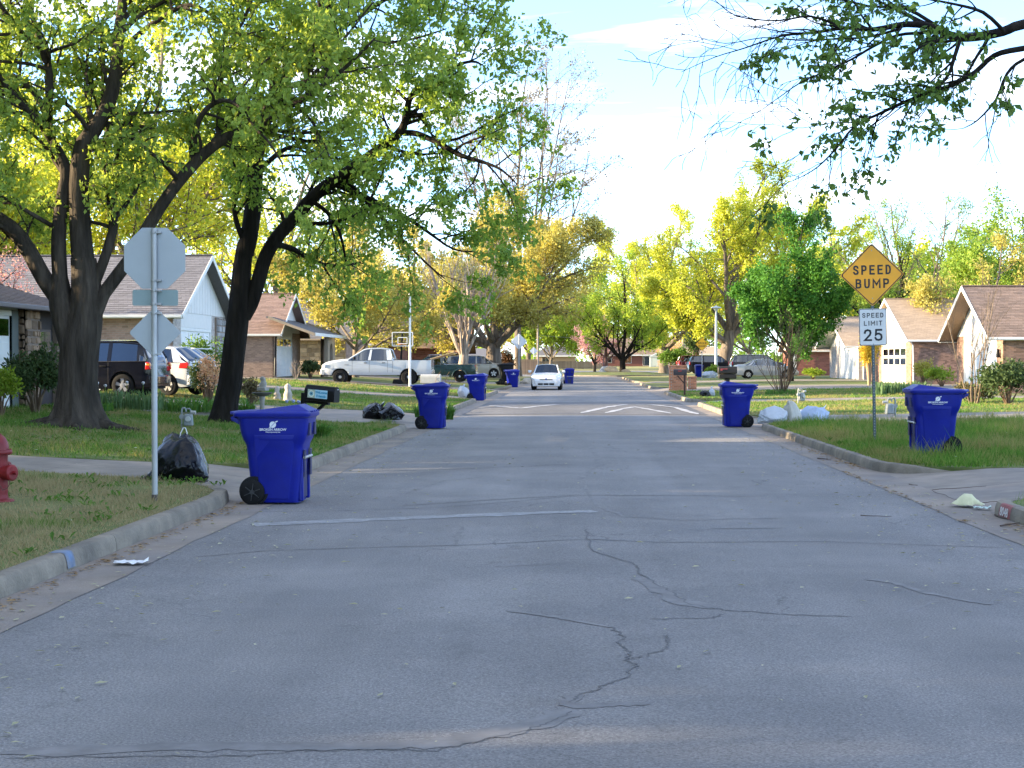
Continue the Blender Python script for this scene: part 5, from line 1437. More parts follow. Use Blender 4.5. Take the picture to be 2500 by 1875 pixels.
MB().box(-2.9, -2.84, -.78, .78, .82, 1.30).build('tailgate', PW, pk, bevel=.015)
MB().box(-.98, -.9, -.80, .80, .82, 1.34).build('bed_front', PW, pk)
for s in (1, -1):
    MB().box(1.40, 1.62, s * .982, s * .986, 1.02, 1.04).build('badge', m_seam, pk); MB().box(-2.5, 2.5, s * .975 - .008, s * .975 + .008, .835, .85).build('body_crease', PW, pk)
m_lum = M('lumber', (.50, .36, .20), .8, .15, 5, stretch=(1, 8, 8), island=.12)
for i, (dy_, dz_) in enumerate(((-.3, 0), (-.12, .02), (.08, 0), (.25, .03), (-.02, .05))):
    a = pk.matrix_world
    base = Matrix.Translation(pk.location) @ Matrix.Rotation(R(181), 4, 'Z')
    p0, p1 = base @ Vector((-1.2 - .1 * i, dy_, .92 + dz_)), base @ Vector((-3.95 - .12 * (i % 3), dy_ * 1.2, 1.60 + dz_ * .6 + .02 * i))
    lb = ('lowest pale board', 'board second from the bottom', 'middle board', 'board with the longest overhang', 'topmost board')[i]
    o = MB().bar(p0, p1, .19, .04).build('lumber_board', m_lum, bevel=.004); tag(o, lb + ' slanting out of the white pickup bed', 'board', 'boards in the pickup bed')
# green pickup and the tan wagon beyond
q = W(1090, 900, 99)
GP = paint('paint_green', (.006, .032, .04), .25)
g_sp = with_(PICK, L=5.2, wheels=(-1.55, 1.65), wrad=.36, zbot=.42, top=[(-2.6, 1.16), (-.62, 1.17), (-.56, 1.25), (-.45, 1.62), (0, 1.69), (.5, 1.66), (1.25, 1.2), (2.2, 1.08), (2.6, .7)], belt=[(-2.6, 1.13), (1.2, 1.12), (2.2, 1.0), (2.6, .66)],
    wid=[(-2.6, .85), (-2.4, .88), (2.0, .88), (2.6, .66)], zones=(1.25, .5, -.45, -.56), bed=-.6, wr=.62, pillars=[(-.56, -.36, -.47, -.3), (.2, .3, .16, .24)], seams=(1.1, -.36, -.62), handles=(-.1,), tail=(-.01, .12, .80, .86, 1.12), head=(.7, .88, .13, .2, 1.2), seats=(.3,))
gp, sec, S = car('pickup_truck', 'dark green pickup parked beyond the white pickup', 'pickup', (q.x - .65, q.y, gz(q.x, q.y) - .02), R(180), g_sp, GP)
bumper(gp, -2.58, .82, .46, .66, .10, m_chrome)
for s in (1, -1):
    MB().tube([(-1.55 + .46 * math.cos(R(a)), s * .89, .36 + .46 * math.sin(R(a))) for a in range(0, 181, 12)], .035, 6).build('fender_flare', GP, gp)
    MB().box(-.9, 1.2, s * .9 - .05, s * .9 + .05, .36, .41).build('side_step', m_chrome, gp, bevel=.01)
    MB().tube([(-.3, s * .5, 1.66), (-.3, s * .5, 1.75), (.45, s * .5, 1.74), (.5, s * .5, 1.66)], .02, 6).build('roof_rack', m_chrome, gp)
MB().box(-2.5, -.65, -.7, .7, .7, .74).build('bed_floor', m_black, gp)
q = W(1160, 905, 124)
WAG = with_(SUV, L=4.9, zones=(1.35, .75, -2.1, -2.3), wr=.68, wrad=.36, wheels=(-1.45, 1.5), top=[(-2.45, .8), (-2.4, 1.2), (-2.3, 1.28), (-2.1, 1.74), (-1.4, 1.80), (.3, 1.80), (.75, 1.74), (1.35, 1.24), (1.95, 1.13), (2.3, 1.0), (2.45, .7)],
    belt=[(-2.45, .76), (-2.3, 1.16), (1.3, 1.14), (2.0, 1.02), (2.45, .64)], wid=[(-2.45, .8), (-2.2, .92), (1.7, .92), (2.2, .84), (2.45, .7)], pillars=[(.05, .17, .05, .14), (-1.1, -.95, -1.08, -.95), (-2.3, -2.0, -2.12, -1.9)], seams=(1.2, .1, -1.0), handles=(.3, -.8), head=(.7, .88, .16, .3, 1.1), tail=(0, .15, .84, .9, 1.2))
car('parked_car', 'tan sport wagon half hidden behind the thick oak trunk', 'car', (q.x, q.y, gz(q.x, q.y)), R(3), WAG, paint('paint_tan', (.34, .31, .26), .3))
# white sedan facing us
x, y = road_pt(1334, 953)
WS = paint('paint_white2', (.62, .62, .61), .25)
fo, sec, S = car('parked_car', 'white sedan parked in the street facing the viewer', 'car', (x, y + 2.2, .0), R(-90.5), SEDAN, WS, glass=glass_mat('clear_glass', (.45, .52, .52), .03), wind=glass_mat('clear_glass', (.45, .52, .52), .03))
bumper(fo, 2.18, .74, .22, .56, .07, WS, curve=.18)
for y0 in (-.44, -.135, .17): MB().box(2.235, 2.262, y0, y0 + .27, .30, .40).build('lower_grille', m_black, fo, bevel=.01)
MB().box(2.19, 2.235, -.36, .36, .575, .60).build('grille_slot', m_black, fo); MB().box(2.19, 2.24, -.34, .34, .615, .632).build('grille_bar', m_chrome, fo)
MB().lathe([(.055, .0), (.05, .012), (0, .015)], 16, (2.232, 0, .625), 'x').build('badge', M('badge_blue', (.05, .08, .25), .3, .1), fo)
# right-hand cars
q = W(1869, 905, 117)
BIGSED = with_(SEDAN, L=4.85, zones=(1.12, .3, -.95, -1.62), wheels=(-1.42, 1.45), top=[(-2.42, .78), (-2.38, 1.0), (-2.1, 1.08), (-1.62, 1.09), (-.95, 1.45), (-.3, 1.50), (.3, 1.46), (1.12, 1.02), (1.8, .92), (2.2, .8), (2.42, .55)],
    belt=[(-2.42, .72), (-2.3, .96), (-1.4, 1.0), (1.05, .95), (1.8, .85), (2.42, .52)], wid=[(-2.42, .68), (-2.25, .82), (-1.7, .88), (1.6, .88), (2.15, .8), (2.42, .6)], pillars=[(-.12, 0, -.16, -.06), (-1.5, -1.3, -1.0, -.86), (-1.08, -1.03, -.86, -.8)], chrome=True, handles=(.08, -.85), handle_mat=m_chrome, seams=(1.0, -.06, -1.05), nsp=6)
car('parked_car', 'silver sedan behind the large dark plastic mailbox', 'car', (q.x, q.y, gz(q.x, q.y)), R(2), BIGSED, paint('paint_silver2', (.40, .40, .40), .25), glass=glass_mat('pale_glass', (.5, .53, .52), .12), wind=m_wglass)
q = W(1850, 900, 134)
car('parked_car', 'dark car whose roof shows above the silver sedan', 'car', (q.x, q.y, gz(q.x, q.y) + .08), R(4), with_(WAG), paint('paint_dark', (.03, .032, .04), .25))
q = W(1738, 900, 150)
car('parked_car', 'black wagon behind the far yellow sign', 'car', (q.x, q.y, gz(q.x, q.y) + .15), R(8), WAG, paint('paint_black', (.008, .009, .014), .12))
q = W(1722, 900, 156)
car('parked_car', 'maroon wagon half hidden by the black one', 'car', (q.x - .4, q.y, gz(q.x, q.y) + .25), R(6), WAG, paint('paint_maroon', (.10, .015, .02), .25))
# ------------------------------------------------------------------ houses
def brickmat(name, c, isl=.25, c2=None): return M(name, c, .9, .14, 9, bump=.15, bscale=40, island=isl, c2=c2, c2scale=.6, c2amt=.4)
def shinglemat(name, c, isl=.16, c2=None): return M(name, c, .92, .16, 14, bump=.3, bscale=60, island=isl, c2=c2, c2scale=.5, c2amt=.4)
m_pinkbrick = brickmat('brick_pinkish', (.40, .27, .215), .24)
m_brownbrick = brickmat('brick_brown', (.26, .155, .11), .38)
m_tanbrick = brickmat('brick_tan', (.30, .21, .16), .22)
m_palebrick = brickmat('brick_pale', (.42, .37, .33), .2)
m_redbrick = brickmat('brick_red', (.22, .085, .065), .25)
m_mortar2 = M('mortar_pale', (.42, .37, .32), .95, .1, 20)
m_mortar3 = M('mortar_dark', (.24, .18, .14), .95, .1, 20)
m_trim = M('trim_white', (.70, .69, .65), .6, .05, 3)
m_trimtan = M('trim_tan', (.34, .27, .20), .65, .08, 3)
m_door = M('garage_white', (.72, .72, .70), .5, .04, 2)
m_lap = M('siding_white', (.66, .64, .60), .65, .05, 4, island=.03)
m_stone1 = M('rubble_tan', (.42, .32, .20), .9, .2, 5, bump=.5, bscale=14, island=.4)
m_stone2 = M('rubble_grey', (.30, .29, .28), .9, .2, 5, bump=.5, bscale=14, island=.35)
m_stone3 = M('rubble_brown', (.26, .17, .11), .9, .25, 5, bump=.6, bscale=14, island=.45)
m_dark = M('recess_shade', (.03, .022, .02), .8, .2)
m_winglass = glass_mat('window_glass', (.08, .09, .10), .14)
m_shg = shinglemat('shingle_grey', (.165, .155, .16), .16)
m_shbr = shinglemat('shingle_brown', (.155, .105, .085), .12)
m_shpk = shinglemat('shingle_pinkbrown', (.25, .165, .135), .18)
m_shdk = shinglemat('shingle_dark', (.17, .125, .105), .24, c2=(.25, .165, .11))
m_shtan = shinglemat('shingle_tan', (.37, .275, .19), .13)
m_shch = shinglemat('shingle_charcoal', (.135, .13, .135), .1)

class House:
    def __init__(self, label, P, name='house'):
        self.t = thing(name, label, 'house', P); self.P = Vector(P)
    def b(self, mb, name, mat, parent=None, **kw):
        mb.v = [(x - self.P.x, y - self.P.y, z - self.P.z) for x, y, z in mb.v]
        return mb.build(name, mat, parent or self.t, **kw)
    def boxes(self, items, name, mat, parent, indiv, meshdims, M3, seed=0):
        """items: list of (centre, sx, sy) in a face frame M3=(u, w, n); nearest `indiv` become objects, the rest one part"""
        u, w, n = M3
        if indiv:
            cp = cam.location
            items = sorted(items, key=lambda q: q[3])
        me = None; rest = []
        a, b, c = meshdims
        for i, (ctr, sx, sy, _) in enumerate(items):
            if i < indiv:
                if me is None:
                    mb = MB(); mb.add([(-a / 2, -b / 2, -.02), (a / 2, -b / 2, -.02), (a / 2, b / 2, -.02), (-a / 2, b / 2, -.02), (-a / 2, -b / 2, c[0]), (a / 2, -b / 2, c[0]), (a / 2, b / 2, c[1]), (-a / 2, b / 2, c[1])], [(4, 5, 6, 7), (0, 1, 5, 4), (1, 2, 6, 5), (2, 3, 7, 6), (3, 0, 4, 7)])
                    me = mb.mesh(name, mat)
                o = link(name, me, parent)
                q = ctr - self.P
                o.matrix_local = Matrix(((u.x * sx / a, w.x * sy / b, n.x, q.x), (u.y * sx / a, w.y * sy / b, n.y, q.y), (u.z * sx / a, w.z * sy / b, n.z, q.z), (0, 0, 0, 1)))
            else: rest.append((ctr, sx, sy))
        if rest:
            C = np.array([list(r[0] - self.P) for r in rest]); SX = np.array([r[1] for r in rest])[:, None]; SY = np.array([r[2] for r in rest])[:, None]
            U, Wv, Nv = (np.array(list(q)) for q in (u, w, n))
            V = np.zeros((len(rest), 8, 3))
            for k, (i, j, h) in enumerate(((-1, -1, -.02), (1, -1, -.02), (1, 1, -.02), (-1, 1, -.02), (-1, -1, c[0]), (1, -1, c[0]), (1, 1, c[1]), (-1, 1, c[1]))):
                V[:, k] = C + U * SX * i / 2 + Wv * SY * j / 2 + Nv * h
            i0 = np.arange(len(rest))[:, None] * 8
            F = np.concatenate([i0 + np.array(f)[None] for f in ((4, 5, 6, 7), (0, 1, 5, 4), (1, 2, 6, 5), (2, 3, 7, 6), (3, 0, 4, 7))])
            o = link(name + 's_beyond', np_mesh(name + 's', V.reshape(-1, 3), F, mat), parent); tag(o, kind='stuff')
    def wall(self, o, u, L, H, n, back, mat, bw=.21, bh=.076, indiv=0, focus=None, clip=None, thick=.12, brick=True):
        o, u, n = Vector(o), Vector(u), Vector(n); w = Vector((0, 0, 1))
        mb = MB(); mb.prism([o, o + u * L, o + u * L + w * H, o + w * H], -n * thick)
        wl_ = self.b(mb, 'wall', back, smooth=0)
        if not brick: return wl_
        items = []
        f = Vector(focus) if focus else o + u * L / 2 + w * H / 2
        for r in range(int(H / bh)):
            x = -(bw / 2 if r % 2 else 0)
            while x < L - .02:
                a, b = max(0, x), min(L, x + bw)
                if b - a > .04:
                    c = o + u * ((a + b) / 2) + w * (r * bh + bh / 2)
                    if clip is None or clip(c): items.append((c, b - a - .011, bh - .011, (c - f).length))
                x += bw
        self.boxes(items, 'brick', mat, wl_, indiv, (bw - .011, bh - .011, (.009, .009)), (u, w, n))
        return wl_
    def rubble(self, o, u, L, H, n, mat, size=.28, seed=1, back=None):
        o, u, n = Vector(o), Vector(u), Vector(n); w = Vector((0, 0, 1)); rg = random.Random(seed)
        mb = MB(); mb.prism([o, o + u * L, o + u * L + w * H, o + w * H], -n * .12); wl_ = self.b(mb, 'wall', back or m_mortar3, smooth=0)
        z = 0
        while z < H - .04:
            hh = min(size * rg.uniform(.45, .95), H - z); x = 0
            while x < L - .03:
                ww = min(size * rg.uniform(.6, 1.7), L - x); j = lambda: rg.uniform(-.02, .02)
                g_ = .012
                P = [(x + g_ + abs(j()), z + g_ + abs(j())), (x + ww / 2, z + g_ + j() * .5), (x + ww - g_ - abs(j()), z + g_ + abs(j())), (x + ww - g_, z + hh * .5 + j()), (x + ww - g_ - abs(j()) * 1.5, z + hh - g_ - abs(j())), (x + ww * .45, z + hh - g_ + j() * .5), (x + g_ + abs(j()) * 1.5, z + hh - g_ - abs(j())), (x + g_, z + hh * .5 + j())]
                dp = rg.uniform(.015, .055); cx_, cz_ = x + ww / 2, z + hh / 2
                base = [o + u * a + w * min(b, H - .004) for a, b in P]; topp = [o + u * (cx_ + (a - cx_) * .8) + w * (cz_ + (b - cz_) * .8) + n * dp for a, b in P]
                self.b(MB().loft([base, topp]), 'stone', mat, wl_, smooth=0)
                x += ww
            z += hh
        return wl_
    def roof(self, o, u, w, L, H, mat, tw=.30, te=.145, indiv=0, focus=None, clip=None, thick=.09, poly=None):
        """o: eave corner, u along the eave, w up the slope (unit)"""
        o, u, w = Vector(o), Vector(u), Vector(w); n = u.cross(w).normalized()
        if n.z < 0: n = -n
        mb = MB(); P = poly or [o, o + u * L, o + u * L + w * H, o + w * H]
        mb.prism([p - n * .004 for p in P], -n * thick); rf = self.b(mb, 'roof', mat, smooth=0)
        items = []; f = Vector(focus) if focus else o + u * L / 2 + w * H / 2; rg = random.Random(4)
        for r in range(int(H / te)):
            x = -(tw * ((r * .37) % 1))
            while x < L:
                a, b = max(0, x), min(L, x + tw)
                if b - a > .05:
                    c = o + u * ((a + b) / 2) + w * (r * te + te / 2)
                    if clip is None or clip(c): items.append((c + w * rg.uniform(-.006, .006), b - a - .008, te - .001, (c - f).length))
                x += tw
        self.boxes(items, 'shingle', mat, rf, indiv, (tw - .008, te - .001, (.014, .002)), (u, w, n))
        return rf
    def bar(self, p, q, wd, h, mat, name='fascia', parent=None, bevel=.006): return self.b(MB().bar(p, q, wd, h), name, mat, parent, smooth=0, bevel=bevel)
    def garage(self, x, sg, ya, yb, z0, z1, rows=4, cols=4, win=False, mat=None):
        """door lying in a plane of constant x, facing sg"""
        mat = mat or m_door
        d = self.b(MB().box(min(x, x - sg * .05), max(x, x - sg * .05), ya, yb, z0, z1), 'garage_door', mat, smooth=0)
        for r in range(rows):
            for c in range(cols):
                a, b = ya + (yb - ya) * (c + .08) / cols, ya + (yb - ya) * (c + .92) / cols; e, f = z0 + (z1 - z0) * (r + .14) / rows, z0 + (z1 - z0) * (r + .86) / rows
                q = MB(); x0, x1_ = sorted((x + sg * .002, x + sg * .018)); q.box(x0, x1_, a, b, e, f)
                if win and r in win: self.b(q, 'pane', m_winglass, d, smooth=0)
                else: self.b(q, 'panel', mat, d, smooth=0, bevel=.012)
        for (a, b) in ((ya - .12, ya), (yb, yb + .12)): self.b(MB().box(min(x - sg * .02, x + sg * .05), max(x - sg * .02, x + sg * .05), a, b, z0, z1 + .12), 'door_jamb', m_trim, smooth=0, bevel=.005)
        self.b(MB().box(min(x - sg * .02, x + sg * .05), max(x - sg * .02, x + sg * .05), ya, yb, z1, z1 + .12), 'door_head', m_trim, smooth=0, bevel=.005)
        return d
    def gable(self, x, sg, ya, yb, ze, zr, kind='lap', mat=None, step=.16, yr=None):
        """triangular gable wall in the plane x, clad with pieces"""
        mat = mat or m_lap; ym = yr if yr is not None else (ya + yb) / 2
        gw = self.b(MB().prism([(x - sg * .02, ya, ze), (x - sg * .02, yb, ze), (x - sg * .02, ym, zr)], (-sg * .1, 0, 0)), 'gable', mat, smooth=0)
        def half(z): f = (z - ze) / (zr - ze); return ya + (ym - ya) * f, yb + (ym - yb) * f
        if kind == 'lap':
            z = ze
            while z < zr - .08:
                z2 = min(z + step, zr - .02); a, b = half(z); c, d = half(z2)
                P = [(x + sg * .020, a, z), (x + sg * .020, b, z), (x + sg * .004, d, z2), (x + sg * .004, c, z2)]
                self.b(MB().prism(P, (-sg * .018, 0, 0)), 'siding_board', mat, gw, smooth=0); z = z2
        else:
            y = ya
            while y < yb - .05:
                y2 = min(y + step, yb)
                zt_ = lambda yy: ze + (zr - ze) * ((yy - ya) / (ym - ya) if yy < ym else (yb - yy) / (yb - ym))
                P = [(x, y + .012, ze), (x, y2 - .012, ze), (x, y2 - .012, zt_(y2 - .012))] + ([(x, ym, zr)] if y < ym < y2 else []) + [(x, y + .012, zt_(y + .012))]
                self.b(MB().prism(P, (sg * .018, 0, 0)), 'siding_panel', mat, gw, smooth=0); y = y2
        return gw
    def gutter(self, p, q, mat=None): 
        p, q = Vector(p), Vector(q); return self.bar(p, q, .11, .11, mat or m_trim, 'gutter', bevel=.02)
    def window(self, o, u, L, H, n, frame=None):
        o, u, n = Vector(o), Vector(u), Vector(n); w = Vector((0, 0, 1)); frame = frame or m_trim
        fr_ = self.b(MB().prism([o - u * .06 - w * .06, o + u * (L + .06) - w * .06, o + u * (L + .06) + w * (H + .06), o - u * .06 + w * (H + .06)], n * .04), 'window', frame, smooth=0)
        self.b(MB().prism([o + n * .041, o + u * (L / 2 - .02) + n * .041, o + u * (L / 2 - .02) + w * H + n * .041, o + w * H + n * .041], n * .006), 'pane', m_winglass, fr_, smooth=0)
        self.b(MB().prism([o + u * (L / 2 + .02) + n * .041, o + u * L + n * .041, o + u * L + w * H + n * .041, o + u * (L / 2 + .02) + w * H + n * .041], n * .006), 'pane', m_winglass, fr_, smooth=0)
        return fr_

def gable_house(label, x, sg, ya, yb, depth, zb, ze, zr, roofm, brickm, mort, over=.5, ind_b=0, ind_r=0, tw=.3, te=.145, bw=.21, bh=.076, door=None, gkind='lap', gmat=None, gstep=.16, trim=None, ov_y=.45, doorwin=False, doorrows=4, focus_b=None, focus_r=None, frontmat=None):
    """house whose gable faces the street at plane x (sg: street direction); ridge runs away from the street"""
    trim = trim or m_trim
    h = House(label, (x, ya, zb)); xb = x - sg * depth
    ym = (ya + yb) / 2; s = (zr - ze) / (ym - ya); ang = math.atan(s)
    # walls
    x0, x1_ = sorted((x, xb))
    h.wall((x0, ya, zb - .1), (1, 0, 0), abs(depth), ze - zb + .1, (0, -1, 0), mort, brickm, bw, bh, ind_b, focus_b)
    h.b(MB().box(x0, x1_, yb - .12, yb, zb - .1, ze), 'wall', mort, smooth=0)
    h.b(MB().box(min(xb, xb + sg * .12), max(xb, xb + sg * .12), ya, yb, zb - .1, ze), 'wall', mort, smooth=0)
    h.b(MB().prism([(xb + sg * .06, ya, ze), (xb + sg * .06, yb, ze), (xb + sg * .06, ym, zr)], (sg * .06, 0, 0)), 'wall', mort, smooth=0)
    if door:
        da, db, dt = door
        for (a, b) in ((ya, da - .12), (db + .12, yb)):
            h.wall((x, a, zb - .1), (0, 1, 0), b - a, ze - zb + .1, (sg, 0, 0), mort, frontmat or brickm, bw, bh)
        h.b(MB().box(min(x, x - sg * .12), max(x, x - sg * .12), da - .12, db + .12, dt + .12, ze), 'wall', gmat or m_lap, smooth=0)
        h.garage(x - sg * .06, sg, da, db, zb - .05, dt, doorrows, 4, doorwin)
    else:
        h.wall((x, ya, zb - .1), (0, 1, 0), yb - ya, ze - zb + .1, (sg, 0, 0), mort, frontmat or brickm, bw, bh)
    h.gable(x, sg, ya, yb, ze, zr, gkind, gmat, gstep)
    # roof slopes
    c_, s_ = math.cos(ang), math.sin(ang)
    xf = x + sg * over; Lr = depth + over + .3; sl = (ym - ya + ov_y) / c_
    zo = ze - ov_y * s + .10
    for (yo, dy_) in ((ya - ov_y, 1), (yb + ov_y, -1)):
        o = Vector((xf, yo, zo)); u = Vector((-sg, 0, 0)); w = Vector((0, dy_ * c_, s_))
        near = dy_ > 0
        h.roof(o, u, w, Lr, sl, roofm, tw, te, ind_r if near else 0, focus_r)
        # rake board
        h.bar(o + Vector((sg * .012, 0, -.07)), o + w * sl + Vector((sg * .012, 0, -.07)), .03, .17, trim, 'rake_board')
        h.b(MB().add([o + Vector((0, .0, -.1)), o + w * sl + Vector((0, 0, -.1)), o + w * sl + Vector((-sg * (over + .02), 0, -.1)), o + Vector((-sg * (over + .02), 0, -.1))], [(0, 1, 2, 3)]), 'soffit', trim, smooth=0, fix=False)
        h.gutter(o + Vector((0, -dy_ * .05, -.06)), o + u * Lr + Vector((0, -dy_ * .05, -.06)), trim)
        h.b(MB().box(min(xf, xf - sg * Lr), max(xf, xf - sg * Lr), min(yo, (ya if near else yb)), max(yo, (ya if near else yb)), zo - .13, zo - .115), 'eave_soffit', trim, smooth=0)
    h.bar((xf, ym, zr + .10 + .02), (xf - sg * Lr, ym, zr + .12), .2, .05, roofm, 'ridge_cap')
    return h

# ---- left side
# L1: hipped brown roof at the frame edge, stone piers
h = House('brown-roofed house at the left edge with stone piers', (-12.7, 32, .5))
zb, ze = .5, 2.86
h.b(MB().box(-22, -12.78, 26, 37.5, .3, ze), 'wall', m_mortar3, smooth=0)
h.garage(-12.72, 1, 29.3, 34.1, .52, 2.62, 4, 4, (3,))
h.b(MB().box(-12.76, -12.66, 34.1, 34.5, .4, 2.75), 'corner_board', M('trim_darkgreen', (.06, .08, .07), .6, .1), smooth=0, bevel=.01)
h.rubble((-12.55, 34.62, .4), (0, 1, 0), .95, ze - .42, (1, 0, 0), m_stone3, .26, 3)
h.rubble((-12.55 - .4, 34.62, .4), (1, 0, 0), .4, ze - .42, (0, -1, 0), m_stone3, .26, 5)
h.b(MB().box(-12.76, -12.74, 35.57, 37.3, .4, 2.8), 'porch_shade_panel', m_dark, smooth=0)  # flat dark sheet painting the shade of the porch opening
h.window((-12.735, 35.9, 1.1), (0, 1, 0), .8, 1.2, (1, 0, 0), M('frame_brown', (.09, .06, .045), .7, .1))
h.rubble((-12.62, 37.0, .4), (0, 1, 0), .5, ze - .42, (1, 0, 0), m_stone3, .26, 4)
h.b(MB().box(-12.74, -12.68, 26, 34.5, 2.62, ze), 'header_board', M('header_grey', (.42, .42, .38), .7, .06), smooth=0)
A, B, Cc, D = Vector((-12.15, 38.1, 2.86)), Vector((-12.15, 25.4, 2.86)), Vector((-18.6, 31.65, 5.1)), Vector((-18.6, 31.6, 5.1))
u = Vector((0, -1, 0)); w = (Vector((-18.6, 38.1, 5.1)) - A); sl = w.length; w.normalize()
h.roof(A, u, w, 12.7, sl, m_shbr, .30, .14, 300, (-12.8, 35.5, 3.0), clip=lambda c: (A.y - c.y) > (A.x - c.x) * 1.0 - .0 and (c.y - 25.4) > (A.x - c.x), poly=[A, B, B + Vector((-6.45, 6.45, 2.24)), A + Vector((-6.45, -6.45, 2.24))])
o2 = Vector((-25, 38.1, 2.86)); w2 = Vector((0, -6.45, 2.24)).normalized()
h.roof(o2, (1, 0, 0), w2, 12.85, 6.8, m_shbr, .30, .14, 0, None, clip=lambda c: (A.x - c.x) > (A.y - c.y) and (c.x + 25) > (A.y - c.y), poly=[o2, A, A + Vector((-6.45, -6.45, 2.24)), o2 + Vector((6.4, -6.45, 2.24))])
h.gutter((-12.08, 38.2, 2.80), (-12.08, 25.4, 2.80), M('gutter_brown', (.10, .08, .085), .5, .1))
h.gutter((-12.08, 38.2, 2.80), (-24, 38.2, 2.80), M('gutter_brown', (.10, .08, .085), .5, .1))

# L2: grey gable house
h = gable_house('grey-shingled house with white gable behind the forked maple', -14.0, 1, 53.0, 61.0, 22, .62, 3.35, 5.45, m_shg, m_pinkbrick, m_mortar2, over=.45, ind_b=300, ind_r=300, tw=.32, te=.155,
    door=(54.2, 58.6, 2.70), gkind='panel', gstep=.42, focus_b=(-15.0, 53, 2.6), focus_r=(-15.5, 53, 3.9), bw=.215, bh=.08, frontmat=m_palebrick)
h.rubble((-13.92, 59.2, .6), (0, 1, 0), 1.5, 2.7, (1, 0, 0), m_stone2, .3, 8)
# L3
h = gable_house('pinkish-brown roofed house with arched entry beyond the leaning maple', -16.2, 1, 82.0, 90.0, 16, .80, 3.2, 5.3, m_shpk, m_tanbrick, m_mortar3, over=.5, ind_b=150, tw=.34, te=.17, ind_r=150,
    door=(83.0, 87.4, 2.90), gkind='panel', gstep=.5, focus_b=(-17, 82, 2), focus_r=(-17, 82, 3.6), doorwin=(3,), doorrows=4)
A_ = Vector((-13.9, 81.6, 3.12)); w = Vector((-2.6, 0, .9)); sl = w.length; w.normalize()
h.roof(A_, (0, 1, 0), w, 11.0, sl, m_shch, .34, .17)
h.bar((-13.86, 81.6, 3.04), (-13.86, 92.6, 3.04), .05, .17, m_trim, 'fascia')
h.bar((-13.9, 81.6, 3.04), (-16.4, 81.6, 3.95), .05, .14, m_trimtan, 'fascia')
ar = []
for k in range(13):
    a = PI * k / 12; ar.append((-14.3, 89.7 - .55 * math.cos(a), 2.1 + .55 * math.sin(a)))
h.b(MB().prism([(-14.3, 88.4, .7), (-14.3, 89.15, .7)] + ar + [(-14.3, 90.25, .7), (-14.3, 91.2, .7), (-14.3, 91.2, 3.0), (-14.3, 88.4, 3.0)], (-.2, 0, 0)), 'arched_wall', m_trimtan, smooth=30)
h.b(MB().box(-14.75, -14.7, 88.6, 91, .7, 2.9), 'entry_shade', M('entry_shade_brown', (.10, .06, .04), .8, .2), smooth=0)  # brown sheet behind the arch, the entry's shade put into its colour
h.b(MB().tube([(-15.9, 81.9, 3.05), (-16.05, 81.93, 2.9), (-16.12, 81.93, .8)], .05, 6), 'downspout', m_black)
# L4
h = gable_house('grey-roofed house with tan rubble stone side wall', -15.0, 1, 100, 111, 16, .78, 3.15, 5.5, m_shch, m_tanbrick, m_mortar3, over=.45, tw=.5, te=.25, bw=.4, bh=.15, gkind='panel', gmat=m_trimtan, gstep=.6, trim=m_trimtan)
h.rubble((-20.2, 99.96, .7), (1, 0, 0), 5.2, 2.4, (0, -1, 0), m_stone1, .42, 12, M('mortar_tan', (.36, .28, .18), .95, .15, 10))
# L5..L6
gable_house('low pinkish-roofed house behind the white pickup cab', -13.4, 1, 117, 126, 14, .7, 3.0, 4.9, m_shpk, m_redbrick, m_mortar3, over=.5, tw=.5, te=.25, bw=.4, bh=.15, gkind='panel', gstep=.7)
gable_house('brown-roofed house whose dark gable faces the street', -11.6, 1, 131, 137, 12, .55, 2.9, 4.7, m_shdk, m_redbrick, m_mortar3, over=1.0, tw=.5, te=.25, bw=.4, bh=.15, gkind='panel', gmat=M('gable_maroon', (.10, .035, .028), .8, .15), gstep=.7, trim=M('trim_maroon', (.14, .05, .04), .7, .1))
gable_house('orange-brown roofed house with steep gable by the bare tree', -10.6, 1, 140, 148, 12, .45, 2.6, 5.0, shinglemat('shingle_orange', (.36, .20, .10), .15), m_tanbrick, m_mortar3, over=1.0, tw=.5, te=.25, bw=.4, bh=.15, gkind='panel', gmat=M('gable_black', (.03, .025, .02), .8, .15), gstep=.8, trim=M('trim_maroon', (.14, .05, .04), .7, .1))
gable_house('house standing just left of the view beside the first driveway', -15.2, 1, 6.0, 18.5, 14, .5, 3.1, 5.6, m_shg, m_tanbrick, m_mortar3, over=.5, tw=.6, te=.3, bw=.6, bh=.2, gkind='panel', gstep=1.2)
# ---- right side
h = gable_house('dark-roofed brown brick house with white siding gable at the right edge', 17.5, -1, 63.6, 71.2, 16, .22, 2.72, 4.75, m_shdk, m_brownbrick, m_mortar3, over=.75, ind_b=300, ind_r=300, door=(64.7, 69.9, 2.36), gkind='lap', gstep=.2, focus_b=(18.2, 63.6, 1.8), focus_r=(18, 63, 3.6), tw=.34, te=.15)
lt = h.b(MB().box(17.32, 17.46, 63.9, 64.05, 1.75, 2.1, (.02, .02)), 'wall_lamp', m_black, bevel=.02); h.b(MB().box(17.345, 17.435, 63.92, 64.03, 1.8, 2.0), 'lamp_glass', m_winglass, lt)
h = gable_house('tan-roofed brick house with bright white garage gable', 19.2, -1, 88.6, 100.6, 16, .25, 2.9, 5.3, m_shtan, m_brownbrick, m_mortar3, over=.35, ind_b=250, ind_r=150, door=(90.2, 97.0, 2.42), gkind='panel', gstep=1.2, focus_b=(20.5, 88.6, 1.6), focus_r=(21, 88.6, 3.8), tw=.36, te=.17, doorwin=(2, 3))
h.b(MB().tube([(19.0, 88.1, 2.75), (19.25, 88.5, 2.5), (19.3, 88.55, .3)], .05, 6), 'downspout', m_trim)
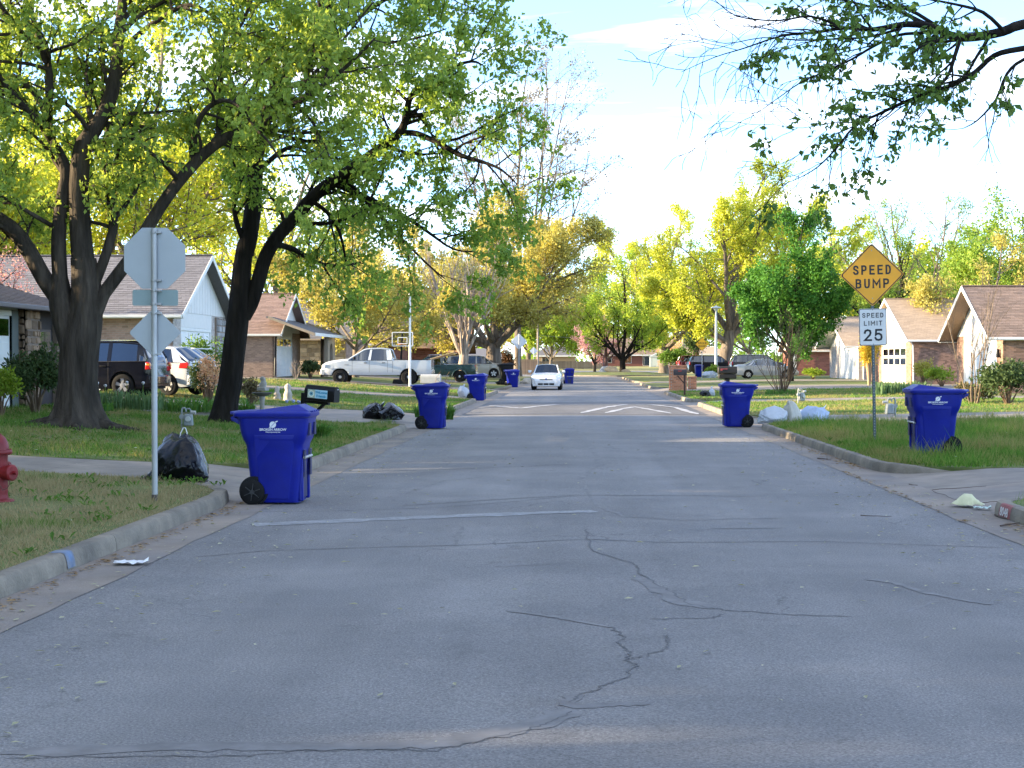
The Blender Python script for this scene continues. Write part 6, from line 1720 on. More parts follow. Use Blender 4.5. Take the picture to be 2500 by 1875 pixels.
h.b(MB().box(19.14, 19.19, 93.2, 94.0, 4.0, 4.4), 'gable_vent', m_trimtan, smooth=0)
h = gable_house('small pale brick house with deep gable overhang', 20.4, -1, 111.5, 124.0, 14, .28, 2.75, 4.85, m_shtan, m_palebrick, m_mortar2, over=1.1, tw=.5, te=.25, bw=.3, bh=.11, door=(113.2, 119.4, 2.4), gkind='panel', gstep=1.0)
h.b(MB().tube([(20.2, 110.9, 2.6), (20.7, 111.4, 2.3), (20.75, 111.45, .3)], .05, 6), 'downspout', m_trim)
h = gable_house('far red brick house behind the round green tree', 21.5, -1, 150, 160, 14, .1, 2.7, 4.6, m_shtan, m_redbrick, m_mortar3, over=.5, tw=.6, te=.3, bw=.4, bh=.15, gkind='panel', gstep=1.2)
h.b(MB().box(21.0, 21.4, 149.4, 149.8, 0, 2.7), 'porch_column', m_trim, smooth=0, bevel=.02)
# ---- beyond the cross street
def far_house(label, u0, u1, d, ve, vr, roofm, wallm, wins, hip=0.25):
    a, b = W(u0, 885, d), W(u1, 885, d); y = (a.y + b.y) / 2; gz_ = .75 * sm((y - 262) / 140.0)
    ze = W(u0, ve, d).z; zr = W(u0, vr, d).z
    h = House(label, (a.x, y, gz_)); Lh = b.x - a.x
    h.b(MB().box(a.x + .5, b.x - .5, y, y + 9, gz_ - .3, ze), 'wall', wallm, smooth=0)
    e = Lh * hip
    o = [(a.x, y - .6, ze - .1), (b.x, y - .6, ze - .1), (b.x, y + 9.6, ze - .1), (a.x, y + 9.6, ze - .1)]
    r0, r1 = (a.x + e, y + 4.5, zr), (b.x - e, y + 4.5, zr)
    sw = Vector((0, 5.1, zr - ze + .1)); sl = sw.length
    h.b(MB().add(o + [r0, r1], [(0, 1, 5, 4), (1, 2, 5), (2, 3, 4, 5), (3, 0, 4), (0, 3, 2, 1)]), 'roof', roofm, smooth=0)
    h.bar((a.x, y - .65, ze - .12), (b.x, y - .65, ze - .12), .08, .25, m_trim, 'fascia')
    for (f, wd, z0, z1) in wins: h.window((a.x + Lh * f, y - .02, gz_ + z0), (1, 0, 0), wd, z1 - z0, (0, -1, 0))
    return h
far_house('far tan house with grey hip roof behind the white sedan', 1302, 1410, 330, 868, 846, m_shch, M('wall_tan', (.34, .24, .15), .9, .1), [(.2, 1.6, .9, 2.2)])
far_house('far brick house with long roof behind the turf island', 1455, 1660, 345, 866, 826, m_shdk, m_redbrick, [(.34, 1.5, .7, 2.2), (.56, 4.2, .2, 2.2), (.1, 1.6, .8, 2.2)], .15)
far_house('far house with pale green gable end past the hedge', 1628, 1780, 320, 864, 846, m_shtan, M('wall_palegreen', (.45, .52, .48), .8, .08), [(.2, 1.6, .9, 2.2)], .2)
far_house('far grey-roofed house behind the bare tree', 1060, 1240, 240, 872, 850, m_shch, m_tanbrick, [(.2, 1.6, .9, 2.2), (.6, 1.6, .9, 2.2)], .2)
q = W(1602, 885, 330); gz_ = .6
t = thing('garden_shed', 'small grey garden shed beside the far sliding door', 'shed', (q.x, q.y, gz_))
MB().box(-1.3, 1.3, 0, 2.2, -.2, 1.9).build('wall', M('shed_grey', (.36, .40, .42), .8, .08), t, smooth=0)
MB().prism([(-1.5, -.15, 1.85), (1.5, -.15, 1.85), (0, -.15, 2.75)], (0, 2.5, 0)).build('roof', M('shed_roof', (.34, .38, .40), .8, .08), t, smooth=0)
MB().box(-.7, .7, -.04, 0, 0, 1.75).build('door', M('shed_door', (.42, .46, .47), .8, .08), t, smooth=0)
# far plank fences
def fence(label, u0, u1, d, hgt, mat, nb):
    a, b = W(u0, 888, d), W(u1, 888, d); gz_ = .75 * sm((a.y - 262) / 140.0) if a.y > 262 else gz(a.x, a.y)
    t = thing('plank_fence', label, 'fence', (a.x, a.y, gz_)); v = Vector((b.x - a.x, b.y - a.y, 0)); L_ = v.length; t.rotation_euler.z = math.atan2(v.y, v.x)
    me = MB().box(0, L_ / nb * .94, -.015, .015, .05, hgt).mesh('plank', mat); r_ = random.Random(nb)
    for k in range(nb):
        o = link('plank', me, t); o.location = (k * L_ / nb, 0, r_.uniform(-.02, .02))
    for zz in (.3, hgt - .3): MB().box(0, L_, .016, .06, zz - .05, zz + .05).build('rail', mat, t, smooth=0)
m_fence = M('fence_wood', (.27, .185, .12), .9, .15, 5, island=.2)
fence('brown plank fence in front of the far tan house', 1236, 1470, 296, 1.5, m_fence, 60)
fence('brown plank fence between the thick oak and the far sign', 1225, 1312, 165, 1.7, m_fence, 40)
# ------------------------------------------------------------------ trees
def barkmat(name, c, c2): return M(name, c, .95, .5, 7, bump=2.6, bscale=13, c2=c2, c2scale=4, stretch=(1, 1, .16), spec=.15)
bk_maple = barkmat('bark_maple', (.072, .058, .045), (.03, .025, .02))
bk_dark = barkmat('bark_dark', (.026, .021, .017), (.012, .01, .0085))
bk_oak = barkmat('bark_oak', (.20, .165, .13), (.11, .09, .075))
bk_pale = barkmat('bark_pale', (.42, .34, .26), (.24, .19, .15))
lf_maple = leaf_mat('leaf_maple', (.17, .27, .06), (.37, .47, .11), .52)
lf_maple2 = leaf_mat('leaf_maple_dark', (.125, .225, .05), (.30, .42, .095), .52)
lf_yel = leaf_mat('leaf_yellowgreen', (.32, .40, .04), (.56, .57, .10), .45)
lf_olive = leaf_mat('leaf_olive', (.30, .29, .075), (.47, .43, .14), .42)
lf_green = leaf_mat('leaf_green', (.035, .125, .02), (.095, .235, .035), .3)
lf_mid = leaf_mat('leaf_mid', (.13, .24, .035), (.27, .37, .07), .42)
lf_grey = leaf_mat('leaf_greyish', (.23, .22, .15), (.34, .32, .22), .3)
lf_pink = leaf_mat('leaf_pink', (.42, .20, .30), (.52, .33, .34), .4)
lf_bush = leaf_mat('leaf_bush_dark', (.03, .06, .022), (.09, .13, .05), .2)
lf_lime = leaf_mat('leaf_lime', (.14, .24, .02), (.28, .36, .05), .35)
lf_peach = leaf_mat('leaf_peach', (.55, .30, .20), (.60, .45, .30), .35)
lf_gold = leaf_mat('leaf_gold', (.50, .36, .03), (.58, .46, .07), .35)

def V3(a): return np.array([a.x, a.y, a.z]) if hasattr(a, 'x') else np.array(a, float)
class Tree:
    def __init__(self, seed, env=None):
        self.rg = np.random.default_rng(seed); self.wood = MB(); self.twigs = []; self.env = env
    def unit(self): 
        v = self.rg.normal(size=3); return v / np.linalg.norm(v)
    def inside(self, p):
        if self.env is None: return True
        c, r = self.env; q = (p - c) / r; return (q * q).sum() < 1.0
    def tube(self, P, rad, n): self.wood.tube([tuple(p) for p in P], rad, n, cap=False)
    def grow(self, p, d, L, r, lvl, spec):
        rg = self.rg; S = spec[lvl]; n = S.get('n', 5); pts = [p]; step = L / n
        d = d / np.linalg.norm(d)
        for i in range(n):
            d = d + self.unit() * S.get('wig', .25) + np.array([0, 0, S.get('trop', .05)]); d /= np.linalg.norm(d)
            p = p + d * step; pts.append(p)
            if not self.inside(p) and i > 0: break
        k = len(pts); rads = [max(.003, r * (1 - (1 - S.get('tip', .35)) * i / (k - 1))) for i in range(k)]
        if r >= S.get('rmin', 0): self.tube(pts, rads, S.get('sides', 4))
        self.children(pts, rads, L, lvl, spec)
    def children(self, pts, rads, L, lvl, spec, f0=None):
        rg = self.rg; S = spec[lvl]
        if lvl + 1 >= len(spec):
            self.twigs.append(pts); return
        nc = S['kids']; k = len(pts); f0 = S.get('f0', .25) if f0 is None else f0
        nc = nc if isinstance(nc, int) else max(1, int(round(nc * L)))
        for j in range(nc):
            f = f0 + (1 - f0) * (j + rg.random()) / nc; q = f * (k - 1); i = min(int(q), k - 2); t_ = q - i
            p = pts[i] * (1 - t_) + pts[i + 1] * t_; dd = pts[i + 1] - pts[i]; dd = dd / (np.linalg.norm(dd) + 1e-9)
            s = self.unit(); s = s - dd * s.dot(dd); s /= np.linalg.norm(s) + 1e-9
            a = math.radians(S.get('ang', 50) + rg.normal() * 10)
            nd = dd * math.cos(a) + s * math.sin(a) + np.array([0, 0, S.get('ktrop', .15)])
            nl = S.get('ratio', .5) * L * (1 - S.get('fall', .45) * f) * (.75 + .5 * rg.random()) if not S.get('klen') else S['klen'] * (.6 + .8 * rg.random())
            nr = min((rads[i] * (1 - t_) + rads[i + 1] * t_) * .62, nl * .028 + .004)
            self.grow(p, nd, nl, nr, lvl + 1, spec)
        if S.get('end', True): self.twigs.append(pts[-3:])
    def leaves(self, per, size, spread=.12, droop=.35, aspect=.55, bias=1.0, keep=None, tri=False):
        rg = self.rg; P = []; 
        for tw in self.twigs:
            tw = np.array(tw); k = len(tw)
            m = rg.poisson(per)
            if not m: continue
            f = (rg.random(m) ** (1 / bias)) * (k - 1); i = np.minimum(f.astype(int), k - 2); t_ = (f - i)[:, None]
            P.append(tw[i] * (1 - t_) + tw[i + 1] * t_)
        P = np.concatenate(P); n = len(P); P = P + rg.normal(size=(n, 3)) * spread * .6
        if keep is not None:
            P = P[keep(P)]; n = len(P)
        D = rg.normal(size=(n, 3)); D[:, 2] -= droop * 2; D /= np.linalg.norm(D, axis=1)[:, None]
        Q = rg.normal(size=(n, 3)); Q -= D * (Q * D).sum(1)[:, None]; Q /= np.linalg.norm(Q, axis=1)[:, None]
        s = (size * (.42 + 1.15 * rg.random(n)))[:, None]
        B = np.cross(D, Q) * s * .14
        V = np.stack([P, P + D * s * .45 + Q * s * aspect / 2 + B, P + D * s, P + D * s * .45 - Q * s * aspect / 2 + B], 1)
        if tri:
            V = V[:, [1, 2, 3]]; i = np.arange(n) * 3; return V.reshape(-1, 3), np.stack([i, i + 1, i + 2], 1)
        i = np.arange(n) * 4
        return V.reshape(-1, 3), np.stack([i, i + 1, i + 2, i + 3], 1)
    def done(self, name, label, base, bark, leaf=None, cat='tree', group=None, trunk_name='trunk', crown_name='crown', **lk):
        t = thing(name, label, cat, tuple(base), 0, group); b = V3(base)
        w = self.wood; w.v = [(x - b[0], y - b[1], z - b[2]) for x, y, z in w.v]
        me = w.mesh(trunk_name, bark); finish(me, 60); link(trunk_name, me, t)
        if leaf is not None:
            Vv, F = self.leaves(**lk); o = link(crown_name, np_mesh(crown_name, Vv - b, F, leaf), t); tag(o, kind='stuff')
        return t
    def trunk(self, P, rad, n=22, seed=0, amp=.06, flare=.0, flare_h=.6):
        """rough barked trunk with root flare"""
        P = [Vector(p) for p in P]; fine = []; fr = []
        for (a, b, ra, rb_) in zip(P[:-1], P[1:], rad[:-1], rad[1:]):
            m = max(2, int((b - a).length / .12))
            for k in range(m): fine.append(a + (b - a) * k / m); fr.append(ra + (rb_ - ra) * k / m)
        fine.append(P[-1]); fr.append(rad[-1])
        rings = []
        for p, r in zip(fine, fr):
            h = p.z - P[0].z; ring = []
            for j in range(n):
                a = 2 * PI * j / n; c, s = math.cos(a), math.sin(a)
                q = r * (1 + amp * mnoise.noise(Vector((c * 3, s * 3, p.z * .9 + seed))) + amp * .6 * mnoise.noise(Vector((c * 9, s * 9, p.z * 2.2 + seed))))
                q *= 1 + amp * .55 * (abs(mnoise.noise(Vector((c * 8, s * 8, p.z * .55 + seed)))) * 2 - .5)
                if flare: q *= 1 + flare * math.exp(-h / flare_h) * (.75 + .8 * max(0, math.sin(a * 5 + seed + .6 * math.sin(3 * a))))
                ring.append((p.x + c * q, p.y + s * q, p.z))
            rings.append(ring)
        self.wood.loft(rings, cap=False)

def px_limb(L, d0, thin=1.0):
    """limb measured in the photo: (u, v, thickness px, depth offset)"""
    P, Rr = [], []
    for q in L:
        d = d0 + (q[3] if len(q) > 3 else 0); P.append(V3(W(q[0], q[1], d))); Rr.append(q[2] * .5 * d / FPX * thin)
    return P, Rr
def limbs(T, data, d0, spec, f0=.25, n=9, lvl=0):
    for L in data:
        P, Rr = px_limb(L, d0)
        # round the corners
        Q, S = [P[0]], [Rr[0]]
        for i in range(len(P) - 1):
            for k in (1, 2, 3):
                t_ = k / 3; p0 = P[max(i - 1, 0)]; p1, p2 = P[i], P[i + 1]; p3 = P[min(i + 2, len(P) - 1)]
                Q.append(.5 * ((2 * p1) + (p2 - p0) * t_ + (2 * p0 - 5 * p1 + 4 * p2 - p3) * t_ ** 2 + (3 * p1 - p0 - 3 * p2 + p3) * t_ ** 3)); S.append(Rr[i] + (Rr[i + 1] - Rr[i]) * t_)
        T.tube(Q, S, n); Ln = sum(np.linalg.norm(b - a) for a, b in zip(Q[:-1], Q[1:]))
        T.children(Q, S, Ln, lvl, spec, f0)

SP_MAPLE = [dict(kids=2.7, ang=55, klen=1.5, ktrop=.12, end=False), dict(n=5, wig=.22, trop=.02, kids=6, ang=48, klen=.62, ktrop=-.12, sides=5, tip=.3, f0=.2), dict(n=4, wig=.3, trop=-.12, sides=3, tip=.4, rmin=0)]
# T1: forked maple
p1 = GT(190, 1041); d1 = -(CAMR.transposed() @ (p1 - cam.location)).z
T = Tree(101)
zb1 = gz(p1.x, p1.y)
tp = lambda u, v, dd=0: W(u, v, d1 + dd)
T.trunk([(p1.x, p1.y, zb1 - .12), tp(190, 980), tp(191, 934), tp(194, 870), tp(197, 826), tp(203, 790), tp(209, 750), tp(211, 715), tp(208, 670), tp(204, 630)], [.42, .375, .355, .375, .385, .345, .305, .28, .255, .23], 56, seed=2, amp=.10, flare=.75, flare_h=.32)
T.trunk([tp(190, 880), tp(176, 830), tp(163, 790), tp(152, 750), tp(146, 715), tp(144, 670)], [.25, .265, .26, .24, .21, .14], 40, 5, .10)
T.trunk([tp(205, 800), tp(226, 765), tp(246, 728), tp(268, 698)], [.24, .2, .16, .13], 14, 6, .08)
m1 = [
    [(146, 735, 44), (108, 681, 42), (72, 616, 40), (36, 565, 38), (0, 536, 34), (-60, 490, 30, 1), (-140, 380, 22, 2), (-200, 200, 14, 3)],
    [(148, 700, 38), (143, 608, 37), (146, 536, 34), (153, 480, 32), (161, 416, 28), (137, 361, 24), (105, 307, 22, -.5), (72, 275, 18, -1), (36, 235, 15, -1.2), (0, 188, 12, -1.5), (-60, 90, 8, -2)],
    [(205, 660, 58), (196, 560, 52), (192, 452, 50), (202, 361, 44), (224, 325, 40), (264, 253, 36), (282, 181, 33), (289, 90, 28, .5), (300, 0, 24, 1), (310, -140, 16, 1), (330, -300, 8, 1)],
    [(119, 290, 20, -.5), (119, 267, 20, -.8), (121, 181, 18, -.8), (108, 127, 17, -1), (94, 90, 15, -1), (72, 0, 12, -1), (60, -150, 7, -1)],
    [(112, 275, 18, -.6), (83, 224, 17, -.5), (43, 192, 15, -.5), (0, 168, 12, 0), (-60, 120, 8, .5)],
    [(110, 150, 15, -1), (98, 119, 15, -1.2), (54, 80, 14, -1.5), (33, 54, 12, -1.6), (0, 10, 10, -2), (-30, -60, 7, -2)],
    [(240, 735, 34), (289, 670, 33), (330, 615, 32), (362, 554, 31), (416, 470, 30), (470, 405, 29), (506, 369, 28), (553, 336, 26), (615, 315, 24), (651, 296, 22), (700, 262, 19, -.3), (748, 238, 16, -.5), (786, 211, 13, -.6), (853, 156, 9, -.8), (916, 93, 5, -1)],
    [(470, 405, 15), (472, 370, 15), (480, 310, 14, -.4), (505, 265, 13, -.6), (545, 245, 11, -.8), (585, 262, 9, -1), (625, 315, 8, -1.2), (655, 345, 6, -1.4), (690, 400, 4, -1.6)],
    [(530, 345, 10, .2), (533, 280, 10, .2), (540, 200, 9, .1), (552, 120, 8, 0), (590, 60, 7, 0), (615, 0, 5, 0), (640, -90, 3, 0)],
    [(232, 690, 26), (252, 640, 25), (268, 590, 24), (277, 545, 23), (268, 480, 22), (258, 400, 18, .6), (262, 320, 14, 1), (250, 230, 10, 1.2), (255, 120, 6, 1.3)],
    [(320, 100, 14, .4), (355, 70, 13, .3), (400, 40, 12, .2), (450, 14, 11, .1), (490, 20, 10, 0), (550, 60, 7, -.2), (590, 90, 4, -.3)],
    [(125, 550, 12), (90, 530, 11, -.3), (40, 500, 9, -.5), (0, 478, 8, -.6), (-40, 455, 6, -.8)],
    [(748, 232, 10, -.5), (760, 190, 9, -.6), (790, 152, 8, -.7), (832, 105, 7, -.8), (912, 4, 4, -1)],
]
for k, (a, L_) in enumerate(((-.25, 1.5), (.35, 1.1), (-1.2, 1.0), (3.3, 1.0), (2.6, .9), (-2.2, .9))):
    c_, s_ = math.cos(a), math.sin(a); P = [(p1.x + c_ * q + .08 * math.sin(q * 4 + k), p1.y + s_ * q, gz(p1.x + c_ * q, p1.y + s_ * q) + .07 - .09 * (q / L_)) for q in (.35, .6, .8, L_ * .8 + .2, L_ + .3)]
    T.tube([np.array(p) for p in P], [.17, .12, .085, .06, .03], 9)
limbs(T, m1, d1, SP_MAPLE, .3)
# upper crown out of the frame
for k in range(11):
    a = k * 2.4; q = V3(tp(150 + 200 * math.cos(a), -60 - 20 * (k % 3), 1.5 * math.sin(a)))
    T.grow(q, np.array([math.cos(a) * .7, math.sin(a) * .7, .7]), 3.6, .09, 0, [dict(n=6, wig=.2, kids=12, ang=50, klen=1.5, ktrop=.1)] + SP_MAPLE[1:])
T.done('maple_tree', 'big forked maple with dark flared trunk behind the stop sign', (p1.x, p1.y, zb1), bk_maple, lf_maple, per=34.0, size=.105, spread=.13, bias=1.7, droop=.45, aspect=.62)
# T2: leaning maple
p2 = GT(546, 1030); d2 = -(CAMR.transposed() @ (p2 - cam.location)).z; zb2 = gz(p2.x, p2.y)
T = Tree(202); tp = lambda u, v, dd=0: W(u, v, d2 + dd)
T.trunk([(p2.x, p2.y, zb2 - .1), tp(552, 985), tp(562, 934), tp(575, 825), tp(585, 740), tp(590, 660), tp(600, 590)], [.31, .265, .25, .24, .235, .2, .18], 44, 3, .08, .35, .25)
m2 = [
    [(596, 620, 46), (607, 578, 44), (618, 500, 42), (622, 420, 40), (628, 360, 38), (648, 290, 34), (676, 235, 30), (693, 181, 27), (731, 110, 24, .3), (786, 50, 20, .5), (807, 0, 17, .6), (840, -90, 12, .6), (880, -220, 7, .6)],
    [(596, 775, 34), (614, 740, 36), (630, 690, 36), (650, 624, 35), (684, 570, 34), (722, 531, 34), (760, 485, 32, -.3), (802, 451, 32, -.6), (853, 418, 30, -.9), (904, 380, 26, -1.2), (971, 329, 22, -1.5), (992, 287, 18, -1.6), (999, 245, 16, -1.7), (1026, 211, 13, -1.8), (1075, 205, 8, -2), (1130, 240, 5, -2.2)],
    [(985, 325, 16, -1.5), (1020, 327, 15, -1.6), (1072, 350, 14, -1.8), (1127, 380, 12, -2), (1180, 396, 9, -2.2), (1225, 415, 6, -2.4), (1262, 450, 3, -2.5)],
    [(812, 447, 16, -.6), (862, 468, 14, -.9), (921, 494, 12, -1.1), (980, 523, 10, -1.3), (1043, 565, 8, -1.5), (1106, 608, 5, -1.6), (1160, 614, 3, -1.7)],
    [(921, 494, 10, -1.1), (932, 530, 9, -1.2), (946, 561, 8, -1.2), (980, 582, 7, -1.4), (1039, 641, 5, -1.6), (1085, 680, 3, -1.7)],
    [(996, 284, 13, -1.6), (1043, 278, 12, -1.7), (1081, 262, 6, -1.8)],
    [(622, 430, 16), (650, 400, 14, .3), (700, 362, 11, .6), (750, 362, 8, .8), (800, 395, 5, 1)],
    [(600, 600, 14), (580, 550, 13, -.2), (572, 500, 11, -.4), (585, 440, 9, -.6), (560, 380, 7, -.8), (530, 330, 4, -1)],
    [(625, 380, 15), (600, 330, 13, .6), (575, 260, 11, 1), (560, 170, 9, 1.4), (580, 80, 7, 1.6), (575, -40, 4, 1.8)],
    [(680, 225, 15, 0), (700, 215, 14, -.5), (770, 190, 12, -1), (850, 150, 10, -1.6), (930, 110, 8, -2), (1010, 95, 6, -2.4), (1090, 70, 3, -2.8)],
    [(735, 105, 13, .3), (800, 90, 12, .2), (880, 40, 10, 0), (960, -10, 8, -.2), (1060, -30, 6, -.6), (1140, 0, 3, -1)],
    [(1030, 215, 10, -1.8), (1090, 170, 9, -2), (1150, 150, 7, -2.2), (1180, 160, 3, -2.4)],
    [(670, 595, 16, 0), (720, 610, 14, .5), (770, 640, 11, 1), (830, 650, 8, 1.4), (880, 640, 5, 1.8)],
    [(760, 490, 12, -.4), (800, 520, 10, -.2), (830, 570, 8, 0), (845, 640, 5, .2)],
]
limbs(T, m2, d2, SP_MAPLE, .28)
for k in range(9):
    a = k * 2.4; q = V3(tp(830 + 190 * math.cos(a), -50, 1.8 * math.sin(a)))
    T.grow(q, np.array([math.cos(a) * .7, math.sin(a) * .7, .6]), 3.4, .08, 0, [dict(n=6, wig=.2, kids=12, ang=50, klen=1.5, ktrop=.1)] + SP_MAPLE[1:])
T.done('maple_tree', 'slim dark maple leaning toward the street behind the nearest cart', (p2.x, p2.y, zb2), bk_dark, lf_maple2, per=35.0, size=.103, spread=.13, bias=1.7, droop=.45, aspect=.62)

# overhanging tree at the right, its trunk outside the frame
dR = 14.0; T = Tree(303)
SP_OV = [dict(kids=6.0, ang=42, klen=.50, ktrop=-.08, end=False), dict(n=5, wig=.22, trop=-.03, kids=3, ang=40, klen=.26, ktrop=-.2, sides=4, tip=.3, f0=.35), dict(n=4, wig=.3, trop=-.15, sides=3, tip=.4)]
mR = [
    [(2900, 60, 60, 1), (2650, 40, 52, .6), (2500, 59, 44), (2449, 77, 42), (2381, 90, 40), (2327, 90, 36), (2287, 68, 32), (2214, 59, 28), (2133, 72, 22), (2065, 68, 17), (1985, 80, 13), (1907, 88, 9), (1816, 118, 6), (1744, 140, 4), (1663, 176, 2.5)],
    [(2700, 90, 34, .5), (2500, 118, 26), (2427, 136, 24), (2381, 176, 22), (2323, 208, 20), (2268, 226, 18), (2200, 253, 16), (2142, 280, 13), (2088, 307, 11), (2042, 362, 9), (1997, 407, 6), (1952, 434, 4), (1907, 452, 2.5)],
    [(2345, 92, 20, 0), (2330, 140, 18, -.1), (2314, 185, 15, -.1), (2280, 222, 12, -.1)],
    [(2300, 72, 20, 0), (2250, 80, 15, -.1), (2192, 86, 14, -.1), (2133, 113, 12, -.2), (2079, 145, 10, -.2), (2020, 172, 8, -.2), (1952, 203, 6, -.2), (1893, 244, 4, -.2), (1835, 278, 3, -.2), (1750, 266, 2, -.2)],
    [(2200, 70, 14, .2), (2120, 90, 11, .3), (2042, 95, 9, .3), (1950, 98, 7, .3), (1862, 92, 5, .3), (1771, 106, 3.5, .3), (1694, 88, 2, .3)],
    [(2600, 110, 22, -.4), (2500, 145, 16, -.4), (2458, 181, 14, -.4), (2431, 244, 11, -.4), (2386, 294, 7, -.4), (2350, 314, 3, -.4)],
    [(2060, 68, 12, 0), (1980, 40, 10, .2), (1900, 50, 7, .3), (1800, 40, 5, .3), (1740, -5, 3, .3)],
    [(2290, 66, 18, .2), (2210, 20, 15, .4), (2120, 15, 11, .5), (2020, -10, 8, .6), (1900, -20, 5, .6)],
    [(2450, 75, 18, -.3), (2400, 30, 16, -.5), (2330, 10, 12, -.6), (2240, -10, 9, -.8), (2140, -60, 5, -1)],
    [(2240, 240, 8, 0), (2200, 262, 6, .1), (2150, 300, 4, .2), (2080, 345, 2.5, .3)],
    [(2100, 300, 6, 0), (2030, 300, 4, .1), (1960, 312, 3, .1), (1895, 305, 2, .1), (1858, 284, 1.5, .1)],
]
limbs(T, [[(q[0], q[1], q[2] * .55) + tuple(q[3:]) for q in L] for L in mR], dR, SP_OV, .22, 8)
tr0 = Vector((7.9, 13.6, gz(7.9, 13.6)))
T.trunk([tr0 - Vector((0, 0, .1)), tr0 + Vector((-.1, 0, 1.6)), tr0 + Vector((-.1, .1, 3.2)), V3(W(2900, 60, 15)).tolist()], [.32, .26, .24, .11], 14, 4, .08, .4, .3)
for k in range(7):
    a = -1.2 + k * .55
    T.grow(V3(tr0 + Vector((-.1, .1, 3.1))), np.array([math.cos(a) * .8, math.sin(a) * .8, .9]), 4.0, .11, 0, [dict(n=6, wig=.2, kids=9, ang=50, klen=1.3, ktrop=.1)] + SP_OV[1:])
for tw in (): pass
T.done('maple_tree', 'maple with overhanging leafy boughs at the upper right', tuple(tr0), bk_dark, leaf_mat('leaf_overhang', (.075, .15, .04), (.17, .27, .07), .42), per=10.0, size=.066, spread=.06, droop=.3, aspect=.55, bias=1.6, keep=lambda P: (P[:, 0] + .5 * np.sin(P[:, 2] * 9) > 2.0) & ((P[:, 2] > 3.75) | (P[:, 0] < 3.3)))

# ---- whole trees at a distance
def far_tree(label, u, vb, d, vt, wpx, bark, leaf, seed, size, per, name='street_tree', th=.28, tr=.022, nl=7, lean=0, group=None, kids=(8, 6), spread=.5, up=.55, cz=.6, dense=1.0, base=None, aspect=.6, flat=.5, droop=.15):
    q = W(u, vb, d)
    z0 = gz(q.x, q.y) if q.y < 150 else 0.0
    if base is not None: z0 = base
    H = W(u, vt, d).z - z0; Wd = wpx * d / FPX / 2
    c = np.array([q.x + lean, q.y, z0 + H * cz]); T = Tree(seed, (c, np.array([Wd, Wd * .85, H * (1 - cz)])))
    b = np.array([q.x, q.y, z0]); r0 = max(.1, H * tr)
    hh = H * th; T.trunk([tuple(b - np.array([0, 0, .2])), tuple(b + [0, 0, hh * .5]), tuple(b + [lean * .1, 0, hh])], [r0 * 1.15, r0, r0 * .9], 10, seed, .08, .3, .5)
    spec = [dict(n=7, wig=.13, trop=up * .10, kids=kids[0], ang=48, ratio=.42, ktrop=.12, sides=6, tip=.2, f0=.22),
            dict(n=5, wig=.22, trop=.04, kids=kids[1], ang=46, ratio=.45, ktrop=.05, sides=4, tip=.3, f0=.25),
            dict(n=4, wig=.28, trop=-.02, sides=3, tip=.4)]
    top = b + np.array([lean * .1, 0, hh])
    for k in range(nl):
        a = 2 * PI * k / nl + T.rg.random() * .7; e = (.35 + up * T.rg.random() * 1.6)
        p0 = top - np.array([0, 0, hh * .45 * T.rg.random()])
        T.grow(p0, np.array([math.cos(a), math.sin(a) * .9, e]), (H - hh) * (.75 + .35 * T.rg.random()), r0 * .5, 0, spec)
    T.grow(top, np.array([.05, 0, 1.0]), (H - hh) * .97, r0 * .7, 0, spec)
    return T.done(name, label, tuple(b), bark, leaf, per=per * 1.7, size=size * .78, spread=spread, droop=droop, aspect=aspect * 1.25, tri=True, group=group)
far_tree('huge olive-gold oak with thick trunk behind the parked cars', 1205, 915, 128, 470, 640, bk_oak, lf_olive, 1, .30, 46, 'oak_tree', .24, .040, 9, kids=(11, 8), cz=.58, up=.5)
far_tree('tall sparse tree reaching up pale against the white sky', 1264, 910, 150, 110, 480, bk_oak, leaf_mat('leaf_bud', (.17, .15, .11), (.27, .24, .17), .2), 2, .28, 8.0, 'sparse_tree', .3, .010, 10, lean=2.4, kids=(10, 7), spread=.25, up=2.4, cz=.62)
far_tree('drooping gold-green tree over the white pickup', 868, 905, 95, 545, 480, bk_oak, lf_olive, 3, .27, 22, 'street_tree', .22, .02, 8, kids=(9, 7), spread=.35, up=.4, cz=.56, droop=.4)
far_tree('feathery green tree standing on the turf island', 1520, 917, 172, 627, 225, bk_dark, leaf_mat('leaf_feather', (.20, .32, .04), (.38, .48, .08), .45), 4, .30, 20, 'island_tree', .18, .024, 8, kids=(9, 7), cz=.56, up=.75, spread=.4)
far_tree('dense round dark green tree behind the bare shrub', 1930, 945, 103, 520, 245, bk_dark, lf_green, 5, .23, 34, 'round_tree', .2, .016, 10, kids=(10, 8), cz=.58, up=.7, spread=.32, aspect=.75)
far_tree('bright yellow-green tree with lit trunk behind the street lamp', 1772, 905, 152, 400, 560, bk_oak, lf_yel, 6, .36, 42, 'yellow_tree', .22, .030, 9, lean=4.5, kids=(10, 8), cz=.56)
far_tree('yellow tree between the island tree and the round green tree', 1620, 905, 190, 505, 330, bk_oak, lf_yel, 7, .38, 38, 'yellow_tree', .2, .025, 8, kids=(10, 7), cz=.56)
far_tree('bare vase-shaped tree with pale tips behind the tan roof', 2235, 880, 130, 470, 430, bk_oak, lf_mid, 8, .19, 11.0, 'vase_tree', .16, .022, 9, kids=(11, 8), spread=.18, up=1.0, cz=.6, base=.3)
far_tree('low green spreading tree just above the tan roof', 2205, 860, 126, 590, 420, bk_dark, lf_mid, 18, .24, 16, 'spreading_tree', .3, .03, 8, kids=(8, 7), spread=.3, up=.3, cz=.6, base=.3)
far_tree('leafy green tree rising at the right edge', 2490, 880, 98, 395, 330, bk_dark, lf_mid, 9, .26, 28, 'street_tree', .2, .02, 8, kids=(9, 7), spread=.4, up=.8, cz=.56, base=.3)
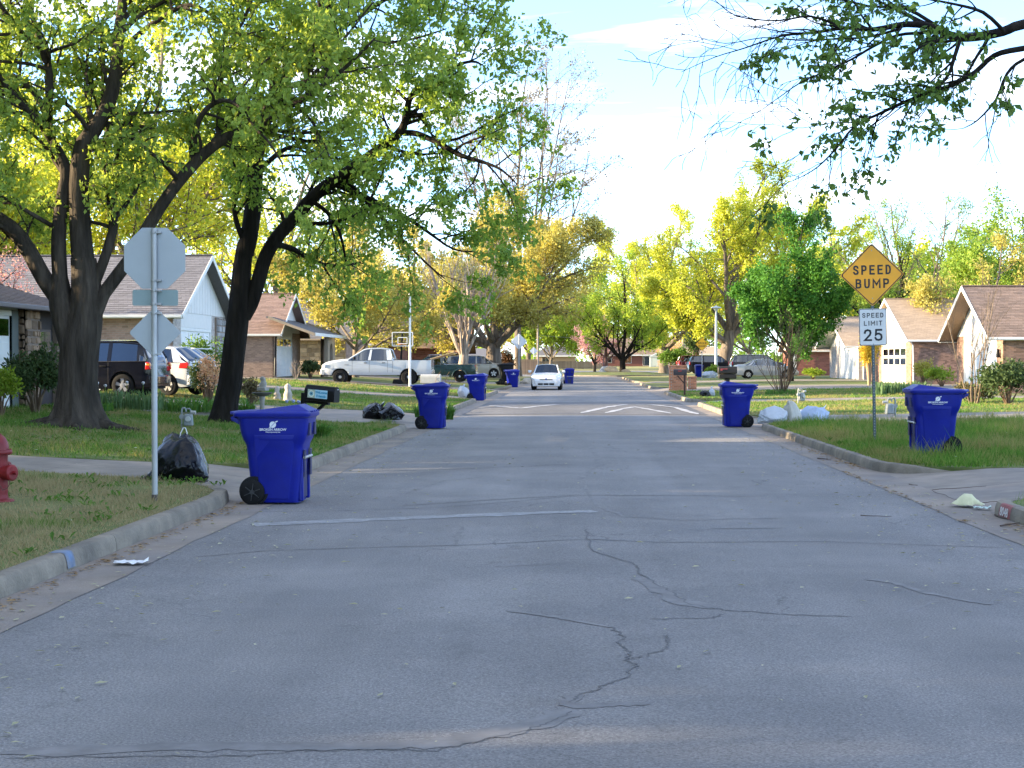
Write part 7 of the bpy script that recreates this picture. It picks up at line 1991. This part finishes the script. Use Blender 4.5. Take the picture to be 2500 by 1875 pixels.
far_tree('olive tree in front of the right edge green tree', 2400, 880, 92, 575, 300, bk_oak, lf_olive, 10, .22, 16, 'street_tree', .22, .02, 8, kids=(8, 7), spread=.3, cz=.56, base=.3)
GB = 'trees behind the left houses'
far_tree('tall sunlit yellow tree behind the brown-roofed left house', -60, 900, 66, -60, 560, bk_oak, lf_yel, 11, .30, 26, 'backdrop_tree', .25, .02, 9, kids=(10, 8), cz=.56, group=GB, base=.8)
far_tree('tall sunlit yellow tree above the grey gable roof', 330, 900, 76, 10, 560, bk_oak, lf_yel, 12, .30, 26, 'backdrop_tree', .25, .02, 9, kids=(10, 8), cz=.56, group=GB, base=.8)
far_tree('yellow-green tree seen behind the leaning maple', 690, 900, 118, 300, 420, bk_oak, lf_yel, 13, .32, 22, 'backdrop_tree', .25, .02, 8, kids=(9, 7), cz=.56, group=GB, base=.8, spread=.4)
far_tree('pale gold tree behind the orange-roofed house', 1010, 900, 175, 560, 420, bk_oak, lf_olive, 14, .42, 26, 'backdrop_tree', .2, .02, 8, kids=(9, 7), cz=.56, group=GB, base=.4)
GF = 'trees beyond the cross street'
for i, (u, d, vt, w, lf, lab) in enumerate(((1290, 300, 560, 300, lf_olive, 'far gold tree behind the diamond sign back'), (1400, 360, 610, 260, lf_mid, 'far green tree behind the white sedan'), (1470, 400, 590, 280, lf_yel, 'far yellow tree behind the island boulders'),
        (1560, 380, 560, 280, lf_yel, 'far yellow tree behind the long-roofed house'), (1690, 370, 590, 300, lf_mid, 'far green tree behind the utility poles'), (1830, 300, 560, 420, lf_yel, 'far yellow tree behind the black wagon'), (2040, 260, 560, 380, lf_yel, 'far yellow tree glowing behind the speed sign'), (1150, 290, 600, 320, lf_olive, 'far gold tree behind the tan wagon'), (2190, 200, 600, 420, lf_yel, 'far yellow-green tree over the tan roof ridge'), (2420, 190, 560, 460, lf_mid, 'far green tree over the dark roof at the right edge'), (1345, 280, 700, 170, lf_lime, 'low bright green tree past the white sedan'))):
    far_tree(lab, u, 890, d, vt, w, bk_oak, lf, 40 + i, .7, 17, 'distant_tree', .14, .018, 7, kids=(8, 6), cz=.52, group=GF, base=.3, spread=.7)
far_tree('pink-flowering redbud at the far left edge', -20, 800, 52, 470, 190, bk_dark, lf_pink, 60, .10, 10, 'redbud_tree', .2, .015, 7, kids=(9, 7), spread=.15, base=.7)
far_tree('pinkish redbud near the island boulders', 1452, 905, 215, 770, 110, bk_dark, lf_pink, 61, .22, 9, 'redbud_tree', .2, .02, 7, kids=(7, 6), spread=.3)
far_tree('peach-tinted blossom tree before the long-roofed house', 1632, 895, 260, 815, 90, bk_pale, lf_peach, 62, .26, 9, 'blossom_tree', .25, .02, 7, kids=(7, 6), spread=.3, base=.0)
# bare pale tree in front of the oak
T = Tree(70); q = W(1130, 905, 113); b = V3((q.x, q.y, gz(q.x, q.y)))
T.trunk([tuple(b - [0, 0, .2]), tuple(b + [0, 0, 1.0]), tuple(b + [.1, 0, 1.8])], [.42, .36, .34], 12, 3, .08, .3, .3)
SPB = [dict(n=7, wig=.10, trop=.12, kids=9, ang=28, ratio=.5, ktrop=.2, sides=6, tip=.2, f0=.2), dict(n=5, wig=.14, trop=.1, kids=7, ang=32, ratio=.5, ktrop=.15, sides=4, tip=.3), dict(n=4, wig=.2, trop=.05, sides=3, tip=.4)]
for k in range(11):
    a = k * 2.4; e = 1.6 + (k % 3) * .8
    T.grow(b + np.array([.05, 0, 1.4]), np.array([math.cos(a), .6 * math.sin(a), e]), 8.5 - (k % 4), .13, 0, SPB)
T.done('bare_tree', 'pale bare multi-stem tree in front of the thick oak', tuple(b), bk_pale, lf_olive, per=.5, size=.14, spread=.1)

# ---- trees left of the view that shade the street, some added to block sun strips
for i, (x, y, h, w, lab) in enumerate(((-17, 11, 13, 13, 'shade tree just left of the view beside the hydrant lawn'), (-15, -2, 13, 13, 'shade tree standing behind the viewer on the left'), (-30, 18, 15, 14, 'tall shade tree set back left of the view'), (-27, 3, 14, 14, 'tall shade tree farther back behind the viewer'), (-33, 34, 13, 12, 'shade tree behind the brown-roofed house'), (-22, -13, 14, 14, 'unseen tree added well behind the viewer for shade'), (-22, 22.5, 12, 9, 'unseen tree added between the two nearest left houses for shade'), (-40, -6, 15, 15, 'tall unseen tree added far back on the left for shade'))):
    T = Tree(80 + i, (np.array([x, y, h * .56 + .5]), np.array([w / 2, w / 2, h * .46]))); b = np.array([x, y, gz(x, y)])
    T.trunk([tuple(b - [0, 0, .2]), tuple(b + [0, 0, h * .2])], [.35, .3], 10, i, .08, .3, .4)
    spec = [dict(n=7, wig=.15, trop=.05, kids=8, ang=48, ratio=.42, ktrop=.1, sides=5, tip=.2), dict(n=5, wig=.22, trop=.02, kids=6, ang=46, ratio=.45, ktrop=.05, sides=3, tip=.3), dict(n=3, wig=.28, trop=-.02, sides=3, tip=.4)]
    for k in range(9):
        a = 2 * PI * k / 9; T.grow(b + np.array([0, 0, h * .17]), np.array([math.cos(a), math.sin(a), .3 + .9 * T.rg.random()]), h * .8, .16, 0, spec)
    T.done('shade_tree', lab, tuple(b), bk_maple, lf_maple, per=26, size=.6, spread=.6, tri=True)
# ------------------------------------------------------------------ shrubs, beds, island
m_stem = M('stem_brown', (.13, .085, .05), .9, .3, 8)
m_stem_lit = M('stem_lit', (.36, .24, .13), .9, .3, 8)  # paler copy of the stem brown with sunlight put into it
def bush(label, u, vb, wpx, hpx, leaf, n, size, seed, d=None, stem=m_stem, cat='shrub', name='shrub', lump=.25, dep=.8, stemh=.35, aspect=.55, clumps=18):
    q = GT(u, vb) if d is None else W(u, vb, d)
    dd = -(CAMR.transposed() @ (q - cam.location)).z; z0 = gz(q.x, q.y) if q.y < 150 else q.z
    k = dd / FPX; rx, h = wpx * k / 2, hpx * k
    rg = np.random.default_rng(seed); T = Tree(seed)
    t = thing(name, label, cat, (q.x, q.y, z0))
    cl = rg.normal(size=(clumps, 3)); cl /= np.linalg.norm(cl, axis=1)[:, None]; cl[:, 2] = np.abs(cl[:, 2]) * 1.2 - .25
    cl *= (.45 + .45 * rg.random(clumps))[:, None]; rad = .22 + lump * rg.random(clumps)
    w = MB(); hc = h * (.5 + stemh * .25)
    C = cl * np.array([rx, rx * dep, h * .5]) + np.array([0, 0, hc])
    for c in C[:min(clumps, 16)]:
        w.tube([(c[0] * .08, c[1] * .08, -.05), (c[0] * .4, c[1] * .4, c[2] * .45), tuple(c)], [.02 * h + .006, .012 * h + .005, .004], 5)
    tag(w.build('stems', stem, t, fix=False), kind='stuff')
    i = rg.integers(0, clumps, n); o = rg.normal(size=(n, 3)); o /= np.linalg.norm(o, axis=1)[:, None]; o *= (rg.random(n) ** .45)[:, None]
    P = C[i] + o * rad[i][:, None] * np.array([rx, rx * dep, h * .5]) * 1.25; P[:, 2] = np.maximum(P[:, 2], .02)
    D = rg.normal(size=(n, 3)) + o * 1.1; D /= np.linalg.norm(D, axis=1)[:, None]; Q = rg.normal(size=(n, 3)); Q -= D * (Q * D).sum(1)[:, None]; Q /= np.linalg.norm(Q, axis=1)[:, None]
    s = (size * (.6 + .8 * rg.random(n)))[:, None]
    V = np.stack([P, P + D * s * .5 + Q * s * aspect / 2, P + D * s, P + D * s * .5 - Q * s * aspect / 2], 1); j = np.arange(n) * 4
    tag(link('foliage', np_mesh('foliage', V.reshape(-1, 3), np.stack([j, j + 1, j + 2, j + 3], 1), leaf), t), kind='stuff')
    return t
bush('large dark evergreen shrub in front of the stone pier', 88, 1000, 150, 150, lf_bush, 5200, .085, 1, d=33)
bush('bright lime shrub at the left edge', 2, 1012, 84, 110, lf_lime, 3200, .07, 2, d=31)
bush('clipped green hedge beside the silver hatchback', 492, 930, 130, 118, leaf_mat('leaf_hedge', (.06, .13, .02), (.15, .25, .04), .25), 6500, .09, 3, d=50.5, lump=.35)
bush('peach-flowering azalea in front of the hedge', 512, 966, 80, 110, lf_peach, 1100, .07, 4, d=43)
bush('olive azalea foliage among the peach flowers', 506, 968, 90, 105, lf_bush, 1900, .08, 5, d=43.4)
bush('dark rounded shrub in front of the right edge house', 2462, 975, 150, 100, lf_bush, 5200, .10, 6, d=48, stemh=.1)
bush('yellow-green shrub by the downspout of the tan-roofed house', 2300, 940, 78, 45, lf_lime, 1800, .11, 7, d=80)
bush('small yellow-leaved shrub beside it under the white gable', 2255, 945, 60, 60, leaf_mat('leaf_ylw', (.3, .3, .05), (.42, .38, .09), .3), 1300, .10, 8, d=82)
bush('tall golden forsythia against the tan-roofed house', 2122, 935, 62, 115, lf_gold, 2600, .12, 9, d=84, stem=m_stem_lit)
bush('low green shrub before the pale brick house', 1985, 925, 60, 24, lf_lime, 1300, .13, 10, d=112)
bush('wide green hedge behind the wide brick mailbox', 1650, 905, 84, 54, leaf_mat('leaf_hedge2', (.05, .12, .02), (.13, .22, .03), .25), 3200, .2, 11, d=160, lump=.35)
bush('dark conifer between the hedge and the black wagon', 1697, 898, 44, 95, lf_bush, 2600, .22, 12, d=168, lump=.2)
bush('rusty dark shrub behind the thick oak', 1236, 905, 34, 62, leaf_mat('leaf_rust', (.08, .04, .025), (.14, .08, .04), .2), 1300, .2, 13, d=140)
bush('green shrub by the lamp post foot', 1742, 915, 40, 26, lf_lime, 900, .16, 14, d=128)
bush('variegated pale green groundcover below the leaning maple', 660, 1022, 110, 30, leaf_mat('leaf_varieg', (.2, .26, .07), (.38, .40, .16), .3), 2600, .06, 15, d=34)
bush('tangle of dried vines and leaves behind the leaning maple', 610, 985, 60, 70, leaf_mat('leaf_dry', (.12, .10, .06), (.2, .17, .09), .2), 900, .08, 16, d=41)
bush('dark low shrub below the white pickup nose', 757, 918, 60, 40, lf_bush, 1500, .13, 17, d=84)
bush('dry weeds below the large right edge shrub', 2370, 985, 120, 40, leaf_mat('leaf_weed', (.10, .10, .05), (.2, .17, .09), .2), 2200, .10, 18, d=50)

# multi-stem bare shrubs
def cane_shrub(label, u, vb, d, hpx, wpx, n, seed, bark, leaf=None, per=.4, size=.06, name='bare_shrub', low=None):
    q = W(u, vb, d); z0 = gz(q.x, q.y); b = np.array([q.x, q.y, z0]); k = d / FPX; T = Tree(seed); H = hpx * k
    sp = [dict(n=7, wig=.09, trop=.05, kids=6, ang=24, ratio=.42, ktrop=.15, sides=5, tip=.25, f0=.3), dict(n=4, wig=.16, trop=.05, kids=3, ang=28, ratio=.5, sides=3, tip=.4), dict(n=3, wig=.2, sides=3, tip=.4)]
    for i in range(n):
        a = T.rg.random() * 6.28; e = np.array([math.cos(a) * wpx / hpx * .75 * T.rg.random() ** .6, math.sin(a) * .35 * T.rg.random(), 1.0])
        T.grow(b + np.array([math.cos(a) * .14 * H * .25, math.sin(a) * .05 * H, -.03]), e, H * (.65 + .4 * T.rg.random()), .0055 * H + .004, 0, sp)
    return T.done(name, label, tuple(b), bark, leaf, cat='shrub', trunk_name='canes', crown_name='leaves', per=per, size=size, spread=.08)
cane_shrub('bare brown multi-stem shrub on the right lawn', 1908, 968, 66, 185, 190, 22, 31, barkmat('bark_cane', (.17, .115, .075), (.09, .06, .04)), lf_lime, .25, .07)
cane_shrub('tall bare crape myrtle in front of the white garage', 2378, 995, 49, 290, 150, 8, 32, barkmat('bark_myrtle', (.22, .165, .12), (.13, .1, .07)), None)
cane_shrub('bare trimmed canes beside the arched entry', 722, 918, 78, 46, 34, 9, 33, bk_pale, None)

# sword-leaved clumps
def swords(label, u, vb, d, wpx, hpx, n, mat, seed, name='leaf_clump', cat='plant', dep=.5, w=.022, bend=.5, flowers=None, fountain=False):
    q = W(u, vb, d); z0 = gz(q.x, q.y); k = d / FPX; t = thing(name, label, cat, (q.x, q.y, z0)); r = np.random.default_rng(seed)
    x = (r.random(n) - .5) * wpx * k; y = (r.random(n) - .5) * wpx * k * dep; h = hpx * k * (.55 + .6 * r.random(n)); a = r.random(n) * 6.28; ln = h * bend * r.random(n)
    if fountain:
        rr = wpx * k * .22 * np.sqrt(r.random(n)); x, y = rr * np.cos(a), rr * np.sin(a) * dep; h = hpx * k * (.55 + .5 * r.random(n)) * (1.05 - .35 * rr / (wpx * k * .22)); ln = wpx * k * .5 * (.15 + .85 * r.random(n)); a = a + r.normal(0, .4, n)
    ww = w * (.6 + .8 * r.random(n)); b = r.random(n) * 3.14; cx_, cy_ = np.cos(b) * ww / 2, np.sin(b) * ww / 2; lx, ly = np.cos(a) * ln, np.sin(a) * ln
    V = np.zeros((n, 7, 3)); z = 0 * x
    for kk, (s, f, g_) in enumerate(((-1, 0, 0), (1, 0, 0), (1, .12, .45), (-1, .12, .45), (.8, .45, .8), (-.8, .45, .8), (0, 1, .92))):
        V[:, kk] = np.stack([x + cx_ * s + lx * f, y + cy_ * s + ly * f, z + h * g_], 1)
    i = np.arange(n) * 7; F = np.concatenate([np.stack([i + p for p in f], 1) for f in ((0, 1, 2), (0, 2, 3), (3, 2, 4), (3, 4, 5), (5, 4, 6))])
    tag(link('blades', np_mesh('blades', V.reshape(-1, 3), F, mat), t), kind='stuff')
    if flowers:
        fm, fn = flowers
        for j in range(fn):
            px_, py_ = (r.random() - .5) * wpx * k, (r.random() - .5) * wpx * k * dep; hh = hpx * k * (.8 + .5 * r.random())
            MB().tube([(px_, py_, 0), (px_ + .01, py_, hh)], .005, 4).build('stalk', lf_mid, t)
            MB().lathe([(.005, 0), (.03, .02), (.042, .055), (.02, .075)], 8, (px_ + .01, py_, hh)).build('flower', fm, t)
    return t
sw_iris = leaf_mat('leaf_iris', (.07, .14, .06), (.16, .25, .12), .3)
sw_green = leaf_mat('leaf_sword', (.05, .14, .03), (.13, .25, .05), .3)
swords('iris bed in front of the black wagon', 310, 998, 37, 180, 48, 420, sw_iris, 1, dep=.6, w=.03, flowers=(M('iris_white', (.6, .58, .6), .6, .1), 4))
swords('dark leafy bed below the silver hatchback', 470, 1000, 38, 150, 36, 380, sw_green, 2, dep=1.0, w=.03, bend=1.3)
swords('lush grassy clump at the foot of the black mailbox', 775, 1024, 28.5, 100, 55, 420, sw_green, 3, dep=.8, w=.016, bend=.9, fountain=True)
swords('grassy clump just past the second left cart', 1096, 1022, 42, 46, 46, 260, sw_green, 4, dep=.9, w=.02, bend=.9, fountain=True)
swords('small clump with an orange bloom before the second left cart', 1020, 1010, 40, 34, 40, 70, sw_green, 5, dep=.8, w=.02, fountain=True, flowers=(M('bloom_orange', (.8, .25, .03), .6, .1), 1))
swords('spiky dark yucca under the leaning maple', 600, 1000, 37, 60, 52, 70, sw_green, 6, dep=.8, w=.035, bend=1.2, name='yucca', fountain=True)
swords('iris leaves between the yucca and the mailbox', 705, 1012, 34, 90, 45, 200, sw_iris, 7, dep=.6, w=.024, flowers=(M('iris_blue', (.35, .4, .62), .6, .1), 5))
swords('iris bed in front of the tan-roofed house', 2200, 962, 62, 130, 34, 420, sw_iris, 8, dep=.5, w=.04)
swords('young leaves at the foot of the bare multi-stem shrub', 1905, 972, 65.5, 70, 14, 160, sw_green, 9, dep=.6, w=.03, bend=1)
swords('low green leaves along the left mulch bed', 200, 1004, 35, 150, 22, 260, sw_green, 10, dep=.5, w=.04, bend=1.2)
# dandelion dots
def smp_dand(r, n):
    left = r.random(n) < .7; x = np.where(left, KL - .4 - 7 * r.random(n), KR + .4 + 6 * r.random(n)); y = np.where(left, 10 + 24 * r.random(n), 22 + 13 * r.random(n))
    z = np.array([gz(a, b) + .05 for a, b in zip(x, y)]); return np.stack([x, y, z], 1)
litter('dandelion_heads', 130, smp_dand, .022, leaf_mat('dandelion', (.6, .6, .55), (.75, .75, .7), .3), 33, 'scattered pale dandelion heads in the lawns', .02)
# exposed roots and soil at the forked maple
rg_ = np.random.default_rng(9); nW = 46000
xw = (rg_.random(nW) - .5) * 900; hw = 9 + 5 * np.sin(xw * .045) + 3 * np.sin(xw * .13 + 1) + 2 * np.sin(xw * .31)
Pw = np.stack([xw, 560 + 60 * rg_.random(nW), .3 + hw * rg_.random(nW) ** .8], 1); Dw = rg_.normal(size=(nW, 3)); Qw = rg_.normal(size=(nW, 3))
Vw = np.stack([Pw, Pw + Dw * .9, Pw + Qw * .9], 1); jw = np.arange(nW) * 3
tag(link('far_woods', np_mesh('far_woods', Vw.reshape(-1, 3), np.stack([jw, jw + 1, jw + 2], 1), lf_mid)), 'distant belt of woods closing the end of the street', 'woods', kind='stuff')
# turf island
q = W(1520, 917, 172); isl = []
c = Vector((q.x - 1.0, q.y + 1, 0)); P = [(c.x + 6.8 * math.cos(a) * (1 + .12 * math.sin(2 * a)), c.y + 13 * math.sin(a), 0) for a in [2 * PI * k / 40 for k in range(40)]]
tag(MB().loft([[(x, y, -.1) for x, y, z in P], [(x, y, .14) for x, y, z in P], [(c.x + (x - c.x) * .97, c.y + (y - c.y) * .97, .15) for x, y, z in P]]).build('island_kerb', m_kerb, smooth=30), kind='structure')
tag(MB().loft([[(c.x + (x - c.x) * .96, c.y + (y - c.y) * .96, .14) for x, y, z in P], [(c.x + (x - c.x) * .6, c.y + (y - c.y) * .6, .36) for x, y, z in P], [(c.x + (x - c.x) * .1, c.y + (y - c.y) * .1, .45) for x, y, z in P]]).build('turf_island', m_lawn, smooth=50), kind='structure')
m_bould = M('boulder_tan', (.46, .33, .20), .9, .2, 2, bump=.6, bscale=8)
for i, (u, v, w, h, lab) in enumerate(((1492, 910, 1.7, .8, 'wide tan boulder on the turf island'), (1478, 907, 1.2, .8, 'grey boulder leaning behind the tan one on the island'), (1528, 914, .9, .5, 'small boulder at the island tree foot'))):
    q = W(u, v, 170); bm = bmesh.new(); bmesh.ops.create_icosphere(bm, subdivisions=3, radius=1)
    for vv in bm.verts:
        n_ = mnoise.noise(vv.co * 1.3 + Vector((i * 5, 0, 0))); vv.co *= 1 + .3 * n_; vv.co.x *= w / 2 * 1.1; vv.co.y *= w / 2; vv.co.z = (vv.co.z + .5) * h / 1.5
    me = bpy.data.meshes.new('boulder'); bm.to_mesh(me); bm.free(); me.materials.append(m_bould if i != 1 else m_stone2); finish(me, 40)
    o = link('boulder', me); o.location = (q.x, q.y, .25); tag(o, lab, 'boulder')
far_tree('pink-stemmed small tree beside the island boulders', 1478, 908, 176, 790, 70, barkmat('bark_pinkish', (.26, .14, .12), (.14, .08, .07)), lf_pink, 91, .2, 6, 'small_tree', .35, .05, 6, kids=(6, 5), spread=.25, base=.2)
# far hydrant
p = GT(1233, 925); t = thing('fire_hydrant', 'small far silver hydrant by the thick oak', 'fire hydrant', (p.x, p.y, gz(p.x, p.y)))
MB().lathe([(.2, 0), (.2, .06), (.13, .1), (.13, .55), (.19, .57), (.19, .62), (.12, .75), (.04, .82)], 14).build('barrel', m_chrome, t)
MB().cyl((-.25, 0, .4), (.25, 0, .4), .09, n=10).build('nozzle', m_chrome, t)
